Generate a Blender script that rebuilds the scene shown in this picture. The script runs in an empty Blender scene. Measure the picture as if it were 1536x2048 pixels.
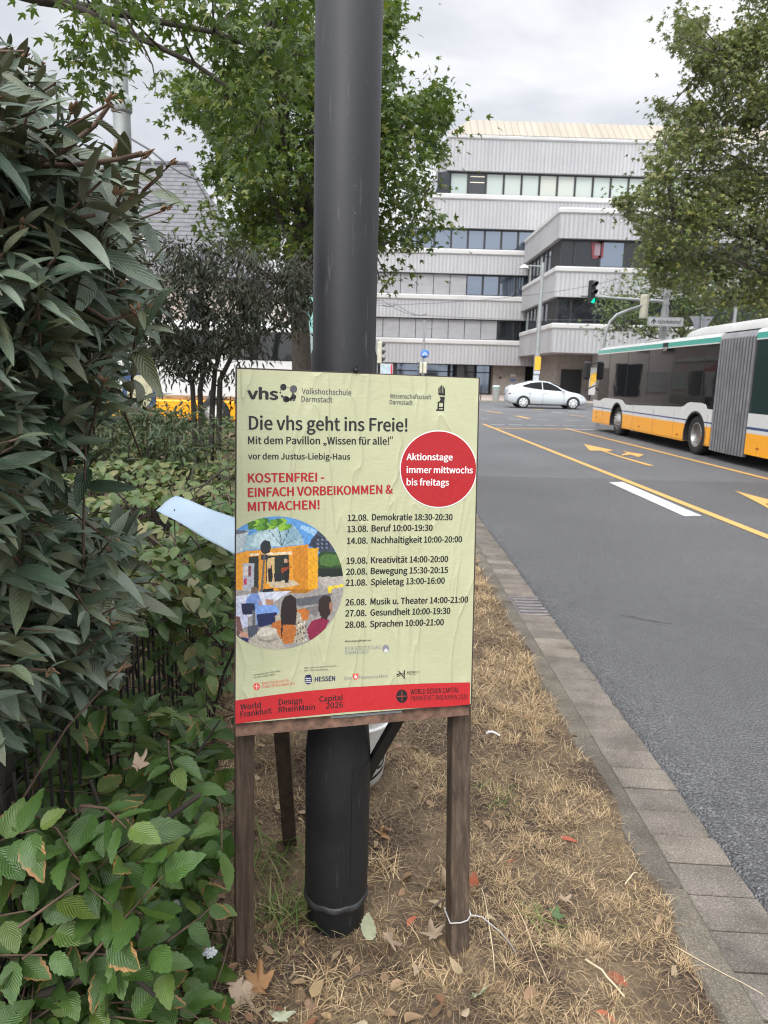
import bpy, bmesh, math, random
import numpy as np
from mathutils import Vector, Matrix
rad = math.radians
RNG = np.random.default_rng(7)
random.seed(7)
SC = bpy.context.scene
COL = SC.collection

# ------------------------------------------------------------------ camera
F, W, H, CZ = 1450., 1536, 2048, 1.65          # focal length in photo pixels, eye height in metres
_r = math.atan(.026)
_dx, _dy = 752 - W/2, -(752 - H/2)             # where the road vanishes
_xr = _dx*math.cos(_r) - _dy*math.sin(_r); _yr = _dx*math.sin(_r) + _dy*math.cos(_r)
_p = math.atan(_yr/F); _a = -math.atan(_xr/math.hypot(F, _yr))
FW = np.array([math.sin(_a)*math.cos(_p), math.cos(_a)*math.cos(_p), -math.sin(_p)])
_r0 = np.array([math.cos(_a), -math.sin(_a), 0.]); _u0 = np.cross(_r0, FW)
RT = math.cos(_r)*_r0 + math.sin(_r)*_u0
UP = -math.sin(_r)*_r0 + math.cos(_r)*_u0
CAM = np.array([0., 0., CZ])
cam = bpy.data.cameras.new('camera'); camo = bpy.data.objects.new('camera', cam); COL.objects.link(camo)
M = Matrix([[RT[i], UP[i], -FW[i], CAM[i]] for i in range(3)] + [[0, 0, 0, 1]])
camo.matrix_world = M
cam.sensor_width = 36; cam.sensor_fit = 'AUTO'; cam.lens = 36*F/H
cam.clip_start = .05; cam.clip_end = 2000
cam.dof.use_dof = True; cam.dof.focus_distance = 1.78; cam.dof.aperture_fstop = 9.0
SC.camera = camo

# measuring helpers: where a sight line of the photograph meets a real plane
def ray(x, y): return FW + RT*(x - W/2)/F - UP*(y - H/2)/F
def gnd(x, y, z=0.): d = ray(x, y); return CAM + d*(z - CZ)/d[2]
def atY(x, y, Y): d = ray(x, y); return CAM + d*Y/d[1]
def atX(x, y, X): d = ray(x, y); return CAM + d*X/d[0]
def projn(P):
    v = np.atleast_2d(P) - CAM; z = v@FW
    return np.stack([W/2 + F*(v@RT)/z, H/2 - F*(v@UP)/z], 1)
def inpoly(pts, poly):
    pts = np.atleast_2d(pts); x, y = pts[:, 0], pts[:, 1]; inside = np.zeros(len(pts), bool)
    n = len(poly)
    for i in range(n):
        x0, y0 = poly[i]; x1, y1 = poly[(i+1) % n]
        c = ((y0 > y) != (y1 > y)) & (x < (x1 - x0)*(y - y0)/((y1 - y0) or 1e-9) + x0)
        inside ^= c
    return inside
def sample_poly(poly, n, rng=RNG):
    p = np.array(poly, float); lo, hi = p.min(0), p.max(0); out = np.zeros((0, 2))
    while len(out) < n:
        q = rng.uniform(lo, hi, (max(n*2, 20), 2)); out = np.vstack([out, q[inpoly(q, poly)]])
    return out[:n]

# ------------------------------------------------------------------ world, sun, exposure
w = bpy.data.worlds.new('World'); SC.world = w; w.use_nodes = True
nt = w.node_tree; nt.nodes.clear()
out = nt.nodes.new('ShaderNodeOutputWorld')
SUN_EL, SUN_ROT = rad(44), rad(200)
sky = nt.nodes.new('ShaderNodeTexSky'); sky.sky_type = 'NISHITA'; sky.sun_disc = False
sky.sun_elevation = SUN_EL; sky.sun_rotation = SUN_ROT; sky.dust_density = 3
b1 = nt.nodes.new('ShaderNodeBackground'); b1.inputs[1].default_value = .08
nt.links.new(sky.outputs[0], b1.inputs[0])
tc = nt.nodes.new('ShaderNodeTexCoord')
mp = nt.nodes.new('ShaderNodeMapping'); mp.inputs['Scale'].default_value = (1, 1, 3.2)
mp.inputs['Location'].default_value = (.4, .2, .1)
nt.links.new(tc.outputs['Generated'], mp.inputs[0])
nz = nt.nodes.new('ShaderNodeTexNoise'); nz.inputs['Scale'].default_value = 2.6; nz.inputs['Detail'].default_value = 7
nz.inputs['Roughness'].default_value = .5; nz.inputs['Distortion'].default_value = .35
nt.links.new(mp.outputs[0], nz.inputs['Vector'])
cr = nt.nodes.new('ShaderNodeValToRGB')
cr.color_ramp.elements[0].position = .38; cr.color_ramp.elements[0].color = (.62, .645, .70, 1)
cr.color_ramp.elements[1].position = .62; cr.color_ramp.elements[1].color = (.93, .94, .965, 1)
nt.links.new(nz.outputs['Fac'], cr.inputs[0])
sep = nt.nodes.new('ShaderNodeSeparateXYZ'); nt.links.new(tc.outputs['Generated'], sep.inputs[0])
mr = nt.nodes.new('ShaderNodeMapRange')                 # an overcast dome: brighter overhead than at the horizon
mr.inputs['From Min'].default_value = .52; mr.inputs['From Max'].default_value = .85
mr.inputs['To Min'].default_value = 1.0; mr.inputs['To Max'].default_value = 2.3
nt.links.new(sep.outputs['Z'], mr.inputs['Value'])
vd = nt.nodes.new('ShaderNodeVectorMath'); vd.operation = 'DOT_PRODUCT'; nt.links.new(tc.outputs['Generated'], vd.inputs[0])   # thinner cloud round the hidden sun
vd.inputs[1].default_value = (math.sin(SUN_ROT)*math.cos(SUN_EL), math.cos(SUN_ROT)*math.cos(SUN_EL), math.sin(SUN_EL))
gl_ = nt.nodes.new('ShaderNodeMapRange'); gl_.interpolation_type = 'SMOOTHSTEP'; gl_.inputs['From Min'].default_value = .25; gl_.inputs['To Min'].default_value = 1.; gl_.inputs['To Max'].default_value = 2.4
nt.links.new(vd.outputs['Value'], gl_.inputs['Value'])
ml = nt.nodes.new('ShaderNodeMath'); ml.operation = 'MULTIPLY'; nt.links.new(mr.outputs[0], ml.inputs[0]); nt.links.new(gl_.outputs[0], ml.inputs[1])
b2 = nt.nodes.new('ShaderNodeBackground')
nt.links.new(cr.outputs[0], b2.inputs[0]); nt.links.new(ml.outputs[0], b2.inputs[1])
mx = nt.nodes.new('ShaderNodeMixShader'); mx.inputs[0].default_value = .93
nt.links.new(b1.outputs[0], mx.inputs[1]); nt.links.new(b2.outputs[0], mx.inputs[2])
nt.links.new(mx.outputs[0], out.inputs[0])
sl = bpy.data.lights.new('sun', 'SUN'); so = bpy.data.objects.new('sun', sl); COL.objects.link(so)
sl.energy = 1.5; sl.angle = rad(20); sl.color = (1, .96, .9)
_sd = Vector((math.sin(SUN_ROT)*math.cos(SUN_EL), math.cos(SUN_ROT)*math.cos(SUN_EL), math.sin(SUN_EL)))
so.rotation_euler = _sd.to_track_quat('Z', 'Y').to_euler()
SC.view_settings.view_transform = 'Standard'; SC.view_settings.look = 'None'
SC.render.engine = 'CYCLES'; SC.cycles.filter_width = 1.1
SC.view_settings.exposure = 0.25; SC.view_settings.gamma = 1; SC.view_settings.use_curve_mapping = False

# ------------------------------------------------------------------ materials
def srgb(r, g, b):
    f = lambda c: (c/255/12.92) if c/255 <= .04045 else ((c/255 + .055)/1.055)**2.4
    return (f(r), f(g), f(b), 1)
class NT:
    def __init__(s, name):
        s.m = bpy.data.materials.new(name); s.m.use_nodes = True; s.t = s.m.node_tree
        s.b = s.t.nodes['Principled BSDF']
    def n(s, typ, **kw):
        nd = s.t.nodes.new('ShaderNode' + typ)
        for k, v in kw.items():
            if k.startswith('_'): setattr(nd, k[1:], v)
            else: nd.inputs[k.replace('_', ' ')].default_value = v
        return nd
    def l(s, a, b): s.t.links.new(a, b)
    def coord(s, kind='Object', scale=(1, 1, 1)):
        t = s.n('TexCoord'); m = s.n('Mapping'); m.inputs['Scale'].default_value = scale
        s.l(t.outputs[kind], m.inputs[0]); return m.outputs[0]
    def noise(s, vec, scale, detail=4, rough=.55, dist=0.):
        q = s.n('TexNoise', Scale=scale, Detail=detail, Roughness=rough, Distortion=dist); s.l(vec, q.inputs['Vector']); return q.outputs['Fac']
    def ramp(s, fac, stops):
        r = s.n('ValToRGB'); e = r.color_ramp.elements
        while len(e) < len(stops): e.new(.5)
        for el, (p, c) in zip(e, stops): el.position = p; el.color = c if len(c) == 4 else (*c, 1)
        s.l(fac, r.inputs[0]); return r.outputs[0]
    def mix(s, fac, a, b, mode='MIX'):
        q = s.n('Mix', _data_type='RGBA', _blend_type=mode)
        for sock, v in ((q.inputs[0], fac), (q.inputs[6], a), (q.inputs[7], b)):
            if hasattr(v, 'is_linked') or hasattr(v, 'links'): s.l(v, sock)
            else: sock.default_value = v
        return q.outputs[2]
    def math(s, op, a, b=0., c=None):
        q = s.n('Math', _operation=op)
        for i, v in enumerate((a, b) if c is None else (a, b, c)):
            if hasattr(v, 'links'): s.l(v, q.inputs[i])
            else: q.inputs[i].default_value = v
        return q.outputs[0]
    def bump(s, h, strength=.3, dist=.01):
        q = s.n('Bump', Strength=strength, Distance=dist); s.l(h, q.inputs['Height']); s.l(q.outputs[0], s.b.inputs['Normal']); return q
    def set(s, **kw):
        for k, v in kw.items():
            sock = s.b.inputs[k.replace('_', ' ')]
            if hasattr(v, 'links'): s.l(v, sock)
            else: sock.default_value = v
        return s
def plain(name, c, rough=.5, metal=0., var=.12, vscale=6., bump=0., bscale=60., spec=.5, coat=0.):
    k = NT(name); v = k.coord()
    n = k.noise(v, vscale, 5)
    d = tuple(x*(1 - var) for x in c[:3]) + (1,); e = tuple(min(1, x*(1 + var)) for x in c[:3]) + (1,)
    k.set(Base_Color=k.ramp(n, [(.3, d), (.7, e)]), Roughness=k.math('MULTIPLY_ADD', n, .25, rough - .12), Metallic=metal, Specular_IOR_Level=spec)
    if coat: k.set(Coat_Weight=coat, Coat_Roughness=.08)
    if bump: k.bump(k.noise(v, bscale, 4), bump, .004)
    return k.m
def glass(name, c=(.02, .025, .03, 1), rough=.05, spec=.9):
    k = NT(name); v = k.coord()
    k.set(Base_Color=c, Roughness=rough, Specular_IOR_Level=spec); k.bump(k.noise(v, .8, 2), .04, .05); return k.m

# ------------------------------------------------------------------ mesh builder
class MB:
    def __init__(s): s.v = []; s.f = []; s.mi = []; s.sm = []; s.subs = []
    def add(s, vs, fs, mi=0, smooth=False):
        o = len(s.v); s.v += [tuple(map(float, p)) for p in vs]
        for f in fs: s.f.append([i + o for i in f]); s.mi.append(mi); s.sm.append(smooth)
        return s
    def box(s, lo, hi, mi=0, M=None):
        x0, y0, z0 = lo; x1, y1, z1 = hi
        vs = [(x0, y0, z0), (x1, y0, z0), (x1, y1, z0), (x0, y1, z0), (x0, y0, z1), (x1, y0, z1), (x1, y1, z1), (x0, y1, z1)]
        if M is not None: vs = [M(p) for p in vs]
        return s.add(vs, [(0, 3, 2, 1), (4, 5, 6, 7), (0, 1, 5, 4), (1, 2, 6, 5), (2, 3, 7, 6), (3, 0, 4, 7)], mi)
    def bbox(s, lo, hi, b=.01, mi=0, M=None):
        """box with chamfered edges"""
        x0, y0, z0 = lo; x1, y1, z1 = hi; b = min(b, (x1-x0)/2.01, (y1-y0)/2.01, (z1-z0)/2.01)
        vs = []; idx = {}
        for i in (0, 1):
            for j in (0, 1):
                for k in (0, 1):
                    X, Y, Z = (x0, x1)[i], (y0, y1)[j], (z0, z1)[k]
                    sx, sy, sz = (1, -1)[i]*b, (1, -1)[j]*b, (1, -1)[k]*b
                    for a, p in enumerate(((X, Y+sy, Z+sz), (X+sx, Y, Z+sz), (X+sx, Y+sy, Z))): idx[i, j, k, a] = len(vs); vs.append(p)
        if M is not None: vs = [M(p) for p in vs]
        fs = []
        q = idx
        for i in (0, 1):
            fs.append([q[i, 0, 0, 0], q[i, 1, 0, 0], q[i, 1, 1, 0], q[i, 0, 1, 0]][::1 if i else -1])
            fs.append([q[0, i, 0, 1], q[1, i, 0, 1], q[1, i, 1, 1], q[0, i, 1, 1]][::-1 if i else 1])
            fs.append([q[0, 0, i, 2], q[1, 0, i, 2], q[1, 1, i, 2], q[0, 1, i, 2]][::1 if i else -1])
        for i in (0, 1):
            for j in (0, 1):
                fs.append([q[i, j, 0, 0], q[i, j, 1, 0], q[i, j, 1, 1], q[i, j, 0, 1]])
                fs.append([q[i, 0, j, 0], q[i, 1, j, 0], q[i, 1, j, 2], q[i, 0, j, 2]])
                fs.append([q[0, i, j, 1], q[1, i, j, 1], q[1, i, j, 2], q[0, i, j, 2]])
                for k in (0, 1): fs.append([q[i, j, k, 0], q[i, j, k, 1], q[i, j, k, 2]])
        return s.add(vs, fs, mi)
    def prism(s, poly, fn, d0, d1, mi=0):
        """polygon (u,v) extruded between depths d0 and d1; fn(u,v,d)->xyz"""
        n = len(poly)
        vs = [fn(u, v, d0) for u, v in poly] + [fn(u, v, d1) for u, v in poly]
        fs = [list(range(n)), list(range(2*n - 1, n - 1, -1))] + [(i, i + n, (i+1) % n + n, (i+1) % n) for i in range(n)]
        return s.add(vs, fs, mi)
    def tube(s, pts, rs, n=8, mi=0, cap=True):
        pts = [np.array(p, float) for p in pts]
        if np.isscalar(rs): rs = [rs]*len(pts)
        vs = []; N = len(pts); ref = None
        for i, p in enumerate(pts):
            t = pts[min(i+1, N-1)] - pts[max(i-1, 0)]; t = t/(np.linalg.norm(t) + 1e-12)
            if ref is None: ref = np.array([1., 0, 0]) if abs(t[0]) < .9 else np.array([0, 1., 0])
            a = ref - t*(ref@t); a /= np.linalg.norm(a) + 1e-12; b = np.cross(t, a); ref = a
            for k in range(n):
                q = 2*math.pi*k/n; vs.append(p + rs[i]*(a*math.cos(q) + b*math.sin(q)))
        fs = [(i*n + k, i*n + (k+1) % n, (i+1)*n + (k+1) % n, (i+1)*n + k) for i in range(N-1) for k in range(n)]
        s.add(vs, fs, mi, True)
        if cap: s.add([vs[k] for k in range(n)], [list(range(n))[::-1]], mi); s.add(vs[-n:], [list(range(n))], mi)
        return s
    def lathe(s, prof, n=24, mi=0, fn=None, smooth=True):
        """profile (r,z) turned about the local z axis; fn maps to world"""
        vs = []
        for r, z in prof:
            for k in range(n):
                q = 2*math.pi*k/n; p = (r*math.cos(q), r*math.sin(q), z); vs.append(fn(p) if fn else p)
        fs = [(i*n + k, i*n + (k+1) % n, (i+1)*n + (k+1) % n, (i+1)*n + k) for i in range(len(prof)-1) for k in range(n)]
        fs += [list(range(n))[::-1], [(len(prof)-1)*n + k for k in range(n)]]
        return s.add(vs, fs, mi, smooth)
    def build(s, name, mats, parent=None):
        if s.subs:
            for q in s.subs: r = q.build(name, mats, parent)
            if not s.v: return r
        me = bpy.data.meshes.new(name); me.from_pydata(s.v, [], s.f)
        if not isinstance(mats, (list, tuple)): mats = [mats]
        for m in mats: me.materials.append(m)
        me.polygons.foreach_set('material_index', s.mi); me.polygons.foreach_set('use_smooth', s.sm)
        bm = bmesh.new(); bm.from_mesh(me); bmesh.ops.recalc_face_normals(bm, faces=bm.faces); bm.to_mesh(me); bm.free()
        me.update(); o = bpy.data.objects.new(name, me); COL.objects.link(o)
        if parent: o.parent = parent; o.matrix_parent_inverse = world_of(parent).inverted()
        return o
def world_of(o):
    m = o.matrix_basis.copy()
    return world_of(o.parent) @ o.matrix_parent_inverse @ m if o.parent else m
def tag(o, label=None, cat=None, group=None, kind=None):
    if label: o['label'] = label
    if cat: o['category'] = cat
    if group: o['group'] = group
    if kind: o['kind'] = kind
    return o
def thing(name, label, cat, loc=(0, 0, 0), rz=0., group=None):
    o = bpy.data.objects.new(name, None); COL.objects.link(o); o.location = loc; o.rotation_euler = (0, 0, rz)
    o.empty_display_size = .2
    return tag(o, label, cat, group)
def struct(o): o['kind'] = 'structure'; return o

# many leaves in one mesh: every leaf a copy of a small template, with uv and a random value per leaf
def nrm(a): return a/(np.linalg.norm(a, axis=-1, keepdims=True) + 1e-12)
def leaf_mesh(name, tmpl, P, A, N, S, mat, parent=None, smooth=True, rng=RNG, curl=.15):
    V, T, UV = tmpl; V = np.asarray(V, float); T = np.asarray(T); n, k = len(P), len(V)
    A = nrm(A); X = nrm(np.cross(A, N)); Z = np.cross(X, A)
    S = np.broadcast_to(np.asarray(S, float).reshape(-1, 1, 1), (n, 1, 1))
    v = np.repeat(V[None], n, 0)
    cv = rng.normal(0, curl, (n, 1)); v[:, :, 2] += cv*v[:, :, 1]**2*.8 + rng.normal(0, curl, (n, 1))*np.abs(v[:, :, 0])
    v[:, :, 0] += rng.normal(0, curl*.5, (n, 1))*v[:, :, 1]**2
    Q = P[:, None] + S*(v[:, :, :1]*X[:, None] + v[:, :, 1:2]*A[:, None] + v[:, :, 2:3]*Z[:, None])
    me = bpy.data.meshes.new(name)
    faces = (T[None] + (np.arange(n)*k)[:, None, None]).reshape(-1, T.shape[1])
    nf = len(faces); fl = T.shape[1]
    me.vertices.add(n*k); me.vertices.foreach_set('co', Q.reshape(-1).astype(np.float32))
    me.loops.add(nf*fl); me.loops.foreach_set('vertex_index', faces.reshape(-1).astype(np.int32))
    me.polygons.add(nf); me.polygons.foreach_set('loop_start', (np.arange(nf)*fl).astype(np.int32))
    uvl = me.uv_layers.new(name='UVMap'); uvs = np.tile(np.asarray(UV, np.float32), (n, 1))[faces.reshape(-1)]
    uvl.data.foreach_set('uv', uvs.reshape(-1))
    at = me.attributes.new('rnd', 'FLOAT', 'POINT'); at.data.foreach_set('value', np.repeat(rng.random(n), k).astype(np.float32))
    me.polygons.foreach_set('use_smooth', np.full(nf, smooth))
    me.materials.append(mat); me.update(calc_edges=True); me.validate()
    o = bpy.data.objects.new(name, me); COL.objects.link(o)
    if parent: o.parent = parent; o.matrix_parent_inverse = world_of(parent).inverted()
    return o

def t_strip(rows, wfn, ncol=5, droop=.25, fold=.25, serr=0., wave=0.):
    """leaf blade as a grid: midrib fold, droop, optional toothed edge"""
    V, UV, T = [], [], []
    for i in range(rows + 1):
        t = i/rows; hw = wfn(t)
        for j in range(ncol):
            u = (j/(ncol-1))*2 - 1; x = u*hw
            if serr and abs(u) == 1: x *= 1 + (serr if i % 2 else -serr)
            y = t + (serr*.25*(1 if i % 2 else 0) if abs(u) == 1 else 0)
            z = -droop*t*t + fold*abs(x) + wave*math.sin(t*22)*abs(u)
            V.append((x, y, z)); UV.append(((u+1)/2, t))
    for i in range(rows):
        for j in range(ncol-1):
            a = i*ncol + j; T += [(a, a+1, a+ncol), (a+1, a+ncol+1, a+ncol)]
    return V, T, UV
T_LANCE = t_strip(7, lambda t: .128*math.sin(math.pi*min(1, t**.8*1.0))**.75 + .004, 5, .28, .35)
T_OVATE = t_strip(12, lambda t: .30*(math.sin(math.pi*min(1., t**.72))**.8) + .004, 5, .18, .22, .07, .012)
T_OVATE_S = t_strip(5, lambda t: .30*(math.sin(math.pi*min(1., t**.72))**.8) + .004, 3, .2, .25)
T_LANCE_S = t_strip(3, lambda t: .13*math.sin(math.pi*min(1, t**.85)) + .004, 3, .3, .4)
def t_maple(full=True):
    lobes = [(-118, .42), (-58, .82), (0, 1.0), (58, .82), (118, .42)]; pts = [(0, 0)]
    out = []
    for i, (a, r) in enumerate(lobes):
        a = rad(a); n = lambda q, rr: (math.sin(q)*rr, math.cos(q)*rr)
        if full: out += [n(a - .24, r*.62), n(a - .17, r*.80), n(a, r), n(a + .17, r*.80), n(a + .24, r*.62)]
        else: out += [n(a - .16, r*.68), n(a, r), n(a + .16, r*.68)]
        if i < 4: b = rad((lobes[i][0] + lobes[i+1][0])/2); out.append(n(b, .40))
    V = [(0, .42, 0)] + [(x*.62, .42 + y*.58 if False else .38 + y*.62, -.16*(x*x + y*y) + .05*abs(x)) for x, y in out] + [(0, .25, 0)]
    n = len(V); T = [(0, i+1, i) for i in range(1, n-1)] + [(0, 1, n-1)]
    UV = [(x + .5, y) for x, y, z in V]
    return V, T, UV
T_MAPLE = t_maple(True); T_MAPLE_S = t_maple(False)

def leaf_mat(name, cols, rough=.45, back=None, veins=0, vang=.9, trans=.25, edge=None, spec=.5, veinlight=1.35, coat=0.):
    """cols: list of base colours picked per leaf; veins: side-vein count drawn from the blade's own uv"""
    k = NT(name); a = k.n('Attribute', _attribute_name='rnd')
    n = len(cols); col = k.ramp(a.outputs['Fac'], [((i + .0)/max(1, n-1), c) for i, c in enumerate(cols)])
    v = k.coord()
    col = k.mix(.5, col, k.mix(1., col, k.ramp(k.noise(v, 30, 3), [(.3, (.7, .7, .7, 1)), (.7, (1.25, 1.25, 1.2, 1))]), 'MULTIPLY'))
    if edge:
        uvx = k.n('UVMap'); s_ = k.n('SeparateXYZ'); k.l(uvx.outputs[0], s_.inputs[0])
        e_ = k.math('ABSOLUTE', k.math('SUBTRACT', s_.outputs[0], .5))
        e_ = k.math('ADD', k.math('MULTIPLY', e_, 1.3), k.math('MULTIPLY', s_.outputs[1], .45))
        e_ = k.math('ADD', e_, k.math('MULTIPLY', k.math('SUBTRACT', k.noise(v, 45, 3), .5), .7))
        which = k.math('GREATER_THAN', k.math('FRACT', k.math('MULTIPLY', a.outputs['Fac'], 7.31)), 1 - edge[1])
        m_ = k.math('MULTIPLY', k.ramp(e_, [(.72, (0, 0, 0, 1)), (.86, (1, 1, 1, 1))]), which)
        col = k.mix(m_, col, edge[0])
    if veins:
        uv = k.n('UVMap'); s = k.n('SeparateXYZ'); k.l(uv.outputs[0], s.inputs[0])
        au = k.math('ABSOLUTE', k.math('SUBTRACT', s.outputs[0], .5))
        ph = k.math('SUBTRACT', s.outputs[1], k.math('MULTIPLY', au, vang*.55))
        sv = k.math('SINE', k.math('MULTIPLY', ph, veins*6.283))
        line = k.math('POWER', k.math('MULTIPLY_ADD', sv, .5, .5), 6.)
        mid = k.math('LESS_THAN', au, .022)
        vn = k.math('MAXIMUM', line, mid)
        col = k.mix(k.math('MULTIPLY', vn, .55), col, k.mix(1., col, (veinlight, veinlight, veinlight*.95, 1), 'MULTIPLY'))
        hgt = k.math('SUBTRACT', k.math('MULTIPLY', sv, .5), k.math('MULTIPLY', mid, 1.))
        k.bump(hgt, .40, .003)
    if back:
        g = k.n('NewGeometry'); col = k.mix(g.outputs['Backfacing'], col, back)
    k.set(Base_Color=col, Roughness=rough, Specular_IOR_Level=spec)
    if coat: k.set(Coat_Weight=coat, Coat_Roughness=.3)
    tr = k.n('BsdfTranslucent'); k.l(k.mix(1., col, (1.3, 1.5, .5, 1), 'MULTIPLY'), tr.inputs[0])
    ms = k.n('MixShader', ); ms.inputs[0].default_value = trans
    k.l(k.b.outputs[0], ms.inputs[1]); k.l(tr.outputs[0], ms.inputs[2])
    k.l(ms.outputs[0], k.t.nodes['Material Output'].inputs[0])
    return k.m

# lettering: a text made into a flat mesh, laid out by its two baseline ends and its cap height
FONT = None
try:       # the interface typeface that ships inside Blender; without it the built-in letters are used
    import os
    FONT = bpy.data.fonts.load(os.path.join(bpy.utils.system_resource('DATAFILES'), 'fonts', 'Noto Sans CJK Regular.woff2'))
except Exception: FONT = None
def text_mesh(s, bold=0.):
    cu = bpy.data.curves.new('tmp', 'FONT'); cu.font = FONT or cu.font; cu.body = s; cu.size = 1; cu.resolution_u = 3
    o = bpy.data.objects.new('tmp', cu); COL.objects.link(o)
    dg = bpy.context.evaluated_depsgraph_get(); e = o.evaluated_get(dg); me = e.to_mesh()
    v = np.array([p.co[:] for p in me.vertices]); f = [list(p.vertices) for p in me.polygons]
    e.to_mesh_clear(); bpy.data.objects.remove(o); bpy.data.curves.remove(cu)
    return v, f
CAPH = None; BOLD_LIFT = 1.
def add_text(mb, s, fn, L, R, cap, bold=0., mi=0):
    """fn(u,v)->xyz; L,R: baseline ends in (u,v); cap: cap height in the same unit"""
    global CAPH
    if CAPH is None: CAPH = text_mesh('H')[0][:, 1].max()
    v, f = text_mesh(s, bold)
    x0, x1 = v[:, 0].min(), v[:, 0].max(); L = np.array(L, float); R = np.array(R, float); d = R - L
    up = np.array([-d[1], d[0]])/np.linalg.norm(d)
    ux = d/np.linalg.norm(d); w_ = bold*cap*1.25; pos = L + np.outer((v[:, 0] - x0)/(x1 - x0), d) + np.outer(v[:, 1], up*cap/CAPH)
    offs = [(0, 0)] if bold <= .001 else [(0, 0), (w_, 0), (-w_, 0), (0, w_*.6), (0, -w_*.6)]
    p0 = np.array(fn(*L)); nn = nrm(np.cross(np.array(fn(*(L + ux*.01))) - p0, np.array(fn(*(L + up*.01))) - p0))   # faces the reader: each pass of the heavier stroke a hair apart
    for j, (a_, b_) in enumerate(offs):
        q = pos + ux*a_ + up*b_; vs = [np.array(fn(*t_)) + nn*.00004*j*BOLD_LIFT for t_ in q]; mb.add(vs, f, mi)
# ================================================================== SETTING: ground, road, kerb, markings
def asphalt_mat(name, base, patch=False):
    k = NT(name); v = k.coord()
    big = k.noise(v, .35, 4); mid = k.noise(v, 9, 4); fine = k.n('TexVoronoi', Scale=85.); k.l(v, fine.inputs['Vector'])
    f2 = k.noise(v, 105, 4, .75)
    c = k.ramp(f2, [(.36, tuple(x*.30 for x in base)), (.52, base), (.66, tuple(x*2.5 for x in base))])
    c = k.mix(1., c, k.ramp(big, [(.3, (.82, .82, .82, 1)), (.7, (1.15, 1.15, 1.15, 1))]), 'MULTIPLY')
    c = k.mix(.5, c, k.mix(1., c, k.ramp(mid, [(.3, (.75, .75, .75, 1)), (.7, (1.2, 1.2, 1.2, 1))]), 'MULTIPLY'))
    if patch:      # the resurfacing seam across the carriageway; older, paler asphalt beyond it
        s = k.n('SeparateXYZ'); k.l(v, s.inputs[0])
        y = k.math('ADD', s.outputs[1], k.math('MULTIPLY', k.math('SUBTRACT', k.noise(v, 2.5, 3), .5), .25))
        old = k.math('GREATER_THAN', y, 12.4)
        c = k.mix(old, c, k.mix(1., c, (1.28, 1.29, 1.3, 1), 'MULTIPLY'))
    k.set(Base_Color=c, Roughness=k.math('MULTIPLY_ADD', mid, .18, .52), Specular_IOR_Level=.5)
    h = k.math('ADD', k.math('MULTIPLY', fine.outputs['Distance'], 1.2), k.math('MULTIPLY', f2, .8))
    k.bump(h, 1., .012)
    return k.m
M_ASPH = asphalt_mat('asphalt', (.100, .100, .103), True)
g = MB()
xs = [-220, -60, -20, 1.287, 8, 20, 60, 220]; ys = [-40, 0, 10, 20, 30, 52.4, 120, 260]
g.add([(x, y, 0) for y in ys for x in xs], [(j*8 + i, j*8 + i + 1, j*8 + i + 9, j*8 + i + 8) for j in range(7) for i in range(7)])
road = struct(g.build('road', M_ASPH)); road['label'] = 'dark grey asphalt road running to the junction'

# pavement beyond the junction
k = NT('paving'); v = k.coord(scale=(1, 1, 1)); br = k.n('TexBrick', Scale=1.6); k.l(v, br.inputs['Vector'])
br.inputs['Color1'].default_value = (.33, .26, .22, 1); br.inputs['Color2'].default_value = (.38, .30, .26, 1); br.inputs['Mortar'].default_value = (.2, .17, .15, 1)
k.set(Base_Color=k.mix(.5, br.outputs[0], k.ramp(k.noise(v, .8), [(.3, (.28, .23, .2, 1)), (.7, (.42, .35, .31, 1))])), Roughness=.8)
g = MB().bbox((-120, 52.6, -.2), (160, 100, .13), .03)
pv = struct(g.build('pavement', k.m)); pv['label'] = 'reddish grey pavement in front of the concrete building'
M_KERB = plain('kerb_concrete', (.23, .215, .19, 1), .85, var=.25, vscale=9, bump=.4, bscale=120)
g = MB()
x = -60.
while x < 90: g.bbox((x, 52.42, -.2), (x + .99, 52.6, .145), .02); x += 1.
struct(g.build('far_kerb', M_KERB))
g = MB().bbox((11.9, -10, -.2), (16, 33, .12), .03)      # traffic island behind the bus
struct(g.build('island_pavement', k.m))

# verge: dry soil, a shallow mound that falls to the kerb
def zv(x, y):
    base = .045 + .05*np.clip((.95 - x)/.6, 0, 1)
    return base + .010*np.sin(x*7 + y*3) + .008*np.sin(x*13 - y*9 + 1) + .006*np.sin(y*17 + x*5)
k = NT('soil'); v = k.coord()
n1 = k.noise(v, 3.2, 5); n2 = k.noise(v, 55, 5, .7); n3 = k.noise(v, 14, 4)
c = k.ramp(n2, [(.3, (.030, .021, .015, 1)), (.55, (.080, .058, .042, 1)), (.75, (.16, .12, .09, 1))])
c = k.mix(k.ramp(n1, [(.45, (0, 0, 0, 1)), (.62, (1, 1, 1, 1))]), c, k.ramp(n3, [(.3, (.12, .088, .058, 1)), (.7, (.22, .165, .105, 1))]))
k.set(Base_Color=c, Roughness=.95, Specular_IOR_Level=.2); k.bump(k.math('ADD', n2, n3), .9, .02)
M_SOIL = k.m
g = MB(); nx, ny = 60, 150
X = np.concatenate([np.linspace(-9, -1.4, 14), np.linspace(-1.2, .955, 46)]); Y = np.concatenate([np.linspace(-1, 6, 100), np.linspace(6.3, 24.5, 50)])
vs = [(x + (.02*math.sin(y*5) + .015*math.sin(y*13) if i == 59 else 0), y, float(zv(x, y))) for y in Y for i, x in enumerate(X)]
g.add(vs, [(j*60 + i, j*60 + i + 1, j*60 + i + 61, j*60 + i + 60) for j in range(149) for i in range(59)], 0, True)
vg = struct(g.build('verge', M_SOIL)); vg['label'] = 'brown soil verge between hedge and kerb'

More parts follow.
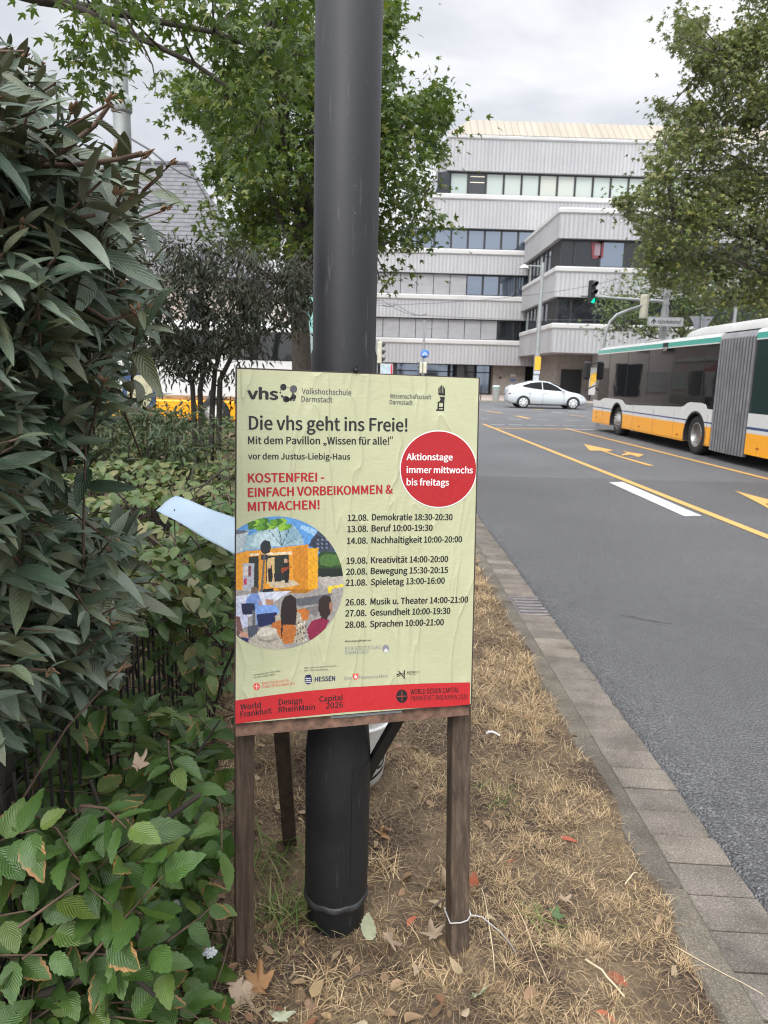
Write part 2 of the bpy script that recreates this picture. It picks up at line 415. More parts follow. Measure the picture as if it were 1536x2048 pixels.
# kerb strip (long stones) and gutter paving (short stones)
def stone_mat(name, base):
    k = NT(name); v = k.coord(); f = k.noise(v, 170, 4, .7); m = k.noise(v, 6, 5); g_ = k.n('NewGeometry')
    c = k.ramp(f, [(.3, tuple(x*.55 for x in base)), (.52, base), (.70, tuple(x*1.8 for x in base))])
    c = k.mix(1., c, k.ramp(m, [(.28, (.6, .6, .58, 1)), (.68, (1.15, 1.15, 1.15, 1))]), 'MULTIPLY')
    c = k.mix(1., c, k.ramp(g_.outputs['Random Per Island'], [(0, (.8, .8, .82, 1)), (1, (1.15, 1.13, 1.1, 1))]), 'MULTIPLY')
    k.set(Base_Color=c, Roughness=.88, Specular_IOR_Level=.3); k.bump(f, .5, .004); return k.m
M_STRIP = stone_mat('kerb_stone', (.115, .102, .082)); M_GUT = stone_mat('gutter_stone', (.155, .136, .115))
g = MB(); y = -.93
while y < 25:
    g.bbox((.925, y + .004, -.15), (1.042, y + 1.0, .048 + random.uniform(-.003, .003)), .014); y += 1.004
ks = struct(g.build('kerb', M_STRIP)); ks['label'] = 'long grey kerb stones along the dry grass'
g = MB(); y = -.9
while y < 25:
    if not (4.78 < y < 5.38):
        t = random.uniform(-.003, .003); q = random.uniform(-.004, .004)
        g.bbox((1.046, y + .003, -.1), (1.284, y + .153, 0), .006, M=lambda p, t=t, q=q: (p[0] + q, p[1], p[2] + t + (.020 - (p[0] - 1.046)*.05)))
    y += .157
gp = struct(g.build('gutter_paving', M_GUT)); gp['label'] = 'row of short grey gutter stones along the asphalt'
# ragged, crumbly edge of the asphalt over the stones
g = MB(); ys = np.arange(-.9, 25, .02); rag = RNG.normal(0, 1, len(ys)); rag = np.convolve(rag, np.ones(4)/4, 'same')*.010
vs = []
for yy, q in zip(ys, rag): vs += [(1.276 + q, yy, .002), (1.29 + q, yy, .021), (1.36, yy, .024), (1.62, yy, .004)]
g.add(vs, [(i*4 + j, i*4 + j + 1, i*4 + j + 5, i*4 + j + 4) for i in range(len(ys)-1) for j in range(3)], 0, True)
struct(g.build('road_edge', M_ASPH))

# painted markings, sheets a few mm above the asphalt
def paint(name, c, wear=.35):
    k = NT(name); v = k.coord(); n = k.noise(v, 60, 5, .7); b = k.noise(v, 5, 4)
    a = k.ramp(k.math('ADD', k.math('MULTIPLY', n, .6), k.math('MULTIPLY', b, .5)), [(wear - .08, (.13, .13, .135, 1)), (wear + .08, c)])
    k.set(Base_Color=a, Roughness=.7); k.bump(n, .3, .003); return k.m
M_YEL = paint('yellow_paint', (.52, .30, .085, 1), .39); M_WHT = paint('white_paint', (.46, .455, .44, 1), .43)
ZM = .006
def strip_poly(p0, p1, w):
    p0, p1 = np.array(p0[:2]), np.array(p1[:2]); d = (p1 - p0)/np.linalg.norm(p1 - p0); n = np.array([-d[1], d[0]])*w/2
    return [p0 - n, p1 - n, p1 + n, p0 + n]
def marking(name, polys, mat, label, z=ZM, group=None):
    g = MB()
    for q in polys: g.add([(p[0], p[1], z) for p in q], [list(range(len(q)))])
    o = g.build(name, mat); o['kind'] = 'structure'; o['label'] = label; return o
marking('lane_line', [strip_poly(gnd(966, 848), (4.47, 4.2), .13)], M_YEL, 'left yellow lane line beside the white dash', .006)
marking('lane_line', [strip_poly(gnd(1132, 857), (7.32, 6.), .13)], M_YEL, 'right yellow lane line beside the bus', .006)
marking('stop_line', [strip_poly(gnd(984, 857), gnd(1136, 859), .22)], M_YEL, 'yellow stop line across the lane', .010)
marking('stop_line', [strip_poly(gnd(1130, 858.5), gnd(1255, 861), .2)], M_WHT, 'white stop line running under the bus', .008)
c3 = lambda x, y: gnd(930 + x*.39453, 820 + y*.39453)
marking('lane_dash', [[c3(*p) for p in ((728, 368), (800, 366), (1202, 539), (1112, 541))]], M_WHT, 'worn white lane dash beside yellow line')
marking('lane_arrow', [[c3(*p) for p in ((602, 174), (752, 205), (715, 212), (795, 238), (960, 284), (930, 285), (775, 238), (690, 208), (632, 207))],
    [c3(*p) for p in ((790, 232), (842, 228), (880, 241), (908, 227), (798, 209), (822, 219), (800, 224))]], M_YEL, 'yellow arrow with a side branch', .008)
marking('lane_arrow', [[c3(*p) for p in ((1366, 411), (1560, 462), (1640, 520), (1536, 501), (1480, 470))], [c3(*p) for p in ((1520, 478), (1700, 560), (1760, 560), (1560, 474))]], M_YEL, 'yellow arrow tip at the right edge', .008)
c5 = lambda x, y: gnd(940 + x*.1953, 680 + y*.1953)
dash = []
for x0, y0, x1, y1 in ((180, 728, 330, 750), (640, 708, 760, 718), (475, 778, 610, 806), (1020, 770, 1190, 785)): dash.append(strip_poly(c5(x0, y0), c5(x1, y1), .22))
marking('crossing_dash', dash, M_YEL, 'yellow guide dashes in the junction', .006)
dash = []
for x0, y0, x1, y1 in ((830, 736, 950, 748), (100, 716, 180, 724), (1020, 730, 1120, 740), (1100, 742, 1240, 748), (100, 806, 190, 812), (400, 812, 520, 818), (690, 818, 830, 822), (960, 822, 1100, 826),
                       (200, 866, 350, 870), (400, 868, 540, 873), (580, 870, 720, 876), (760, 873, 900, 879), (950, 876, 1090, 882), (1130, 880, 1280, 886), (1200, 800, 1260, 806)):
    dash.append(strip_poly(c5(x0, y0), c5(x1, y1), .16))
marking('crossing_dash', dash, M_WHT, 'white broken lines across the junction', .008)
# drain grate in the gutter
t = thing('drain_grate', 'rusty grey cast iron gutter grate between the kerb stones', 'drain', (1.17, 5.08, 0))
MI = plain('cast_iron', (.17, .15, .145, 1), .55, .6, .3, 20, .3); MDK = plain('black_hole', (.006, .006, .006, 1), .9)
g = MB()
for y0, y1, x0, x1 in ((4.80, 4.83, 1.05, 1.31), (5.34, 5.37, 1.05, 1.31), (4.83, 5.34, 1.05, 1.075), (4.83, 5.34, 1.285, 1.31)): g.bbox((x0, y0, -.05), (x1, y1, .012), .004)
g.build('frame', MI, t)
g = MB()
for i in range(7): y = 4.865 + i*.072; g.bbox((1.075, y, -.04), (1.285, y + .03, .009), .005)
g.build('grating', MI, t)
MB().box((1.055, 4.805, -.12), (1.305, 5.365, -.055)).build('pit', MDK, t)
# crack in the asphalt
pts = [c3(790, 1042), c3(850, 1050), c3(900, 1066), c3(960, 1072), c3(1010, 1082), c3(1050, 1082)]
g = MB()
for a, b in zip(pts, pts[1:]): g.add([(p[0], p[1], .0045) for p in strip_poly(a, b, .007)], [(0, 1, 2, 3)])
struct(g.build('road_crack', plain('crack', (.02, .02, .02, 1), .9)))['label'] = 'thin dark crack in the near asphalt'
# ================================================================== POLE AND POSTER BOARD
k = NT('pole_paint'); v = k.coord(); vs_ = k.coord(scale=(1, 1, .12)); n = k.noise(v, 5, 5); st = k.noise(vs_, 60, 4, .6); sp = k.noise(v, 130, 2, .6)
c = k.ramp(n, [(.3, (.010, .0105, .012, 1)), (.7, (.018, .0185, .021, 1))])
c = k.mix(k.ramp(st, [(.63, (0, 0, 0, 1)), (.74, (.30, .30, .30, 1))]), c, (.12, .115, .105, 1))
c = k.mix(k.ramp(sp, [(.73, (0, 0, 0, 1)), (.77, (.45, .45, .45, 1))]), c, (.2, .19, .18, 1))
k.set(Base_Color=c, Roughness=k.math('MULTIPLY_ADD', n, .25, .40), Specular_IOR_Level=.34); k.bump(k.noise(v, 40, 4), .12, .004)
M_POLE = k.m
PC = np.array([-.082, 1.878])
t = thing('lamp_post', 'tall thick black steel post behind the poster board', 'post', (PC[0], PC[1], .05))
def rnd_lathe(prof, n=40): return MB().lathe(prof, n, fn=lambda p: (PC[0] + p[0], PC[1] + p[1], p[2]))
rnd_lathe([(.083, -.1), (.083, .145), (.0855, .158), (.089, .165), (.0905, .172), (.089, .18), (.0905, .19), (.0905, .62), (.0835, .70), (.0835, 1.70), (.0795, 1.712), (.079, 6.5), (.0, 6.5)]).build('shaft', M_POLE, t)
g = MB()       # weld bead above the foot
g.lathe([(.0880, .162), (.0925, .167), (.0938, .173), (.0925, .179), (.0900, .184)], 40, fn=lambda p: (PC[0] + p[0], PC[1] + p[1], p[2] + .003*math.sin(9*math.atan2(p[1], p[0]))))
g.build('weld_ring', plain('weld', (.035, .035, .037, 1), .5, .2, .3, 30, .5, 150), t)
# access door outline on the lower right side
g = MB()
a0, a1 = rad(-62), rad(-8)
def cyl(a, z, r): return (PC[0] + r*math.cos(a), PC[1] + r*math.sin(a), z)
aa = np.linspace(a0, a1, 9)
vs = [cyl(a, z, .0925) for z in (.26, .60) for a in aa] + [cyl(a, z, .088) for z in (.26, .60) for a in aa]
g.add(vs, [(i, i+1, 9 + i + 1, 9 + i) for i in range(8)], 0, True)
for i in range(8): g.add([vs[i], vs[i+1], vs[i+19], vs[i+18]], [(0, 1, 2, 3)]); g.add([vs[i+9], vs[i+10], vs[i+28], vs[i+27]], [(0, 1, 2, 3)])
g.add([vs[0], vs[9], vs[27], vs[18]], [(0, 1, 2, 3)]); g.add([vs[8], vs[17], vs[35], vs[26]], [(0, 1, 2, 3)])
g.build('access_door', M_POLE, t)

# the board's own frame: origin at the poster's top left, u right, v up, w away from the viewer
BQ = np.array([-.32085712, 1.70111874, 1.65916603])
BM = np.array([[.97139362, -.23732928, -.00832138], [.23705308, .96698356, .0935341], [-.01415174, -.09283104, .9955813]])
def B(u, v, wv=0.): return BQ + BM[:, 0]*u + BM[:, 1]*wv + BM[:, 2]*v
def pl(x, y):      # photo point -> place on the board's face
    d = ray(x, y); tt = (BM[:, 1]@(BQ - CAM))/(BM[:, 1]@d); q = CAM + d*tt - BQ
    return np.array([q@BM[:, 0], q@BM[:, 2]])
sign = thing('sign_board', 'pale green event poster on a brown timber board before the black post', 'sign', (-.03, 1.72, .06))
k = NT('weathered_timber'); v = k.coord(scale=(1, 1, .07)); v1 = k.coord()
n1 = k.noise(v, 70, 6, .65, .4); n2 = k.noise(v1, 4, 4)
c = k.ramp(n1, [(.25, (.028, .020, .015, 1)), (.5, (.075, .053, .037, 1)), (.75, (.15, .112, .08, 1))])
c = k.mix(1., c, k.ramp(n2, [(.3, (.7, .7, .72, 1)), (.7, (1.15, 1.12, 1.1, 1))]), 'MULTIPLY')
k.set(Base_Color=c, Roughness=.8, Specular_IOR_Level=.3); k.bump(n1, .6, .004); M_WOOD = k.m
M_RAIL = plain('scuffed_rail_wood', (.15, .085, .058, 1), .8, var=.6, vscale=40, bump=.5, bscale=90)
M_PLY = plain('dark_board_edge', (.05, .036, .030, 1), .8, var=.4, vscale=30, bump=.3)
C4 = [pl(474, 738), pl(957, 757), pl(941, 1407), pl(471, 1447)]
def PP(s, t_): # poster coordinates 0..1 right, 0..1 down -> board
    a = C4[0]*(1-s) + C4[1]*s; b = C4[3]*(1-s) + C4[2]*s; return a*(1-t_) + b*t_
# plywood panel, slightly bigger than the poster
E = lambda du, dv: (du, dv)
bp = [C4[0] + (-.003, .004), C4[1] + (.004, .002), C4[2] + (.004, -.004), C4[3] + (-.003, -.002)]
MB().prism(bp, lambda u, v, d: B(u, v, d), .0006, .014).build('panel', M_PLY, sign)
# rail below the poster, its lower edge in the photograph
rl = [pl(471, 1440), pl(941, 1400), pl(941.5, 1434), pl(472, 1478)]
MB().prism(rl, lambda u, v, d: B(u, v, d), .0145, .052).build('bottom_rail', M_RAIL, sign)
tr_ = [C4[0] + (.002, .001), C4[1] + (-.002, .001), C4[1] + (-.002, -.03), C4[0] + (.002, -.03)]
MB().prism(tr_, lambda u, v, d: B(u, v, d), .0145, .036).build('top_rail', M_RAIL, sign)
# scrap of an older, pale blue poster left under the lower edge
ob = [pl(660, 1428), pl(808, 1415), pl(806, 1428), pl(740, 1434), pl(690, 1438), pl(664, 1440)]
MB().prism(ob, lambda u, v, d: B(u, v, d), .0118, .0142).build('old_paper_scrap', plain('old_paper', (.30, .36, .38, 1), .8, var=.3, vscale=60), sign)
# legs: square timbers from the ground up behind the rails
def timber(name, p0, p1, wx, wy, mat=M_WOOD, ax=BM[:, 0], par=sign):
    p0, p1 = np.array(p0), np.array(p1); d = nrm(p1 - p0); x = nrm(ax - d*(ax@d)); y = np.cross(d, x); L = np.linalg.norm(p1 - p0)
    fnn = lambda p: p0 + x*p[0] + y*p[1] + d*p[2]
    g = MB(); g.bbox((-wx/2, -wy/2, 0), (wx/2, wy/2, L), .0025, M=fnn); return g.build(name, mat, par)
def legpair(pxa, pya, pxb, pyb, dw):
    """leg whose axis runs through two photo points, its face lying dw behind the poster at the rail"""
    u, v = pl(pxa, pya); d = ray(pxa, pya); tt = (BM[:, 1]@(BQ + BM[:, 1]*dw - CAM))/(BM[:, 1]@d); top = CAM + d*tt
    return top
a = legpair(489, 1470, 0, 0, .080); b = gnd(488, 1938, .075); dirv = (b - a); top = a - dirv/abs(dirv[2])*.06; bot = b + dirv/abs(dirv[2])*.12
timber('leg', bot, top, .048, .044)
a = legpair(918, 1430, 0, 0, .080); b = gnd(914, 1917, .075); dirv = (b - a); top = a - dirv/abs(dirv[2])*.80; bot = b + dirv/abs(dirv[2])*.12
timber('leg', bot, top, .053, .046); LB_, LT_ = bot, top
# rear prop on the left, leaning forward, and the black strut on the right
rb = gnd(580, 1690, .07); rt = atY(562, 1455, 2.0)
dirv = rt - rb; timber('rear_leg', rb - dirv*.25, rb + dirv*1.25, .045, .04, plain('dark_timber', (.055, .036, .026, 1), .8, var=.4, vscale=30, bump=.4))
sa, sb = atY(733, 1548, 1.90), atY(806, 1420, 1.86)
timber('black_strut', sa + (sa - sb)*.05, sb + (sb - sa)*.9, .032, .022, plain('black_steel', (.012, .012, .013, 1), .4))
# screw and wire tie at the top
g = MB(); p = B(*(pl(711, 741)), -.002)
g.lathe([(.0, 0), (.006, .0), (.006, .006), (.003, .010), (0, .010)], 12, fn=lambda q, p=p: (p[0] + q[0], p[1] - q[2] + .004, p[2] + q[1]))
g.tube([p + (0, .0, .002), p + (.004, .02, .008), p + (.0, .05, .004)], .003, 6); g.build('fixing_screw', plain('screw', (.02, .02, .022, 1), .4, .7), sign)
# second poster on the far face: only its red edge shows
bk = [C4[0] + (.006, -.2), C4[1] + (.006, -.40), C4[2] + (.007, .02), C4[3] + (.006, .0)]
MB().prism(bk, lambda u, v, d: B(u, v, d), .0146, .020).build('rear_panel', plain('faded_red_edge', (.25, .03, .03, 1), .7, var=.4), sign)

# ---- the poster sheet
k = NT('poster_paper'); v = k.coord()
vv = k.coord(scale=(1, 1, .35)); w1 = k.noise(vv, 55, 4, .55, 1.2); w2 = k.noise(v, 6, 4, .5, .5); w3 = k.noise(k.coord(scale=(.25, 1, 1)), 160, 2, .5)
base = k.ramp(k.noise(v, 3.5, 4), [(.3, (.40, .405, .25, 1)), (.7, (.45, .455, .285, 1))])
dirt = k.ramp(k.noise(v, 14, 6, .65), [(.60, (0, 0, 0, 1)), (.85, (.30, .30, .30, 1))])
k.set(Base_Color=k.mix(dirt, base, (.33, .34, .21, 1)), Roughness=.5, Specular_IOR_Level=.42)
cre = k.math('POWER', k.math('SUBTRACT', 1., k.math('ABSOLUTE', k.math('MULTIPLY_ADD', k.noise(k.coord(scale=(1, 1, .22)), 11, 2, .5, .8), 2., -1.))), 14.)
h = k.math('ADD', k.math('ADD', k.math('MULTIPLY', w1, .30), k.math('MULTIPLY', w2, 1.2)), k.math('ADD', k.math('MULTIPLY', w3, .16), k.math('MULTIPLY', cre, .8)))
k.bump(h, .5, .006); M_POST = k.m
def ink(name, c, rough=.5):
    k = NT(name); v = k.coord(); h = k.math('ADD', k.math('MULTIPLY', k.noise(k.coord(scale=(1, 1, .35)), 55, 4, .55, 1.2), .3), k.math('MULTIPLY', k.noise(v, 6, 4, .5, .5), 1.2))
    f = k.noise(v, 90, 4, .6)
    k.set(Base_Color=k.mix(k.ramp(f, [(.55, (0, 0, 0, 1)), (.85, (.16, .16, .16, 1))]), c, tuple(min(1, x + .12) for x in c[:3]) + (1,)), Roughness=rough, Specular_IOR_Level=.4); k.bump(h, .5, .006); return k.m
I_BLK = ink('black_ink', (.012, .012, .013, 1)); I_RED = ink('red_ink', (.36, .010, .014, 1)); I_BAND = ink('red_band_ink', (.44, .018, .022, 1))
I_WHT = ink('white_ink', (.72, .71, .70, 1)); I_GRY = ink('grey_ink', (.075, .075, .085, 1)); I_LGY = ink('light_grey_ink', (.20, .20, .22, 1)); I_NAVY = ink('navy_ink', (.015, .018, .075, 1)); I_ORG = ink('orange_red_ink', (.62, .09, .06, 1))
def bulge(s, t_):   # the sheet is glued with a few soft waves
    return -.0012 - .0008*max(0, math.sin(s*9 + 1.3*math.sin(t_*6)))*math.sin(math.pi*min(1, t_))
g = MB(); nx, ny = 60, 80
vs = [B(*PP(i/nx, j/ny), -.0010) for j in range(ny+1) for i in range(nx+1)]
g.add(vs, [(j*(nx+1) + i, j*(nx+1) + i + 1, (j+1)*(nx+1) + i + 1, (j+1)*(nx+1) + i) for j in range(ny) for i in range(nx)], 0, True)
for a, b_ in ((0, nx), (nx, (ny+1)*(nx+1) - 1), ((ny+1)*(nx+1) - 1, ny*(nx+1)), (ny*(nx+1), 0)):
    pa, pb = np.array(g.v[a]), np.array(g.v[b_]); nn = BM[:, 1]*.0014; g.add([pa, pb, pb + nn, pa + nn], [(0, 1, 2, 3)])
poster = g.build('poster', M_POST, sign)
FN = lambda u, v: B(u, v, -.0016)
FN2 = lambda u, v: B(u, v, -.0021)
cA = lambda x, y: pl(460 + x*.33203, 720 + y*.33203)
cB = lambda x, y: pl(460 + x*.33203, 1020 + y*.33203)
cC = lambda x, y: pl(460 + x*.33203, 1260 + y*.33203)
def txt(mb, cf, s, L, R, cap, bold=.0, fn=FN, mi=0):
    a, b = cf(*L), cf(*R); c = np.linalg.norm(cf(L[0], L[1] - cap) - a); q = MB(); mb.subs.append(q); add_text(q, s, fn, a, b, c, bold, mi)
def disc(mb, cf, x, y, rx, ry=None, fn=FN, mi=0, n=40):
    ry = ry or rx; mb.add([fn(*cf(x + rx*math.cos(2*math.pi*i/n), y + ry*math.sin(2*math.pi*i/n))) for i in range(n)], [list(range(n))], mi)
def poly(mb, cf, pts, fn=FN, mi=0): mb.add([fn(*cf(*p)) for p in pts], [list(range(len(pts)))], mi)
# red band and its round badge
g = MB()
top = [(32, 1147), (150, 1128), (300, 1108), (450, 1090), (700, 1068), (900, 1056), (1150, 1044), (1300, 1040), (1445, 1037)]
bot = [(1443, 1170), (1300, 1183), (1100, 1192), (900, 1203), (700, 1216), (500, 1236), (300, 1255), (120, 1275), (33, 1287)]
poly(g, cB, top + bot); g.build('red_band', I_BAND, poster)
g = MB(); cx, cy, rr = 1254, 657, 227
pts = []
for i in range(120):
    q = 2*math.pi*i/120; p = (min(cx + rr*math.cos(q), 1480 - (cy + rr*math.sin(q) - 657)*.02), cy + rr*math.sin(q)); pts.append(p)
poly(g, cA, [(min(cx + (x - cx)*1.028, 1481), cy + (y - cy)*1.028) for x, y in pts]); g.build('badge_rim', I_WHT, poster)
g = MB(); poly(g, cA, pts, lambda u, v: B(u, v, -.0019)); g.build('red_badge', I_RED, poster)
# headline
g = MB()
txt(g, cA, 'vhs', (108, 234), (286, 238), 66, .06)
txt(g, cA, 'Die vhs geht ins Freie!', (116, 418), (1066, 430), 80, .026)
txt(g, cA, 'Mit dem Pavillon \u201eWissen f\u00fcr alle!', (110, 505), (957, 509), 44, .028)
for x in (962, 973): poly(g, cA, [(x, 470), (x + 2, 461), (x + 6, 458), (x + 7, 461), (x + 5, 465), (x + 7, 470), (x + 6, 475), (x + 2, 475)])
txt(g, cA, 'vor dem Justus-Liebig-Haus', (110, 597), (722, 599), 36, .028)
g.build('headline_lettering', I_BLK, poster)
g = MB()
txt(g, cA, 'KOSTENFREI -', (110, 737), (566, 730), 53, .040)
txt(g, cA, 'EINFACH VORBEIKOMMEN &', (110, 824), (978, 803), 53, .040)
txt(g, cA, 'MITMACHEN!', (110, 910), (538, 896), 53, .040)
g.build('red_lettering', I_RED, poster)
g = MB()
for s, y, x1 in (('Aktionstage', 602, 1338), ('immer mittwochs', 680, 1460), ('bis freitags', 754, 1316)): txt(g, cA, s, (1063, y), (x1, y + 2), 38, .03, FN2)
g.build('badge_lettering', I_WHT, poster)
g = MB()
for d_, s, xa, xb, xc, xd, y0, y1 in (('12.08.', 'Demokratie 18:30-20:30', 709, 832, 855, 1338, 66, 60), ('13.08.', 'Beruf 10:00-19:30', 707, 830, 853, 1218, 133, 124), ('14.08.', 'Nachhaltigkeit 10:00-20:00', 705, 828, 852, 1395, 204, 193),
        ('19.08.', 'Kreativit\u00e4t 14:00-20:00', 702, 826, 849, 1311, 324, 312), ('20.08.', 'Bewegung 15:30-20:15', 699, 824, 848, 1311, 390, 378), ('21.08.', 'Spieletag 13:00-16:00', 697, 823, 848, 1291, 456, 442),
        ('26.08.', 'Musik u. Theater 14:00-21:00', 695, 820, 846, 1431, 574, 556), ('27.08.', 'Gesundheit 10:00-19:30', 694, 820, 845, 1324, 640, 624), ('28.08.', 'Sprachen 10:00-21:00', 693, 819, 843, 1285, 709, 692)):
    txt(g, cB, d_, (xa, y0), (xb, y0 - 3), 37, .034); txt(g, cB, s, (xc, y0 - 5), (xd, y1), 37, .034)
txt(g, cB, 'Aktionstage gef\u00f6rdert von', (690, 796), (848, 788), 11, .008)
txt(g, cB, 'Im Rahmen der WDC 2026 /', (142, 998), (308, 971), 9); txt(g, cB, 'As part of WDC 2026', (142, 1013), (268, 993), 9)
txt(g, cB, 'WDC 2026 wird gef\u00f6rdert durch /', (447, 955), (644, 942), 9); txt(g, cB, 'WDC 2026 is funded by', (447, 971), (588, 963), 9)
txt(g, cB, 'KULTUR', (1066, 984), (1114, 982), 13, .02); txt(g, cB, 'KULTURFONDS', (1066, 993), (1122, 991), 4)
g.build('schedule_lettering', I_BLK, poster)
g = MB()
txt(g, cA, 'Volkshochschule', (432, 203), (729, 212), 32, .012); txt(g, cA, 'Darmstadt', (430, 250), (616, 256), 32, .012)
txt(g, cA, 'Wissenschaftsstadt', (963, 230), (1211, 236), 26, .012); txt(g, cA, 'Darmstadt', (961, 266), (1099, 271), 26, .012)
g.build('sponsor_lettering', I_GRY, poster)
g = MB()
txt(g, cB, 'B\u00dcRGERSTIFTUNG', (692, 845), (908, 836), 22, -.004); txt(g, cB, 'DARMSTADT', (692, 869), (836, 864), 20, -.004)
txt(g, cB, 'S', (686, 1022), (700, 1022), 20); txt(g, cB, 'TADT', (702, 1022), (733, 1020), 15); txt(g, cB, 'F', (776, 1018), (788, 1018), 20); txt(g, cB, 'RANKFURT AM', (790, 1017), (892, 1011), 15); txt(g, cB, 'M', (898, 1010), (914, 1009), 20); txt(g, cB, 'AIN', (917, 1009), (948, 1006), 15)
txt(g, cB, 'FONDS', (1116, 982), (1144, 980), 13)
disc(g, cB, 937, 834, 20, 24)
g.build('sponsor_lettering', I_LGY, poster)
g = MB(); txt(g, cB, 'HESSEN', (511, 1032), (631, 1026), 27, .04)
g.build('sponsor_lettering', I_NAVY, poster)
g = MB()       # shield with a lion-like mark, wavy bars
poly(g, cB, [(449, 1006), (491, 1002), (493, 1030), (484, 1045), (472, 1050), (458, 1046), (450, 1034)]); disc(g, cB, 460, 1000, 7); disc(g, cB, 470, 997, 7); disc(g, cB, 481, 997, 7)
g.build('crest', I_NAVY, poster)
g = MB()
for y in (1012, 1024, 1036): poly(g, cB, [(454, y), (462, y - 4), (470, y), (480, y - 3), (487, y - 1), (487, y + 3), (480, y + 1), (470, y + 4), (462, y), (454, y + 4)], FN2)
for x in (926, 932, 938, 944): poly(g, cB, [(x, 856), (x, 830 + abs(x - 936)), (x + 4, 830 + abs(x - 936)), (x + 4, 856)], FN2)
g.build('crest_detail', I_WHT, poster)
g = MB()
disc(g, cB, 160, 1062, 20, 22); txt(g, cB, 'WORLD DESIGN CAPITAL', (191, 1052), (359, 1033), 16); txt(g, cB, 'FRANKFURT RHEINMAIN 2026', (191, 1073), (390, 1052), 16)
poly(g, cB, [(739, 985), (773, 983), (773, 1006), (765, 1017), (756, 1022), (746, 1018), (739, 1008)])
g.build('small_red_logo', I_ORG, poster)
g = MB()
for a, b_ in (((146, 1062), (174, 1062)), ((160, 1046), (160, 1078))):
    (x0, y0), (x1, y1) = a, b_; poly(g, cB, [(x0 - 1.2, y0 - 1.2), (x1 + 1.2, y0 - 1.2), (x1 + 1.2, y1 + 1.2), (x0 - 1.2, y1 + 1.2)], FN2)
poly(g, cB, [(748, 990), (752, 1000), (756, 988), (760, 1000), (765, 990), (762, 1010), (756, 1014), (750, 1010)], FN2)
g.build('logo_detail', I_WHT, poster)
# band lettering
g = MB()
for s, L, R, cap in (('World', (64, 1202), (185, 1188), 33), ('Frankfurt', (64, 1246), (250, 1222), 33), ('Design', (293, 1172), (434, 1162), 33), ('RheinMain', (293, 1218), (510, 1200), 33), ('Capital', (538, 1154), (678, 1143), 33), ('2026', (578, 1194), (678, 1186), 33)):
    txt(g, cB, s, L, R, cap, .022, FN2)
disc(g, cB, 1034, 1120, 34, 40, FN2)
txt(g, cB, 'WORLD DESIGN CAPITAL', (1087, 1109), (1376, 1096), 30, .014, FN2); txt(g, cB, 'FRANKFURT RHEINMAIN 2026', (1087, 1148), (1427, 1138), 30, -.002, FN2)
g.build('band_lettering', I_BLK, poster)
g = MB()
poly(g, cB, [(1004, 1119), (1064, 1117), (1064, 1119.5), (1004, 1121.5)], lambda u, v: B(u, v, -.0025)); poly(g, cB, [(1033, 1088), (1035.5, 1088), (1035.5, 1152), (1033, 1152)], lambda u, v: B(u, v, -.0025))
g.build('band_logo_cross', I_ORG, poster)
# molecule ring beside "vhs", tower emblem, crossed brush mark
g = MB()
for x, y, r in ((321, 163, 19), (337, 236, 18), (383, 222, 15), (345, 238, 14), (366, 236, 10), (303, 196, 5), (349, 165, 3), (382, 244, 4), (370, 230, 8), (304, 181, 3), (312, 218, 6), (378, 205, 6)): disc(g, cA, x, y, r, r*1.05, n=20)
g.build('molecule_ring', I_BLK, poster); g = MB()
for x, h in ((1257, 14), (1265, 24), (1274, 30), (1283, 24), (1291, 12)): poly(g, cA, [(x - 3.2, 205), (x - 3.2, 184 - h), (x, 180 - h), (x + 3.2, 184 - h), (x + 3.2, 205)])
poly(g, cA, [(1256, 200), (1296, 203), (1294, 214), (1256, 212)]); poly(g, cA, [(1262, 222), (1292, 222), (1292, 240), (1268, 240)]); poly(g, cA, [(1264, 240), (1290, 241), (1290, 250), (1262, 250)])
poly(g, cA, [(1250, 250), (1290, 250), (1290, 258), (1250, 258)]); poly(g, cA, [(1250, 258), (1258, 258), (1258, 288), (1249, 288)]); poly(g, cA, [(1281, 258), (1289, 258), (1289, 288), (1281, 288)]); poly(g, cA, [(1249, 282), (1289, 282), (1288, 290), (1248, 290)])
poly(g, cA, [(1241, 296), (1289, 298), (1288, 307), (1241, 306)]); poly(g, cA, [(1249, 290), (1258, 290), (1258, 297), (1249, 297)]); poly(g, cA, [(1281, 290), (1288, 290), (1288, 298), (1281, 298)])
g.build('tower_emblem', I_BLK, poster); g = MB()
for pts in ([(1008, 964), (1024, 974), (1044, 1000), (1058, 1016), (1050, 1014), (1030, 992), (1012, 970)], [(1046, 962), (1054, 966), (1050, 1012), (1044, 1016), (1046, 990)], [(1002, 988), (1020, 982), (1052, 984), (1054, 988), (1022, 988), (1004, 996)], [(1004, 1000), (1024, 992), (1028, 996), (1008, 1004)]): poly(g, cB, pts)
g.build('brush_mark', I_BLK, poster)
g = MB(); disc(g, cA, 382, 175, 22, 23, n=24); disc(g, cA, 318, 221, 7, n=14); disc(g, cA, 388, 240, 5, n=14)
g.build('ring_dot', I_GRY, poster)

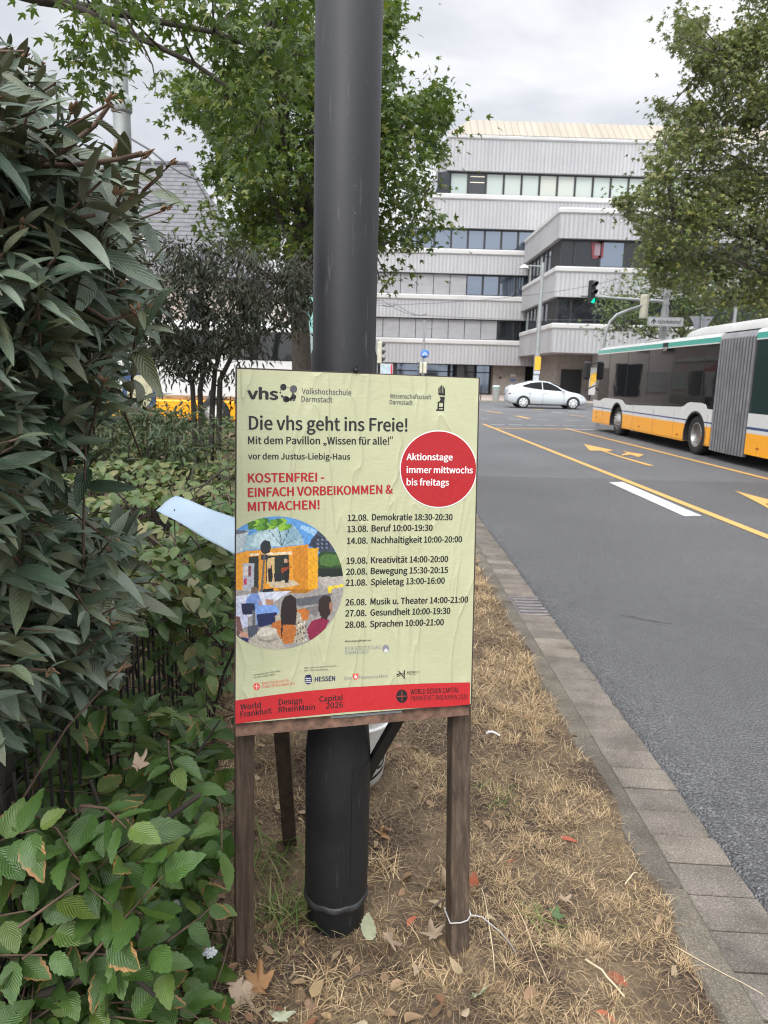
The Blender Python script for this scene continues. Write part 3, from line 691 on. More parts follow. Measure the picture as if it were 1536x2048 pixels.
# ---- the round photograph printed on the poster: a flat coloured print, cell by cell
PAL = []
def paint_print():
    # everything in the pixels of the enlarged photograph (see cB); later shapes cover earlier ones
    S = []
    a = lambda c, pts: S.append((c, np.array(pts, float)))
    a((88, 148, 205), [(0, 0), (700, 0), (700, 900), (0, 900)])
    for i in range(6): a((150, 188, 220), [(430 + i*22, 90 + i*9), (500 + i*22, 110 + i*14), (470 + i*22, 130 + i*10), (420 + i*15, 110 + i*8)])
    a((150, 145, 140), [(0, 395), (700, 380), (700, 900), (0, 900)])               # square
    a((176, 168, 158), [(530, 400), (700, 392), (700, 470), (560, 470)])
    a((60, 68, 88), [(470, 215), (500, 160), (545, 112), (600, 150), (640, 240), (560, 300), (530, 240)])
    a((44, 50, 66), [(480, 200), (520, 150), (590, 180), (600, 240), (530, 240)])
    for i in range(3):
        for j in range(3): a((110, 122, 146), [(522 + i*26, 172 + j*24), (536 + i*26, 174 + j*24), (536 + i*26, 186 + j*24), (522 + i*26, 184 + j*24)])
    a((38, 66, 30), [(530, 270), (560, 245), (620, 250), (680, 262), (700, 400), (530, 402)])
    a((72, 108, 48), [(536, 290), (570, 262), (640, 268), (682, 290), (660, 330), (600, 340), (545, 330)])
    a((22, 34, 22), [(530, 352), (700, 350), (700, 396), (530, 402)])
    a((176, 186, 190), [(30, 130), (115, 120), (75, 250), (30, 260)])                # grey house
    a((96, 100, 108), [(30, 120), (120, 124), (80, 140), (30, 146)])
    a((150, 180, 190), [(75, 245), (95, 160), (190, 120), (290, 90), (375, 82), (430, 155), (448, 205), (300, 220)])   # glass dome
    a((182, 205, 210), [(120, 220), (150, 150), (280, 105), (300, 215)]); a((130, 164, 180), [(330, 110), (375, 90), (425, 160), (340, 200)])
    for x0, y0, x1, y1 in ((290, 70, 310, 215), (310, 215, 372, 82), (310, 215, 230, 115), (310, 215, 440, 160)): a((70, 86, 96), [(x0 - 2, y0), (x0 + 3, y0), (x1 + 3, y1), (x1 - 2, y1)])
    for i in range(16):
        x, y = 80 + (i*53) % 240, 52 + (i*29) % 56; a(((96, 150, 40), (140, 186, 60), (62, 110, 30))[i % 3], [(x, y + 16), (x + 12, y - 8), (x + 40, y - 6), (x + 56, y + 12), (x + 30, y + 30), (x + 10, y + 34)])
    a((222, 150, 40), [(36, 262), (90, 248), (300, 225), (470, 206), (470, 490), (36, 480)])   # timber pavilion
    a((200, 128, 26), [(380, 225), (468, 210), (470, 494), (380, 478)]); a((224, 160, 28), [(470, 228), (530, 230), (528, 470), (470, 492)])
    a((236, 214, 180), [(120, 262), (370, 250), (376, 266), (120, 276)])
    a((40, 44, 36), [(112, 282), (172, 276), (172, 480), (112, 470)]); a((34, 42, 34), [(216, 276), (354, 268), (354, 430), (216, 440)])
    a((206, 176, 120), [(222, 290), (268, 284), (268, 440), (222, 445)]); a((210, 142, 40), [(172, 262), (216, 260), (216, 470), (172, 480)])
    a((196, 178, 150), [(240, 428), (380, 420), (420, 450), (300, 470), (240, 462)]); a((168, 110, 20), [(290, 470), (470, 480), (520, 470), (460, 500), (300, 500)])
    a((26, 26, 30), [(226, 352), (250, 330), (258, 400), (252, 432), (232, 432)]); a((198, 150, 120), [(230, 332), (246, 330), (246, 350), (230, 352)])   # musicians
    a((24, 24, 28), [(318, 322), (356, 316), (358, 376), (352, 436), (332, 438), (322, 380)]); a((190, 150, 120), [(324, 294), (344, 292), (346, 316), (326, 318)]); a((150, 60, 30), [(306, 352), (330, 344), (376, 338), (332, 366), (312, 382)])
    a((30, 32, 38), [(262, 384), (308, 378), (308, 430), (270, 432)]); a((24, 26, 36), [(180, 478), (262, 470), (262, 520), (190, 524)])
    a((34, 38, 44), [(180, 222), (190, 192), (214, 180), (238, 190), (248, 218), (240, 252), (214, 266), (190, 256)]); a((44, 46, 50), [(186, 268), (230, 268), (228, 300), (186, 298)]); a((90, 92, 96), [(202, 266), (212, 266), (196, 500), (184, 500)])
    a((170, 172, 180), [(76, 320), (146, 320), (142, 486), (76, 486)]); a((206, 196, 190), [(82, 340), (106, 338), (106, 396), (82, 396)]); a((176, 50, 90), [(84, 412), (102, 412), (102, 450), (84, 450)]); a((120, 60, 70), [(110, 336), (126, 336), (126, 400), (110, 400)])
    a((226, 196, 40), [(588, 462), (682, 446), (684, 460), (612, 474), (612, 504), (590, 500)])      # yellow bench
    a((90, 90, 96), [(360, 540), (620, 500), (560, 560), (420, 580)]); a((116, 112, 110), [(420, 600), (560, 560), (520, 640)])
    a((206, 208, 220), [(36, 520), (170, 496), (370, 486), (300, 530), (120, 640), (36, 660)])     # table
    a((186, 190, 212), [(36, 560), (100, 540), (110, 700), (36, 720)])
    a((112, 140, 196), [(96, 536), (126, 502), (168, 500), (198, 570), (180, 620), (100, 610)]); a((110, 90, 76), [(126, 470), (146, 458), (166, 468), (166, 500), (128, 502)]); a((186, 140, 116), [(170, 540), (186, 560), (200, 580), (180, 584)])
    a((24, 30, 62), [(66, 562), (148, 560), (150, 628), (76, 630)]); a((90, 92, 100), [(134, 600), (150, 600), (152, 700), (136, 700)])
    a((120, 156, 214), [(154, 600), (186, 572), (270, 570), (296, 600), (286, 680), (160, 690)]); a((170, 126, 100), [(212, 536), (262, 536), (256, 572), (216, 572)]); a((196, 204, 220), [(206, 536), (212, 504), (240, 492), (262, 506), (264, 538)])
    a((24, 34, 78), [(158, 628), (282, 614), (276, 680), (170, 708)])
    a((186, 108, 44), [(398, 600), (450, 590), (474, 606), (470, 660), (430, 668), (400, 640)])
    a((170, 160, 140), [(270, 640), (300, 616), (420, 616), (456, 720), (440, 800), (290, 800)])       # woman in a patterned dress
    for i in range(24): a(((70, 90, 80), (214, 206, 186), (60, 60, 64))[i % 3], [(376 + (i*31) % 76, 640 + (i*47) % 150), (390 + (i*31) % 76, 644 + (i*47) % 150), (384 + (i*31) % 76, 658 + (i*47) % 150)])
    a((178, 104, 44), [(250, 680), (300, 664), (386, 690), (400, 720), (380, 800), (330, 806), (250, 740)])
    a((36, 22, 20), [(310, 560), (330, 520), (366, 508), (396, 530), (402, 610), (396, 690), (306, 690), (304, 630)])
    a((26, 24, 28), [(308, 690), (318, 690), (312, 780), (306, 780)])
    a((132, 30, 62), [(462, 720), (490, 668), (540, 650), (600, 660), (560, 740), (480, 790)]); a((44, 30, 26), [(532, 600), (534, 540), (560, 514), (600, 516), (614, 560), (606, 620), (580, 660), (550, 650)]); a((150, 106, 84), [(596, 560), (612, 550), (616, 600), (604, 624)])
    a((110, 76, 70), [(36, 640), (60, 640), (80, 740), (40, 760)]); a((186, 140, 120), [(62, 730), (104, 740), (112, 770), (60, 760)]); a((36, 40, 84), [(36, 760), (110, 770), (110, 850), (36, 850)])
    a((70, 76, 90), [(104, 700), (170, 690), (170, 760), (110, 770)])
    a((172, 164, 150), [(106, 830), (120, 776), (160, 742), (180, 712), (226, 700), (276, 712), (290, 752), (318, 790), (330, 850)])   # straw hat
    a((200, 192, 178), [(162, 740), (190, 712), (230, 704), (280, 718), (284, 740), (230, 760), (180, 760)]); a((140, 132, 120), [(162, 758), (200, 780), (260, 780), (290, 762), (290, 778), (230, 800), (170, 784)])
    return S
S_ = paint_print()
ccx, ccy, ra_, rb_ = 282, 438, 400, 400
nr, na = 90, 300
rr_ = np.linspace(0, 1, nr + 1); th = np.linspace(0, 2*np.pi, na + 1)
cells, cols = [], []
lx = lambda y: 36 + (y - 60)*-.004
for i in range(nr):
    for j in range(na):
        q = [(ccx + ra_*r*math.cos(a_), ccy + rb_*r*math.sin(a_)) for r, a_ in ((rr_[i], th[j]), (rr_[i+1], th[j]), (rr_[i+1], th[j+1]), (rr_[i], th[j+1]))]
        if max(p[0] for p in q) < 38: continue
        cells.append([(max(p[0], 36), p[1]) for p in q])
cc = np.array([np.mean(q, 0) for q in cells]); colr = np.tile(np.array([120., 120, 120]), (len(cc), 1))
for c, pts in S_: colr[inpoly(cc, pts)] = c
px_, py_ = cc[:, 0], cc[:, 1]; tx = .07*np.sin(px_*.13 + 2*np.sin(py_*.05))*np.sin(py_*.11 + 1.7*np.sin(px_*.043)) + .04*np.sin(px_*.31 + py_*.07 + 2*np.sin(py_*.19))*np.sin(py_*.27)
colr *= (1 + tx[:, None])*(1 + RNG.normal(0, .03, (len(cc), 1)));  colr = np.clip(colr*.93, 0, 255)
lin = np.where(colr/255 <= .04045, colr/255/12.92, ((colr/255 + .055)/1.055)**2.4)
FP = lambda u, v: B(u, v, -.0017)
vs, fs = [], []
for q in cells: o = len(vs); vs += [FP(*cB(*p)) for p in q]; fs.append((o, o+1, o+2, o+3))
me = bpy.data.meshes.new('photo_print'); me.from_pydata(vs, [], fs)
ca = me.color_attributes.new('print', 'FLOAT_COLOR', 'CORNER')
ca.data.foreach_set('color', np.repeat(np.concatenate([lin, np.ones((len(lin), 1))], 1), 4, 0).reshape(-1).astype(np.float32))
k = NT('photo_ink'); at = k.n('Attribute', _attribute_name='print'); k.set(Base_Color=at.outputs['Color'], Roughness=.45); v = k.coord(); k.bump(k.noise(v, 6, 4), .3, .006); me.materials.append(k.m)
o = bpy.data.objects.new('photo_print', me); COL.objects.link(o); o.parent = poster; o.matrix_parent_inverse = world_of(poster).inverted()

# ---- wire tied round the right leg, its loose end in the grass
g = MB(); z = .21
ctr = gnd(915, 1830, .0); tt = atY(893, 1834, 1.70)
rp = LB_ + (LT_ - LB_)*((.20 - LB_[2])/(LT_[2] - LB_[2]))
ex = BM[:, 0]; ey = np.array([-ex[1], ex[0], 0])
loop = [rp + ex*a + ey*b_ + np.array([0, 0, dz]) for a, b_, dz in ((-.0285, .026, .0), (-.0295, -.0255, -.004), (0, -.0268, -.006), (.020, -.0265, -.002), (.029, -.025, .012), (.031, 0, .016), (.0285, .0255, .012), (0, .0265, .006), (-.0285, .026, .0))]
g.tube(loop, .0022, 6)
e0 = loop[4]; g.tube([e0, e0 + (.03, -.004, -.002), e0 + (.08, -.02, -.035), e0 + (.11, -.02, -.072), e0 + (.13, -.01, -.112)], .0018, 6)
tag(g.build('wire', plain('galvanised_wire', (.38, .37, .36, 1), .5, .3)), 'grey wire tied around the right timber leg of the board', 'wire')

# ---- white bucket lying behind the post
t = thing('bucket', 'white plastic bucket with black letters leaning behind the black post', 'bucket', (-.02, 2.8, .05))
MW = plain('dirty_white_plastic', (.70, .70, .68, 1), .4, var=.12, vscale=12)
ba = rad(8); bc = gnd(690, 1600, .055)
def BK(p):
    x, y, z = p; return (bc[0] + x + z*.05, bc[1] + .13 + y, bc[2] + z)
MB().lathe([(.132, 0), (.140, .004), (.164, .33), (.168, .335), (.168, .347), (.160, .347), (.158, .33), (.134, .012), (0, .012)], 48, fn=BK).build('body', MW, t)
MB().lathe([(.165, .285), (.1705, .288), (.1705, .296), (.166, .299)], 48, fn=BK).build('rim', MW, t)
def cylmap(u, v):
    r = .140 + (.164 - .140)*(v/.33) + .0016; return BK((r*math.cos(u), r*math.sin(u), v))
g = MB(); add_text(g, 'AEG', cylmap, (rad(-96), .075), (rad(-22), .115), .075, .03); g.build('lettering', I_BLK, t)
g = MB(); g.add([cylmap(rad(-96) + rad(78)*i/12, .058 + .044*i/12) for i in range(13)] + [cylmap(rad(-96) + rad(78)*i/12, .046 + .044*i/12) for i in range(12, -1, -1)], [[i, i+1, 24 - i, 25 - i] for i in range(12)])
g.build('black_line', I_BLK, t)
# ================================================================== BUILDINGS
k = NT('ribbed_concrete'); v = k.coord(); s = k.n('SeparateXYZ'); k.l(v, s.inputs[0])
xx = k.math('ADD', s.outputs[0], s.outputs[1])
rib = k.math('SINE', k.math('MULTIPLY', xx, 6.283/.34)); rib = k.ramp(k.math('MULTIPLY_ADD', rib, .5, .5), [(.55, (0, 0, 0, 1)), (.75, (1, 1, 1, 1))])
st = k.noise(k.coord(scale=(1, 1, .10)), 1.6, 5, .6); fn_ = k.noise(v, 5, 5, .6); big = k.noise(v, .25, 3)
c = k.ramp(st, [(.3, (.36, .36, .365, 1)), (.7, (.45, .447, .445, 1))])
c = k.mix(.4, c, k.ramp(fn_, [(.3, (.36, .36, .37, 1)), (.7, (.45, .45, .45, 1))]))
c = k.mix(1., c, k.ramp(big, [(.3, (.9, .9, .91, 1)), (.7, (1.05, 1.05, 1.05, 1))]), 'MULTIPLY')
c = k.mix(rib, c, k.mix(1., c, (.86, .86, .87, 1), 'MULTIPLY'))
k.set(Base_Color=c, Roughness=.85, Specular_IOR_Level=.25); k.bump(rib, .6, .08); M_RIB = k.m
k = NT('concrete_ledge'); v = k.coord(); st = k.noise(k.coord(scale=(.5, .5, 2)), .8, 4, .55)
k.set(Base_Color=k.ramp(st, [(.3, (.42, .415, .405, 1)), (.6, (.50, .495, .485, 1))]), Roughness=.85); M_LEDGE = k.m
k = NT('roof_metal'); v = k.coord(); s = k.n('SeparateXYZ'); k.l(v, s.inputs[0])
seam = k.math('LESS_THAN', k.math('FRACT', k.math('MULTIPLY', s.outputs[0], 1/.62)), .12)
c = k.ramp(k.noise(k.coord(scale=(1, .1, .1)), 1.1, 4), [(.3, (.27, .235, .185, 1)), (.7, (.34, .30, .24, 1))])
k.set(Base_Color=k.mix(seam, c, (.22, .19, .15, 1)), Roughness=.6); k.bump(seam, .5, .05); M_ROOF = k.m
M_FRAME = plain('black_window_frame', (.018, .018, .02, 1), .45)
M_GL = glass('window_glass', (.16, .19, .235, 1), .06); M_GL.node_tree.nodes['Principled BSDF'].inputs['Metallic'].default_value = .75; M_GLD = glass('dark_glass', (.020, .023, .028, 1), .06, .5); M_GLD.node_tree.nodes['Principled BSDF'].inputs['Metallic'].default_value = .3
k = NT('blind_behind_glass'); v = k.coord(); a = k.n('ObjectInfo')
k.set(Base_Color=k.ramp(a.outputs['Random'], [(0, (.33, .39, .37, 1)), (.5, (.39, .44, .41, 1)), (1, (.43, .45, .40, 1))]), Roughness=.08, Specular_IOR_Level=.5); M_PALE = k.m
k = NT('grey_slat_blind'); v = k.coord(); s = k.n('SeparateXYZ'); k.l(v, s.inputs[0])
sl_ = k.math('SINE', k.math('MULTIPLY', s.outputs[2], 6.283/.11)); n = k.noise(v, 1.5, 4)
k.set(Base_Color=k.mix(k.math('MULTIPLY_ADD', sl_, .5, .5), k.ramp(n, [(.3, (.30, .30, .31, 1)), (.7, (.40, .40, .405, 1))]), (.22, .22, .23, 1)), Roughness=.5); M_BLIND = k.m
k = NT('lit_office_glass'); v = k.coord(); s = k.n('SeparateXYZ'); k.l(v, s.inputs[0])
k.set(Base_Color=(.03, .035, .04, 1), Roughness=.05); M_OFF = k.m
M_BRN = plain('brown_wall_panel', (.24, .21, .185, 1), .8, var=.2, vscale=2); M_DRK = plain('dark_interior', (.012, .012, .013, 1), .6)
YB, YWG = 70., 57.
bld = thing('office_building', 'grey ribbed concrete office block with long window strips and a beige metal roof', 'building', (16, 76, 0))
XR = 44.
# main block: parapet bands (bottom, top, left end), each with a paler ledge cap
bands = [(2.95, 4.75, -1.5), (7.12, 8.75, -1.5), (11.18, 12.85, -1.5), (15.19, 17.62, 4.9), (20.10, 22.75, 6.0)]
for z0, z1, xl in bands:
    MB().box((xl, YB, z0), (XR, YB + 24, z1)).build('parapet', M_RIB, bld)
    g = MB(); h = .5 if z1 < 20 else .38
    g.bbox((xl - .12, YB - .14, z1), (XR + .1, YB + 24, z1 + h), .10); g.build('ledge', M_LEDGE, bld)
# window strips: (bottom, top, left, right, pane width)
def strip(z0, z1, xa, xb, wpane, y, kinds, back=.45, parent=bld):
    MB().box((xa, y + back + .12, z0), (xb, y + back + 3, z1)).build('window_recess', M_DRK, parent)
    n = max(1, int(round((xb - xa)/wpane)))
    for i in range(n):
        a_, b_ = xa + (xb - xa)*i/n, xa + (xb - xa)*(i+1)/n
        kk = kinds(i, n)
        if kk == 'blind':
            g = MB(); g.box((a_ + .03, y + back - .12, z0 + .05), (b_ - .03, y + back - .06, z1 - .08)); g.build('blind', M_BLIND, parent); continue
        g = MB(); t_ = .09
        for q in (((a_, z0), (a_ + t_, z1)), ((b_ - t_, z0), (b_, z1)), ((a_ + t_, z0), (b_ - t_, z0 + t_*1.3)), ((a_ + t_, z1 - t_*1.6), (b_ - t_, z1))):
            g.box((q[0][0], y + back - .05, q[0][1]), (q[1][0], y + back + .1, q[1][1]))
        f = g.build('window', M_FRAME, parent)
        MB().box((a_ + t_, y + back + .02, z0 + t_*1.3), (b_ - t_, y + back + .04, z1 - t_*1.6)).build('pane', {'pale': M_PALE, 'glass': M_GL, 'dark': M_GLD, 'off': M_OFF}[kk], f)
        if kk == 'off':
            g = MB()
            for zz in (.55, .8): g.box((a_ + t_ + .1, y + back - .002, z0 + (z1 - z0)*zz), (b_ - t_ - .05, y + back + .015, z0 + (z1 - z0)*zz + .05))
            g.build('ceiling_light', LITE, f)
    MB().box((xa - .1, y + back - .13, z0 - .03), (xb, y + back - .055, z0 + .06)).build('window_sill', M_FRAME, parent)
k = NT('office_light'); k.set(Base_Color=(.8, .75, .6, 1), Emission_Color=(1, .9, .7, 1), Emission_Strength=.5); LITE = k.m
strip(18.12, 20.10, 6.35, 39, 1.64, YB, lambda i, n: 'off' if i == 1 else 'pale')
strip(13.35, 15.19, 2.0, 14.4, 1.55, YB, lambda i, n: 'glass')
strip(13.35, 15.19, 14.4, 40, 3.2, YB, lambda i, n: 'dark')
strip(9.25, 11.18, -1.0, 14.4, 1.54, YB, lambda i, n: 'blind' if i < 6 else 'glass')
strip(5.25, 7.12, -1.0, 14.4, 1.54, YB, lambda i, n: 'blind' if i < 8 else 'dark')
# slanted end pane of the top strip, roof
g = MB(); g.add([(4.95, YB + .5, 18.12), (6.3, YB + .2, 18.12), (6.3, YB + .2, 20.1), (5.7, YB + .5, 20.1)], [(0, 1, 2, 3)]); g.build('slanted_pane', M_GLD, bld)
MB().box((5.2, YB + .7, 18.12), (6.3, YB + 20, 20.1)).build('end_wall', M_GLD, bld)
g = MB(); zt = 25.05; z0 = 23.13
g.add([(5.95, YB - .1, z0), (XR, YB - .1, z0), (XR, YB + 2.2, zt), (8.1, YB + 2.2, zt), (8.1, YB + 22, zt), (5.95, YB + 24, z0), (XR, YB + 22, zt), (XR, YB + 24, z0)], [(0, 1, 2, 3), (0, 3, 4, 5), (3, 2, 6, 4), (4, 6, 7, 5), (1, 7, 6, 2), (0, 5, 7, 1)])
g.build('roof', M_ROOF, bld)
# ground floor: dark set-back shopfront, columns, doors
MB().box((-1., YB + 2.6, .13), (XR, YB + 20, 2.95)).build('ground_floor', M_DRK, bld)
for i, (xa, xb) in enumerate(((1.9, 4.4), (4.5, 7.1), (7.2, 8.1), (8.3, 9.7), (9.8, 11.2))):
    g = MB()
    for q in ((xa, .13, xa + .09, 2.9), (xb - .09, .13, xb, 2.9), (xa + .09, 2.2, xb - .09, 2.3), (xa + .09, .13, xb - .09, .25)): g.box((q[0], YB + 2.45, q[1]), (q[2], YB + 2.58, q[3]))
    f = g.build('shop_window', M_FRAME, bld); MB().box((xa + .09, YB + 2.5, .25), (xb - .09, YB + 2.52, 2.9)).build('pane', M_GL if i != 3 else M_OFF, f)
for x in (1.3, 7.7): MB().bbox((x, YB + .3, .13), (x + .7, YB + 1., 2.95), .03).build('column', M_FRAME, bld)
MB().box((11.3, YB + 1.2, .13), (14.4, YB + 2.55, 2.95)).build('entrance_wall', M_BRN, bld)
for i, (x, z, m_) in enumerate(((11.9, 1.7, M_FRAME), (13.0, 1.5, plain('blue_plate', (.05, .12, .3, 1), .4)), (13.0, 1.95, M_LEDGE))): MB().box((x, YB + 1.16, z), (x + (.5 if i else .25), YB + 1.198, z + .2)).build('wall_plate', m_, bld)
# wing
XW = 13.42
wb = [(3.80, 5.55), (7.93, 9.71), (12.16, 13.89)]
for z0, z1 in wb:
    MB().box((XW, YWG, z0), (XR + 2, YB - .004, z1)).build('wing_parapet', M_RIB, bld)
    MB().bbox((XW - .1, YWG - .12, z1), (XR + 2.1, YB - .15, z1 + .44), .1).build('wing_ledge', M_LEDGE, bld)
def stripx(z0, z1, ya, yb, wpane, x, back=.4):
    n = int(round((yb - ya)/wpane))
    for i in range(n):
        a_, b_ = ya + (yb - ya)*i/n, ya + (yb - ya)*(i+1)/n; g = MB(); t_ = .1
        for q in (((a_, z0), (a_ + t_, z1)), ((b_ - t_, z0), (b_, z1)), ((a_ + t_, z0), (b_ - t_, z0 + .12)), ((a_ + t_, z1 - .15), (b_ - t_, z1))): g.box((x + back - .05, q[0][0], q[0][1]), (x + back + .1, q[1][0], q[1][1]))
        f = g.build('window', M_FRAME, bld); MB().box((x + back + .02, a_ + t_, z0 + .12), (x + back + .04, b_ - t_, z1 - .15)).build('pane', M_GL if i % 3 != 1 else M_PALE, f)
for z0, z1, kd in ((10.15, 12.16, lambda i, n: 'glass' if i % 2 else 'dark'), (5.99, 7.93, lambda i, n: 'dark')):
    MB().box((XW + .62, YWG + .62, z0), (XR, YB - .01, z1)).build('wing_core', M_DRK, bld)
    strip(z0, z1, XW + .36, XW + 1.4, 1.04, YWG, lambda i, n: 'dark'); strip(z0, z1, XW + 1.4, 34, 1.95, YWG, kd)
    stripx(z0, z1, YWG + .6, YB - .6, 1.55, XW)
# posters seen through the wing's glass
g = MB(); p = [(16.0, 12.02), (17.0, 12.1), (17.0, 10.9), (16.2, 10.8)]; g.prism(p, lambda u, v, d: (u, YWG + .40 + d, v), 0, .02); g.build('red_banner', plain('red_banner', (.17, .03, .04, 1), .5), bld)
g = MB(); g.box((16.3, YWG + .385, 11.05), (16.75, YWG + .398, 11.9)); g.build('banner_print', plain('pink_print', (.24, .17, .19, 1), .5), bld)
# undercroft of the wing
MB().box((XW + 1.5, YWG + 4, .13), (XR, YB - .02, 3.80)).build('wing_ground_wall', M_BRN, bld)
MB().box((XW + 1.9, YWG + 3.92, .13), (XW + 3.6, YWG + 3.99, 2.6)).build('wing_door', M_DRK, bld)
MB().box((XW + 4.4, YWG + 3.2, .13), (XW + 5.2, YWG + 3.98, 3.8)).build('wing_column', M_LEDGE, bld)
MB().box((XW + 8.2, YWG + 3.88, .13), (XW + 12, YWG + 3.98, 3.3)).build('wing_shop', M_DRK, bld)
g = MB(); g.box((XW + 5.2, YWG + 1.0, 3.2), (XW + 6.6, YWG + 1.6, 3.8)); g.box((XW + 7.3, YWG + 1.0, 2.7), (XW + 9, YWG + 1.2, 3.4)); g.build('hanging_sign', M_FRAME, bld)
# colourful advertising panel on the pavement
t = thing('advertising_board', 'colourful red and yellow panel under the overhanging wing', 'sign', (18.1, 58.5, .13))
g = MB(); g.bbox((17.0, 58.5, .6), (18.9, 58.62, 2.75), .02); g.build('panel', plain('advert_grey', (.5, .5, .5, 1), .5), t)
g = MB(); g.prism([(17.05, 2.0), (17.9, 2.7), (18.85, 2.35), (18.85, 1.5), (17.6, 1.55)], lambda u, v, d: (u, 58.49 - d, v), 0, .008); g.build('print', plain('advert_red', (.55, .07, .06, 1), .5, var=.5, vscale=2), t)
g = MB(); g.prism([(17.05, 1.2), (17.7, 1.9), (17.5, 2.4), (17.05, 2.2)], lambda u, v, d: (u, 58.477 - d, v), 0, .008); g.build('print', plain('advert_yellow', (.75, .45, .05, 1), .5, var=.3), t)
g = MB()
for x in (17.1, 18.7): g.box((x, 58.52, .13), (x + .08, 58.6, .6))
g.build('feet', M_FRAME, t)

# ---- house with the grey tiled hip roof, left
k = NT('slate_tiles'); v = k.coord(); s = k.n('SeparateXYZ'); k.l(v, s.inputs[0])
row = k.math('FRACT', k.math('MULTIPLY', s.outputs[2], 1/.30)); c = k.ramp(k.noise(v, 2.5, 5), [(.3, (.095, .095, .105, 1)), (.7, (.16, .16, .17, 1))])
k.set(Base_Color=k.mix(k.math('LESS_THAN', row, .22), c, (.04, .04, .046, 1)), Roughness=.7); k.bump(row, .5, .1); M_TILE = k.m
M_STUC = plain('beige_stucco', (.42, .35, .30, 1), .9, var=.12, vscale=1.5)
hs = thing('house', 'beige house with grey tiled hip roof behind the dark shrub', 'house', (-17, 51, 0))
MB().box((-27, 46, 0), (-8.2, 58, 7.3)).build('wall', M_STUC, hs)
g = MB(); e = 7.2
g.add([(-27.6, 45.3, e), (-7.3, 45.3, e), (-7.3, 58.7, e), (-27.6, 58.7, e), (-22, 52, 15.2), (-12.9, 52, 15.2)], [(0, 1, 5, 4), (1, 2, 5), (2, 3, 4, 5), (3, 0, 4), (0, 3, 2, 1)]); rf = g.build('roof', M_TILE, hs)
g = MB(); g.tube([(-7.3, 45.3, e), (-12.9, 52, 15.25)], .13, 6); g.tube([(-12.9, 52, 15.25), (-22, 52, 15.25)], .13, 6); g.build('ridge_tiles', M_TILE, rf)
for x, m_ in ((-14.4, M_GLD), (-11.7, M_GLD), (-17.1, M_GLD)):
    g = MB(); g.bbox((x, 45.85, 4.2), (x + 1.3, 46.05, 6.4), .03); w_ = g.build('window', M_LEDGE, hs); MB().box((x + .12, 45.82, 4.32), (x + 1.18, 45.848, 6.28)).build('pane', m_, w_)
g = MB(); g.bbox((-16.3, 46.4, 8.6), (-14.2, 49, 10.0), .02); d_ = g.build('dormer', M_LEDGE, rf); MB().box((-16., 46.36, 8.8), (-14.5, 46.395, 9.8)).build('dormer_window', M_GLD, d_)
for ya, yb, za, zb, m_, nm in ((46.5, 50.4, .85, 2.9, M_GLD, 'added_shop_glazing'), (50.7, 51.9, .2, 2.8, M_LEDGE, 'added_shop_door'), (52.3, 54.6, .85, 2.6, M_GLD, 'added_shop_glazing'), (55.2, 57.6, 1.2, 2.4, M_PALE, 'added_shop_sign'), (47, 49.4, 4.4, 6.2, M_GLD, 'window'), (51, 52.2, 4.4, 6.2, M_GLD, 'window'), (54, 56.6, 4.4, 6.2, M_PALE, 'window')):  # unseen side wall; details invented to vary the reflections in the bus windows
    MB().bbox((-8.2, ya, za), (-8.10, yb, zb), .02).build(nm, m_, hs)
MB().prism([(-8.19, 3.2), (-8.19, 3.0), (-7.2, 2.55), (-7.2, 2.62)], lambda u, v, d: (u, d, v), 46.4, 50.5).build('added_awning', plain('awning_red', (.22, .04, .04, 1), .7), hs)  # out of view, added for the same bus window reflections
MB().bbox((-8.24, 46.02, 0), (-8.10, 57.98, .8), .02).build('plinth', M_BRN, hs); MB().bbox((-8.24, 46.02, 3.3), (-8.08, 57.98, 3.55), .03).build('string_course', M_LEDGE, hs)
# ---- pale building behind the maple trunk
pb = thing('pale_building', 'pale pinkish building seen between shrub and maple trunk', 'building', (-9, 68, 0))
M_PINK = plain('pale_render', (.62, .56, .52, 1), .9, var=.06)
MB().box((-15, 62, 0), (-3.2, 74, 9.3)).build('wall', M_PINK, pb)
for i in range(5):
    for z in (4.2, 6.8):
        x = -14 + i*2.1; g = MB(); g.bbox((x, 61.9, z), (x + 1.1, 62.05, z + 1.6), .03); w_ = g.build('window', M_LEDGE, pb); MB().box((x + .1, 61.87, z + .1), (x + 1., 61.898, z + 1.5)).build('pane', M_GLD, w_)
for xa, xb, za, zb, m_ in ((-14.6, -11.2, .5, 3.1, M_GLD), (-10.8, -9.9, .1, 2.9, M_BRN), (-9.4, -7.6, .9, 2.7, M_LEDGE), (-7.2, -4.9, .5, 3.2, M_GLD), (-4.5, -3.6, .1, 2.8, M_BRN)):  # unseen ground row, shaped so the bus windows reflect irregular blocks
    MB().bbox((xa, 61.9, za), (xb, 62.05, zb), .03).build('shopfront', m_, pb)
MB().bbox((-15.3, 61.7, 9.3), (-2.9, 74.3, 9.7), .05).build('cornice', M_LEDGE, pb)
# turquoise glass shelter edge behind the trunk
t = thing('glass_kiosk', 'turquoise glass kiosk wall behind the maple trunk', 'kiosk', (-1.9, 31, 0))
g = MB(); g.bbox((-3.4, 30, 0), (-1.2, 32, 4.8), .04); g.build('glass_wall', glass('turquoise_glass', (.18, .42, .38, 1), .12), t)
g = MB(); [g.bbox((x, 29.9, 0), (x + .12, 30.02, 4.9), .01) for x in (-3.45, -2.35, -1.25)]; g.build('posts', M_LEDGE, t)
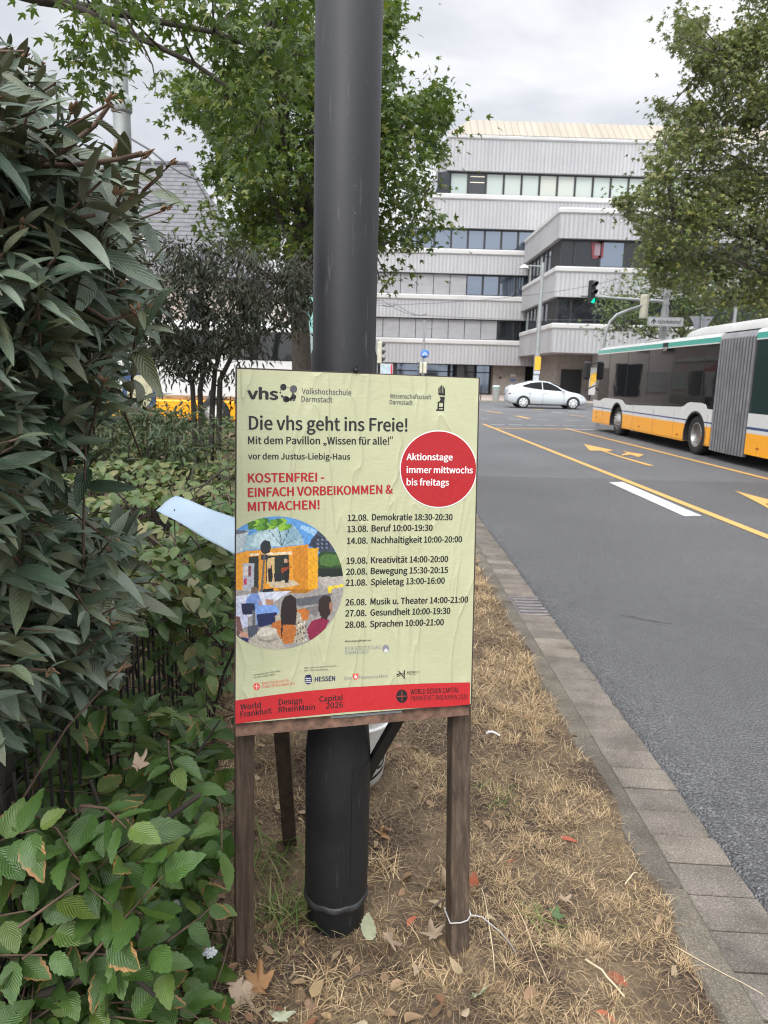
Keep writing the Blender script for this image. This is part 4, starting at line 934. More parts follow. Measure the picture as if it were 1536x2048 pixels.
# ================================================================== BUS AND CARS
def carpaint(name, c, rough=.25):
    k = NT(name); v = k.coord(); n = k.noise(v, 1.2, 4); d = k.noise(v, 40, 4, .7)
    k.set(Base_Color=k.mix(k.ramp(d, [(.6, (0, 0, 0, 1)), (.85, (.12, .12, .12, 1))]), c, (.2, .18, .16, 1)), Roughness=k.math('MULTIPLY_ADD', n, .15, rough - .07), Coat_Weight=.5, Coat_Roughness=.08); return k.m
M_BW = carpaint('bus_white', (.62, .62, .60, 1)); M_BO = carpaint('bus_orange', (.90, .37, .0, 1)); M_BG = carpaint('bus_green', (.06, .38, .31, 1)); M_BLUE = carpaint('bus_blue', (.03, .05, .16, 1))
M_TYRE = plain('tyre_rubber', (.018, .018, .018, 1), .8, var=.3, vscale=20, bump=.3); M_HUB = plain('wheel_metal', (.34, .33, .31, 1), .4, .6, .3, 15); M_RUB = plain('black_rubber', (.015, .015, .016, 1), .6)
M_ROOFG = plain('bus_roof_grey', (.45, .45, .43, 1), .5, var=.08, vscale=2)
k = NT('bus_window_glass'); v = k.coord(); k.set(Base_Color=(.012, .013, .014, 1), Roughness=.03, Specular_IOR_Level=.5); k.bump(k.noise(v, .7, 3), .05, .05); M_BGL = k.m
M_IN = plain('bus_interior', (.03, .03, .032, 1), .8); M_BEL = None
k = NT('bellows_rubber'); v = k.coord(); n = k.noise(k.coord(scale=(1, 1, .15)), 10, 4)
k.set(Base_Color=k.ramp(n, [(.3, (.055, .055, .058, 1)), (.7, (.10, .10, .105, 1))]), Roughness=.55); M_BEL = k.m
XS = 7.6; BWD = 2.55
bus = thing('articulated_bus', 'white and orange articulated bus with green roof stripe and grey bellows', 'bus', (XS + BWD/2, 17, 0))
SX = lambda u, v, d: (XS + d, u, v)       # (y, z) outline on the bus's side, thickness d inward
def arch(yc, r, zc, n=14): return [(yc + r*math.cos(math.pi*i/n), zc + r*math.sin(math.pi*i/n)) for i in range(n + 1)]
Y0, Y1 = 16.42, 25.48
yA, yB_ = 22.95, 17.25      # wheel centres
RA = .60; ZA = .43
def arc_pts(yc, z, r=RA, n=16):      # over the wheel, from +y to -y at height z
    a0 = math.asin(max(-1, min(1, (z - ZA)/r))); return [(yc + r*math.cos(a0 + (math.pi - 2*a0)*i/n), ZA + r*math.sin(a0 + (math.pi - 2*a0)*i/n)) for i in range(n + 1)]
def half_arc(yc, z0, z1, side, r=RA, n=8):    # arc between two heights, on one side of the wheel
    a0, a1 = math.asin((z0 - ZA)/r), math.asin((z1 - ZA)/r)
    return [(yc + side*r*math.cos(a0 + (a1 - a0)*i/n), ZA + r*math.sin(a0 + (a1 - a0)*i/n)) for i in range(n + 1)]
# orange skirt in three pieces, blue pinstripe, white flank
ZB, ZO, ZP0, ZP1 = .27, .70, .775, .81
def skirt(z0, z1):
    return [[(Y1, z0)] + [(Y1, z1)] + half_arc(yA, z0, z1, 1)[::-1], [p for p in half_arc(yA, z0, z1, -1)] + [p for p in half_arc(yB_, z0, z1, 1)[::-1]], half_arc(yB_, z0, z1, -1) + [(Y0, z1), (Y0, z0)]]
g = MB(); [g.prism(q, SX, 0, .06) for q in skirt(ZB, ZO)]; g.build('orange_skirt', M_BO, bus)
g = MB(); [g.prism(q, SX, .0, .06) for q in skirt(ZO, ZP0)]; g.build('white_trim', M_BW, bus)
g = MB(); [g.prism(q, SX, .0, .06) for q in skirt(ZP0, ZP1)]; g.build('blue_pinstripe', M_BLUE, bus)
win = [(Y1 - .02, 1.04), (25.0, 1.02), (24.72, 1.03), (24.45, 1.10), (24.2, 1.13), (22.75, 1.13), (22.5, 1.10), (22.3, 1.01), (22.1, .985), (18.15, 1.09), (17.95, 1.12), (17.8, 1.19), (17.6, 1.225), (17.0, 1.225), (16.8, 1.2), (16.72, 1.11), (16.6, 1.10), (Y0, 1.10)]
zt = 1.0
fl = [(Y1, ZP1)] + [(Y1, win[0][1])] + win + [(Y0, ZP1)] + half_arc(yB_, ZP1, ZA + RA*.999, -1) + half_arc(yB_, ZP1, ZA + RA*.999, 1)[::-1][1:] + half_arc(yA, ZP1, ZA + RA*.999, -1) + half_arc(yA, ZP1, ZA + RA*.999, 1)[::-1][1:]
g = MB(); g.prism(fl, SX, 0, .06); g.build('white_flank', M_BW, bus)
ztop = 2.555
g = MB(); g.prism([(p[0], p[1]) for p in win] + [(Y0, ztop), (Y1 - .12, ztop)], SX, .012, .05); gl = g.build('side_glazing', M_BGL, bus)
g = MB()
for y in (24.05, 22.3, 20.6, 18.9, 17.1): g.box((XS + .008, y - .012, 1.25), (XS + .0125, y + .012, ztop - .02))
g.build('pane_joint', M_RUB, gl)
g = MB(); g.box((XS - .004, Y0, ztop), (XS + .05, Y1 - .13, ztop + .028)); g.build('white_roof_line', M_BW, bus)
g = MB(); g.box((XS - .002, Y0, ztop + .028), (XS + .05, Y1 - .13, ztop + .145)); g.build('green_stripe', M_BG, bus)
g = MB(); g.box((XS - .006, 19.3, ztop + .01), (XS - .002, 19.65, ztop + .15)); g.build('fleet_number_plate', M_RUB, bus)
g = MB(); add_text(g, '218', lambda u, v: (XS - .0075, u, v), (19.6, ztop + .035), (19.36, ztop + .035), .09, .02); g.build('fleet_number', M_BW, bus)
def shell(ya, yb, mat, name, frontcap=False):
    prof = [(.0, ztop + .145), (.03, ztop + .205), (.12, ztop + .245), (.35, ztop + .26), (BWD - .35, ztop + .26), (BWD - .12, ztop + .245), (BWD - .03, ztop + .205), (BWD, ztop + .145)]
    g = MB(); secs = [(ya, 0, 0), (yb - .5, 0, 0), (yb - .2, .02, .03), (yb - .05, .07, .09), (yb, .14, .16)] if frontcap else [(ya, 0, 0), (yb, 0, 0)]
    vs = []
    for y, sx, sz in secs: vs += [(XS + sx + x*(BWD - 2*sx)/BWD, y, z - sz*(z - ztop)/.3) for x, z in prof]
    n = len(prof); g.add(vs, [(i*n + j, i*n + j + 1, (i+1)*n + j + 1, (i+1)*n + j) for i in range(len(secs)-1) for j in range(n-1)] + [list(range(n))[::-1], [(len(secs)-1)*n + j for j in range(n)]], 0, False)
    return g.build(name, mat, bus)
shell(Y0, Y1, M_BW, 'roof_edge', True)
# inner body, far side, front
MB().box((XS + .07, Y0, .32), (XS + BWD - .07, Y1 - .12, 1.0)).build('floor_body', M_IN, bus) if False else None
MB().box((XS + .45, Y0 + .02, .30), (XS + BWD - .45, Y1 - .1, .95)).build('chassis', M_IN, bus)
MB().box((XS + .06, Y0 + .01, 1.26), (XS + BWD - .06, Y1 - .15, ztop - .02)).build('cabin_core', M_IN, bus)
g = MB(); g.box((XS + BWD - .05, Y0, .27), (XS + BWD, Y1 - .1, 1.2)); g.build('far_flank', M_BW, bus); MB().box((XS + BWD - .05, Y0, 1.2), (XS + BWD, Y1 - .12, ztop + .145)).build('far_glazing', M_BGL, bus)
g = MB(); fp = [(XS + .02, Y1 - .10), (XS + .10, Y1 + .0), (XS + .5, Y1 + .10), (XS + BWD - .5, Y1 + .10), (XS + BWD - .10, Y1), (XS + BWD - .02, Y1 - .10)]
g.prism(fp, lambda u, v, d: (u, v, d), 1.05, ztop + .10); g.build('windscreen', M_BGL, bus)
g = MB(); g.prism(fp, lambda u, v, d: (u, v, d), .70, 1.05); g.build('front_panel', M_BW, bus); g = MB(); g.prism(fp, lambda u, v, d: (u, v, d), .28, .70); g.build('front_bumper', M_BO, bus)
# mirror on its arm
g = MB(); g.tube([(XS + .1, Y1 + .05, 1.55), (XS - .22, Y1 + .35, 1.35)], .022, 6); g.tube([(XS + .1, Y1 + .05, 2.3), (XS - .22, Y1 + .35, 2.22)], .022, 6); mi_ = g.build('mirror_arm', M_RUB, bus)
g = MB(); g.bbox((XS - .34, Y1 + .22, 1.72), (XS - .10, Y1 + .44, 2.34), .06); g.build('mirror', M_RUB, bus)
g = MB(); g.bbox((XS + .15, Y1 + .1, .75), (XS + .5, Y1 + .14, 1.0), .02); g.build('headlight', plain('lamp_glass', (.6, .6, .62, 1), .1), bus)
# bellows
g = MB(); nb = 12; YB0, YB1 = 14.83, 16.40
prof = [(0, .20), (0, ztop + .08), (.06, ztop + .18), (.2, ztop + .22), (BWD - .2, ztop + .22), (BWD - .06, ztop + .18), (BWD, ztop + .08), (BWD, .20)]
vs = []
secs = []
for i in range(nb*4 + 1):
    y = YB0 + (YB1 - YB0)*i/(nb*4); d_ = .085*(1 - abs(math.sin(math.pi*i/4))) - .02
    secs.append((y, d_))
for y, d_ in secs: vs += [(XS + d_ + x*(BWD - 2*d_)/BWD, y, z - d_ if z > 1 else z + .02*math.sin((y - YB0)*2) - .03 * math.sin((y - YB0)/(YB1 - YB0)*math.pi)) for x, z in prof]
n = len(prof)
for i in range(len(secs)-1): g.add([vs[i*n + j] for j in range(n)] + [vs[(i+1)*n + j] for j in range(n)], [(j, (j+1) % n, n + (j+1) % n, n + j) for j in range(n)], 1 if i % 4 in (1, 2) else 0)
g.build('bellows', [M_BEL, plain('bellows_frame', (.17, .17, .178, 1), .5, .2, .2, 4)], bus)
# rear section
R0, R1 = 7.2, 14.80
yR = 9.6
g = MB(); g.prism([(R1, ZB), (R1, ZO)] + half_arc(yR, ZB, ZO, 1)[::-1], SX, 0, .06); g.prism(half_arc(yR, ZB, ZO, -1) + [(R0, ZO), (R0, ZB)], SX, 0, .06); g.build('orange_skirt', M_BO, bus)
g = MB(); g.prism([(R1, ZO), (R1, ZP0)] + half_arc(yR, ZO, ZP0, 1)[::-1], SX, 0, .06); g.prism(half_arc(yR, ZO, ZP0, -1) + [(R0, ZP0), (R0, ZO)], SX, 0, .06); g.build('white_trim', M_BW, bus)
g = MB(); g.prism([(R1, ZP0), (R1, ZP1 + .02)] + half_arc(yR, ZP0, ZP1 + .02, 1)[::-1], SX, 0, .06); g.prism(half_arc(yR, ZP0, ZP1 + .02, -1) + [(R0, ZP1 + .02), (R0, ZP0)], SX, 0, .06); g.build('blue_pinstripe', M_BLUE, bus)
g = MB(); g.prism([(R1, ZP1 + .02), (R1, 1.10), (R0, 1.10), (R0, ZP1 + .02)] + half_arc(yR, ZP1 + .02, ZA + RA*.999, -1) + half_arc(yR, ZP1 + .02, ZA + RA*.999, 1)[::-1][1:], SX, 0, .06); g.build('white_flank', M_BW, bus)
g = MB(); g.prism([(R1, 1.10), (R1, ztop), (R0, ztop), (R0, 1.10)], SX, .012, .05); gl = g.build('side_glazing', M_BGL, bus)
g = MB()
for y in (13.2, 11.6, 10.): g.box((XS + .008, y - .012, 1.15), (XS + .0125, y + .012, ztop - .02))
g.build('pane_joint', M_RUB, gl)
g = MB(); g.box((XS - .004, R0, ztop), (XS + .05, R1, ztop + .028)); g.build('white_roof_line', M_BW, bus)
g = MB(); g.box((XS - .002, R0, ztop + .028), (XS + .05, R1, ztop + .145)); g.build('green_stripe', M_BG, bus)
shell(R0, R1, M_BW, 'roof_edge')
MB().box((XS + .45, R0 + .02, .30), (XS + BWD - .45, R1 - .02, .95)).build('chassis', M_IN, bus); MB().box((XS + .06, R0 + .01, 1.26), (XS + BWD - .06, R1 - .01, ztop)).build('cabin_core', M_IN, bus)
g = MB(); g.box((XS + BWD - .05, R0, .27), (XS + BWD, R1, ztop + .145)); g.box((XS + .06, R0, .27), (XS + BWD - .06, R0 + .05, ztop + .1)); g.build('far_flank', M_BW, bus)
# roof pods
def pod(ya, yb, z0, h, name):
    g = MB(); secs = [(ya, .6), (ya + .1, .85), (ya + .35, 1), (yb - .5, 1), (yb - .2, .9), (yb - .04, .55), (yb, .12)]; vs = []
    pr = [(.10, 0), (.14, .6), (.32, .95), (.6, 1.), (BWD - .6, 1.), (BWD - .32, .95), (BWD - .14, .6), (BWD - .10, 0)]
    for y, s_ in secs: vs += [(XS + x, y, z0 + z*h*s_) for x, z in pr]
    n = 8; g.add(vs, [(i*n + j, i*n + j + 1, (i+1)*n + j + 1, (i+1)*n + j) for i in range(len(secs)-1) for j in range(n-1)], 0, True); return g.build(name, M_ROOFG, bus)
pod(R0 + .5, 18.5, ztop + .24, .23, 'roof_pod'); pod(20.2, 21.4, ztop + .25, .06, 'roof_hatch')
# wheels
def wheel(par, x, y, r=.47, w=.28, deep=False):
    fn = lambda p: (x + p[2], y + p[0], r + p[1] - .0)
    wl = MB().lathe([(r*.62, .015), (r*.70, -.005), (r*.93, .0), (r, .035), (r, w), (r*.6, w)], 36, fn=fn).build('wheel', M_TYRE, par)
    if deep: pr = [(r*.64, .012), (r*.60, .0), (r*.56, .03), (r*.50, .15), (r*.30, .16), (r*.28, .07), (r*.22, .06), (0, .06)]
    else: pr = [(r*.64, .012), (r*.60, -.008), (r*.55, .015), (r*.48, .01), (r*.46, -.03), (r*.34, -.05), (r*.32, -.07), (r*.2, -.09), (0, -.09)]
    MB().lathe(pr, 30, fn=fn).build('rim', M_HUB, wl)
    g = MB()
    for i in range(10):
        q = i*2*math.pi/10; rr = r*(.41 if not deep else .38); c_ = (rr*math.cos(q), rr*math.sin(q)); g.lathe([(0, -.075 if not deep else .135), (.018, -.072 if not deep else .138), (.018, .1 if deep is False else .165)], 8, fn=lambda p, c_=c_: fn((p[0] + c_[0], p[1] + c_[1], p[2])))
    g.build('bolts', M_HUB, wl)
    return wl
wheel(bus, XS + .07, yA, .455); wheel(bus, XS + .05, yB_, .465, .3, True); wheel(bus, XS + .05, yR, .465, .3, True)
for y in (yA, yB_, yR):
    g = MB(); p_ = arc_pts(y, ZB + .02, RA); p2 = arc_pts(y, ZB + .02, RA - .05)
    g.prism(p_ + p2[::-1], SX, -.006, .3); g.build('wheel_arch_trim', M_RUB, bus)
g = MB()
for y, z in ((25.0, .62), (25.0, .45), (20.9, .42), (18.2, .40), (16.85, .42), (14.3, .42), (12.9, .42)): g.box((XS - .008, y - .05, z - .015), (XS - .001, y + .05, z + .02))
g.build('side_reflector', plain('reflector_brown', (.35, .07, .01, 1), .3), bus)
g = MB()
for y in (24.35, 21.5, 19.9, 18.5, 16.62, 13.5, 12.0): g.box((XS - .0012, y - .006, ZB + .01), (XS + .002, y + .006, .98))
g.box((XS - .0012, 16.45, .295), (XS + .002, 25.3, .305)); g.build('panel_seams', plain('seam_dark', (.10, .08, .06, 1), .7), bus)
# bus stop light reflection is left to the glass

k = NT('car_window_glass'); k.set(Base_Color=(.006, .007, .008, 1), Roughness=.08, Specular_IOR_Level=.10); M_CGL = k.m
# ---- white crossover car, seen from its right side
def car_mesh(L, W_, st, name, par_mat, T):
    """st: list of (s, zbot, zbelt, ztop, wbody, wtop)"""
    g = MB(); vs = []; n = 12
    for s_, zb, zl, zt_, wb, wt in st:
        zm = zb + (zl - zb)*.45
        half = [(wb*.86, zb), (wb*.97, zb + .08), (wb, zm), (wb*.985, zl - .06), (wb*.94, zl), (wt, zt_ - (.05 if zt_ > zl + .1 else 0)), (wt*.6, zt_)]
        vs += [T(s_, -y, z) for y, z in half] + [T(s_, y, z) for y, z in half[::-1]]
    n = 14
    g.add(vs, [(i*n + j, i*n + (j+1) % n, (i+1)*n + (j+1) % n, (i+1)*n + j) for i in range(len(st)-1) for j in range(n)] + [list(range(n)), [(len(st)-1)*n + j for j in range(n)][::-1]], 0, True)
    return g.build(name, par_mat)
XC0 = atY(1017, 795, 43.2)[0]; YC = 43.2; ZC = 0.
CT = lambda s_, y, z: (XC0 + s_, YC + .93 + y, ZC + z)
car = thing('car', 'white rounded crossover car crossing in front of the concrete building', 'car', (XC0 + 2.4, YC + .93, 0))
M_CW = carpaint('car_white', (.54, .575, .59, 1), .2)
st = [(0, .45, .93, .96, .70, .55), (.05, .36, 1.12, 1.20, .80, .60), (.22, .28, 1.19, 1.31, .87, .57), (.6, .25, 1.21, 1.44, .91, .55), (1.1, .22, 1.17, 1.555, .925, .56), (1.6, .2, 1.12, 1.615, .93, .57), (2.1, .2, 1.08, 1.62, .93, .58), (2.5, .2, 1.05, 1.56, .93, .57), (2.95, .2, 1.02, 1.37, .93, .58), (3.35, .2, 1.0, 1.15, .93, .64), (3.62, .21, .96, 1.03, .93, .72), (3.8, .22, .93, .99, .92, .72), (4.2, .23, .85, .92, .90, .66), (4.5, .26, .73, .79, .83, .6), (4.68, .3, .58, .64, .70, .5), (4.75, .36, .5, .54, .55, .4)]
cb = car_mesh(4.75, 1.86, st, 'body', M_CW, CT); cb.parent = car; cb.matrix_parent_inverse = world_of(car).inverted()
def side_y(s_, z):      # half width of the body at (s,z) above the belt
    for a_, b_ in zip(st, st[1:]):
        if a_[0] <= s_ <= b_[0]:
            t_ = (s_ - a_[0])/(b_[0] - a_[0]); q = [a_[i] + (b_[i] - a_[i])*t_ for i in range(6)]
            zl, zt_, wb, wt = q[2], q[3] - .05, q[4]*.94, q[5]; f_ = min(1, max(0, (z - zl)/(zt_ - zl))); return wb + (wt - wb)*f_
def side_poly(pts, name, mat, off=.018):
    g = MB()
    ss = sorted(set([p[0] for p in pts] + [q[0] for q in st if min(p[0] for p in pts) < q[0] < max(p[0] for p in pts)] + list(np.linspace(min(p[0] for p in pts) + .004, max(p[0] for p in pts) - .004, 16))))
    cols = []
    for s_ in ss:      # the pane follows the body's own curve
        zs = []
        for (s0, z0), (s1, z1) in zip(pts, pts[1:] + pts[:1]):
            if min(s0, s1) <= s_ <= max(s0, s1): zs += [z0 + (z1 - z0)*(s_ - s0)/(s1 - s0)] if abs(s1 - s0) > 1e-6 else [z0, z1]
        cols.append((s_, min(zs), max(zs)))
    for sg in (-1, 1):
        nr_ = 6; vs = [CT(s_, sg*(side_y(s_, a_ + (b_ - a_)*r_/nr_) + off), a_ + (b_ - a_)*r_/nr_) for s_, a_, b_ in cols for r_ in range(nr_ + 1)]
        g.add(vs, [(i*(nr_+1) + r_, (i+1)*(nr_+1) + r_, (i+1)*(nr_+1) + r_ + 1, i*(nr_+1) + r_ + 1) for i in range(len(cols)-1) for r_ in range(nr_)])
    o = g.build(name, mat); o.parent = car; o.matrix_parent_inverse = world_of(car).inverted(); return o
side_poly([(.74, 1.285), (1.0, 1.385), (1.35, 1.49), (1.7, 1.54), (1.98, 1.55), (1.98, 1.12), (1.3, 1.19)], 'rear_side_window', M_CGL, .04)
side_poly([(2.03, 1.55), (2.3, 1.535), (2.6, 1.44), (2.95, 1.26), (3.22, 1.06), (3.15, 1.04), (2.03, 1.11)], 'front_side_window', M_CGL)
g = MB(); 
for s0, s1, z0, z1, w0, w1 in ((2.62, 3.55, 1.525, 1.075, .50, .62), (.35, 1.15, 1.37, 1.565, .46, .48)): g.add([CT(s0, -w0, z0 + .015), CT(s0, w0, z0 + .015), CT(s1, w1, z1 + .015), CT(s1, -w1, z1 + .015)], [(0, 1, 2, 3)])
o = g.build('windscreen', M_CGL); o.parent = car; o.matrix_parent_inverse = world_of(car).inverted()
def cpart(g, name, m_):
    o = g.build(name, m_, car); return o
for s_ in (.90, 3.85):
    for sg in (-1, 1):
        fn = lambda p, s_=s_, sg=sg: CT(s_ + p[0], sg*(.945 - p[2]), .345 + p[1])
        wl = MB().lathe([(.26, .01), (.33, .0), (.345, .03), (.345, .22), (.2, .22)], 28, fn=fn).build('wheel', M_TYRE, car)
        MB().lathe([(.262, .012), (.255, .004), (.08, -.004), (0, -.004)], 28, fn=fn).build('rim', plain('white_alloy', (.55, .57, .58, 1), .35), wl)
        g = MB()
        for i in range(7):
            q = i*2*math.pi/7 + .2; g.add([fn((r_*math.cos(q + d_), r_*math.sin(q + d_), -.008)) for r_, d_ in ((.10, -.12), (.235, -.10), (.235, .10), (.10, .12))], [(0, 1, 2, 3)])
        g.build('spoke_gap', M_RUB, wl)
        if sg == -1:
            ap = [(.40*math.cos(math.pi*i/16), .40*math.sin(math.pi*i/16)) for i in range(17)]
            g = MB(); g.prism([(a_, b_) for a_, b_ in ap] + [(-.40, -.14), (.40, -.14)], lambda u, v, d, s_=s_: CT(s_ + u, -(.936 - d), .345 + v), 0, .1); cpart(g, 'wheel_arch', M_RUB)
g = MB(); g.bbox((XC0 + 1.3, YC - .012, .20), (XC0 + 3.45, YC + .02, .27), .01); cpart(g, 'sill', M_RUB)
g = MB(); g.bbox((XC0 + 3.13, YC - .13, 1.0), (XC0 + 3.33, YC + .02, 1.13), .05); cpart(g, 'mirror', M_CW)
g = MB(); g.prism([(3.98, .80), (4.18, .82), (4.42, .73), (4.45, .69), (4.2, .72)], lambda u, v, d: CT(u, -(.905 - (u - 3.98)*.12) - d*.0, v) if d == 0 else CT(u, -(.87 - (u - 3.98)*.12), v), 0, 1); cpart(g, 'headlight', plain('headlamp', (.3, .32, .34, 1), .1))
g = MB(); g.prism([(.02, .86), (.34, .90), (.30, .84), (.06, .80)], lambda u, v, d: CT(u, -(.80 + u*.25) if d == 0 else -.6, v), 0, 1); cpart(g, 'tail_light', plain('tail_lamp', (.12, .02, .02, 1), .2))
for x_, y_ in ((1.1, .010), (2.1, .004)): g = MB(); g.bbox((XC0 + x_, YC + y_ - .008, .88), (XC0 + x_ + .24, YC + .03, .91), .006); cpart(g, 'door_handle', plain('handle_grey', (.35, .36, .37, 1), .4))
g = MB(); 
for s_ in (1.26, 2.02, 3.28): g.box((XC0 + s_, YC - .004, .3), (XC0 + s_ + .014, YC + .02, .93))
cpart(g, 'door_gap', plain('gap_grey', (.2, .21, .22, 1), .5))

# ---- white and yellow bus in the side street on the left, seen through the shrubs
t = thing('side_street_bus', 'white and yellow bus mostly hidden behind the dark shrub', 'bus', (-7, 22, 0))
g = MB(); g.bbox((-13, 21, .85), (-2.0, 23.5, 3.05), .12); g.build('body', M_BW, t)
g = MB(); g.bbox((-12.98, 20.98, .28), (-2.02, 23.5, .845), .05); g.build('yellow_skirt', M_BO, t)
for i in range(5):
    g = MB(); g.bbox((-12.6 + i*2.1, 20.975, 2.0), (-10.7 + i*2.1, 21.03, 2.8), .02); g.build('window', M_BGL, t)
for x in (-10.5, -4.6):
    fn = lambda p, x=x: (x + p[0], 20.95 + p[2], .46 + p[1]); wl = MB().lathe([(.29, .01), (.44, 0), (.46, .04), (.46, .3), (.2, .3)], 28, fn=fn).build('wheel', M_TYRE, t); MB().lathe([(.29, .012), (.2, -.02), (0, -.03)], 20, fn=fn).build('rim', M_HUB, wl)
g = MB(); g.box((-3.4, 20.965, 1.0), (-2.6, 20.972, 1.35)); g.box((-3.2, 20.962, 1.3), (-2.3, 20.97, 1.55)); g.build('red_mark', plain('red_foil', (.5, .03, .04, 1), .4), t)
# ================================================================== MASTS, SIGNALS, LAMPS
M_GALV = plain('galvanised_steel', (.30, .315, .31, 1), .5, .35, .15, 3); M_SIGG = plain('signal_cream', (.55, .52, .40, 1), .55, var=.15); M_SIGB = plain('signal_black', (.012, .013, .014, 1), .45)
k = NT('green_lamp'); k.set(Base_Color=(.0, .5, .3, 1), Emission_Color=(.0, .95, .42, 1), Emission_Strength=1.6); M_GRN = k.m
M_LENS = plain('dark_lens', (.03, .015, .012, 1), .2)
def signal_head(par, c, face, hgt=.92, wid=.30, body=M_SIGB, lit=None, hoods=True):
    """three-lamp head; c centre, face = unit direction the lamps look"""
    c = np.array(c, float); f = nrm(np.array([face[0], face[1], 0.])); r = np.array([f[1], -f[0], 0]); u = np.array([0, 0, 1.])
    fn = lambda p: c + r*p[0] + f*p[1] + u*p[2]
    g = MB(); g.bbox((-wid/2, -.11, -hgt/2), (wid/2, .06, hgt/2), .03, M=fn); hd = g.build('signal_head', body, par)
    for i in range(3):
        z = hgt/2 - hgt*(i + .5)/3
        MB().lathe([(0, .062), (wid*.36, .062), (wid*.36, .075), (0, .085)], 20, fn=lambda p, z=z: fn((p[0], p[2], p[1] + z))).build('lamp', M_GRN if lit == i else M_LENS, hd)
        g = MB(); n = 12; rr = wid*.40
        aa = [rad(-25) + rad(230)*j/n for j in range(n + 1)]
        vs = [fn((rr*math.cos(a_), .06, z + rr*math.sin(a_))) for a_ in aa] + [fn((rr*.96*math.cos(a_), .06 + .20*max(.3, .5 + .5*math.sin(a_)), z + rr*.96*math.sin(a_) - .02)) for a_ in aa]
        g.add(vs, [(j, j+1, n + 2 + j, n + 1 + j) for j in range(n)], 0, True); g.build('hood', M_SIGB, hd)
    return hd
# big mast with arm and direction sign
mx_, my_ = 11.55, 30.
t = thing('signal_mast', 'grey steel signal mast with a long arm above the bus', 'traffic light', (mx_, my_, .12))
g = MB(); g.tube([(mx_, my_, .0), (mx_, my_, 4.6)], [.165, .15], 20); g.tube([(mx_, my_, 4.6), (mx_, my_, 7.2)], [.125, .11], 20); g.build('pole', M_GALV, t)
g = MB(); g.tube([(mx_, my_, 4.75), (mx_, my_, 4.85)], .15, 20); g.tube([(mx_, my_, 5.1), (mx_, my_, 5.2)], .15, 20); g.tube([(mx_ - .1, my_, 4.88), (mx_ - 1.7, my_ - .02, 4.94), (mx_ - 3.45, my_, 5.02)], [.07, .055, .045], 10); g.build('arm', M_GALV, t)
signal_head(t, (8.52, 29.86, 5.14), (.55, -1), .92, .30, M_SIGB, 2)
t = thing('street_sign', 'white direction sign reading G\u00fcterbahnhof with an up arrow', 'sign', (11.43, 29.7, 3.9))
g = MB(); a_, b_ = atY(1297, 632, 29.6), atY(1366, 655, 29.6); x0, x1, z0, z1 = a_[0], b_[0], b_[2] + .02, a_[2] - .02
rr = .05; op = []
for cx_, cz_, q0 in ((x1 - rr, z1 - rr, 0), (x0 + rr, z1 - rr, 90), (x0 + rr, z0 + rr, 180), (x1 - rr, z0 + rr, 270)): op += [(cx_ + rr*math.cos(rad(q0 + 30*i)), cz_ + rr*math.sin(rad(q0 + 30*i))) for i in range(4)]
g.prism(op, lambda u, v, d: (u, 29.6 + d, v), 0, .04); g.build('panel', plain('sign_grey_white', (.50, .51, .52, 1), .4), t)
g = MB(); ip = [(x0 + (x - x0)*.975 + (x1 - x0)*.0125, z0 + (z - z0)*.90 + (z1 - z0)*.05) for x, z in op]; ip2 = [(x0 + (x - x0)*.962 + (x1 - x0)*.019, z0 + (z - z0)*.85 + (z1 - z0)*.075) for x, z in op]
n = len(ip); g.add([(x, 29.597, z) for x, z in ip] + [(x, 29.597, z) for x, z in ip2], [(i, (i+1) % n, (i+1) % n + n, i + n) for i in range(n)])
zc = (z0 + z1)/2; xa = x0 + .23
for q in ([(xa - .02, zc - .1), (xa + .02, zc - .1), (xa + .02, zc + .09), (xa - .02, zc + .09)], [(xa, zc + .12), (xa + .10, zc - .01), (xa + .10, zc - .06), (xa, zc + .055), (xa - .10, zc - .06), (xa - .10, zc - .01)]): g.add([(u, 29.594, v) for u, v in q], [list(range(len(q)))])
add_text(g, 'G\u00fcterbahnhof', lambda u, v: (u, 29.594, v), (x0 + .40, zc - .075), (x1 - .11, zc - .075), .15, .012); g.build('lettering', M_SIGB, t)
g = MB(); [g.box((11.40, 29.64, z), (11.60, 29.86, z + .04)) for z in (z0 + .06, z1 - .1)]; g.build('bracket', M_GALV, t)
# curved arm signal behind the bus
t = thing('curved_signal_mast', 'bent grey pipe mast carrying a signal head seen from behind', 'traffic light', (8.5, 27.6, 0))
pts = [(8.45, 27.6, .0), (8.45, 27.6, 2.9), (8.5, 27.6, 3.5), (8.62, 27.6, 3.85), (8.85, 27.6, 4.1), (9.25, 27.6, 4.27), (9.75, 27.6, 4.45)]
g = MB(); g.tube(pts, .055, 12); g.build('pole', M_GALV, t); signal_head(t, (9.85, 27.6, 4.42), (.75, .75), .86, .28, M_SIGG)
# signal on the near side, half behind the black post
t = thing('signal_post', 'cream traffic light half hidden behind the black post', 'traffic light', (.1, 30, 0))
g = MB(); g.tube([(.02, 30.06, 0), (.02, 30.06, 3.1)], .06, 12); g.build('pole', M_GALV, t); signal_head(t, (.13, 30, 2.58), (1., .25), .86, .30, M_SIGG)
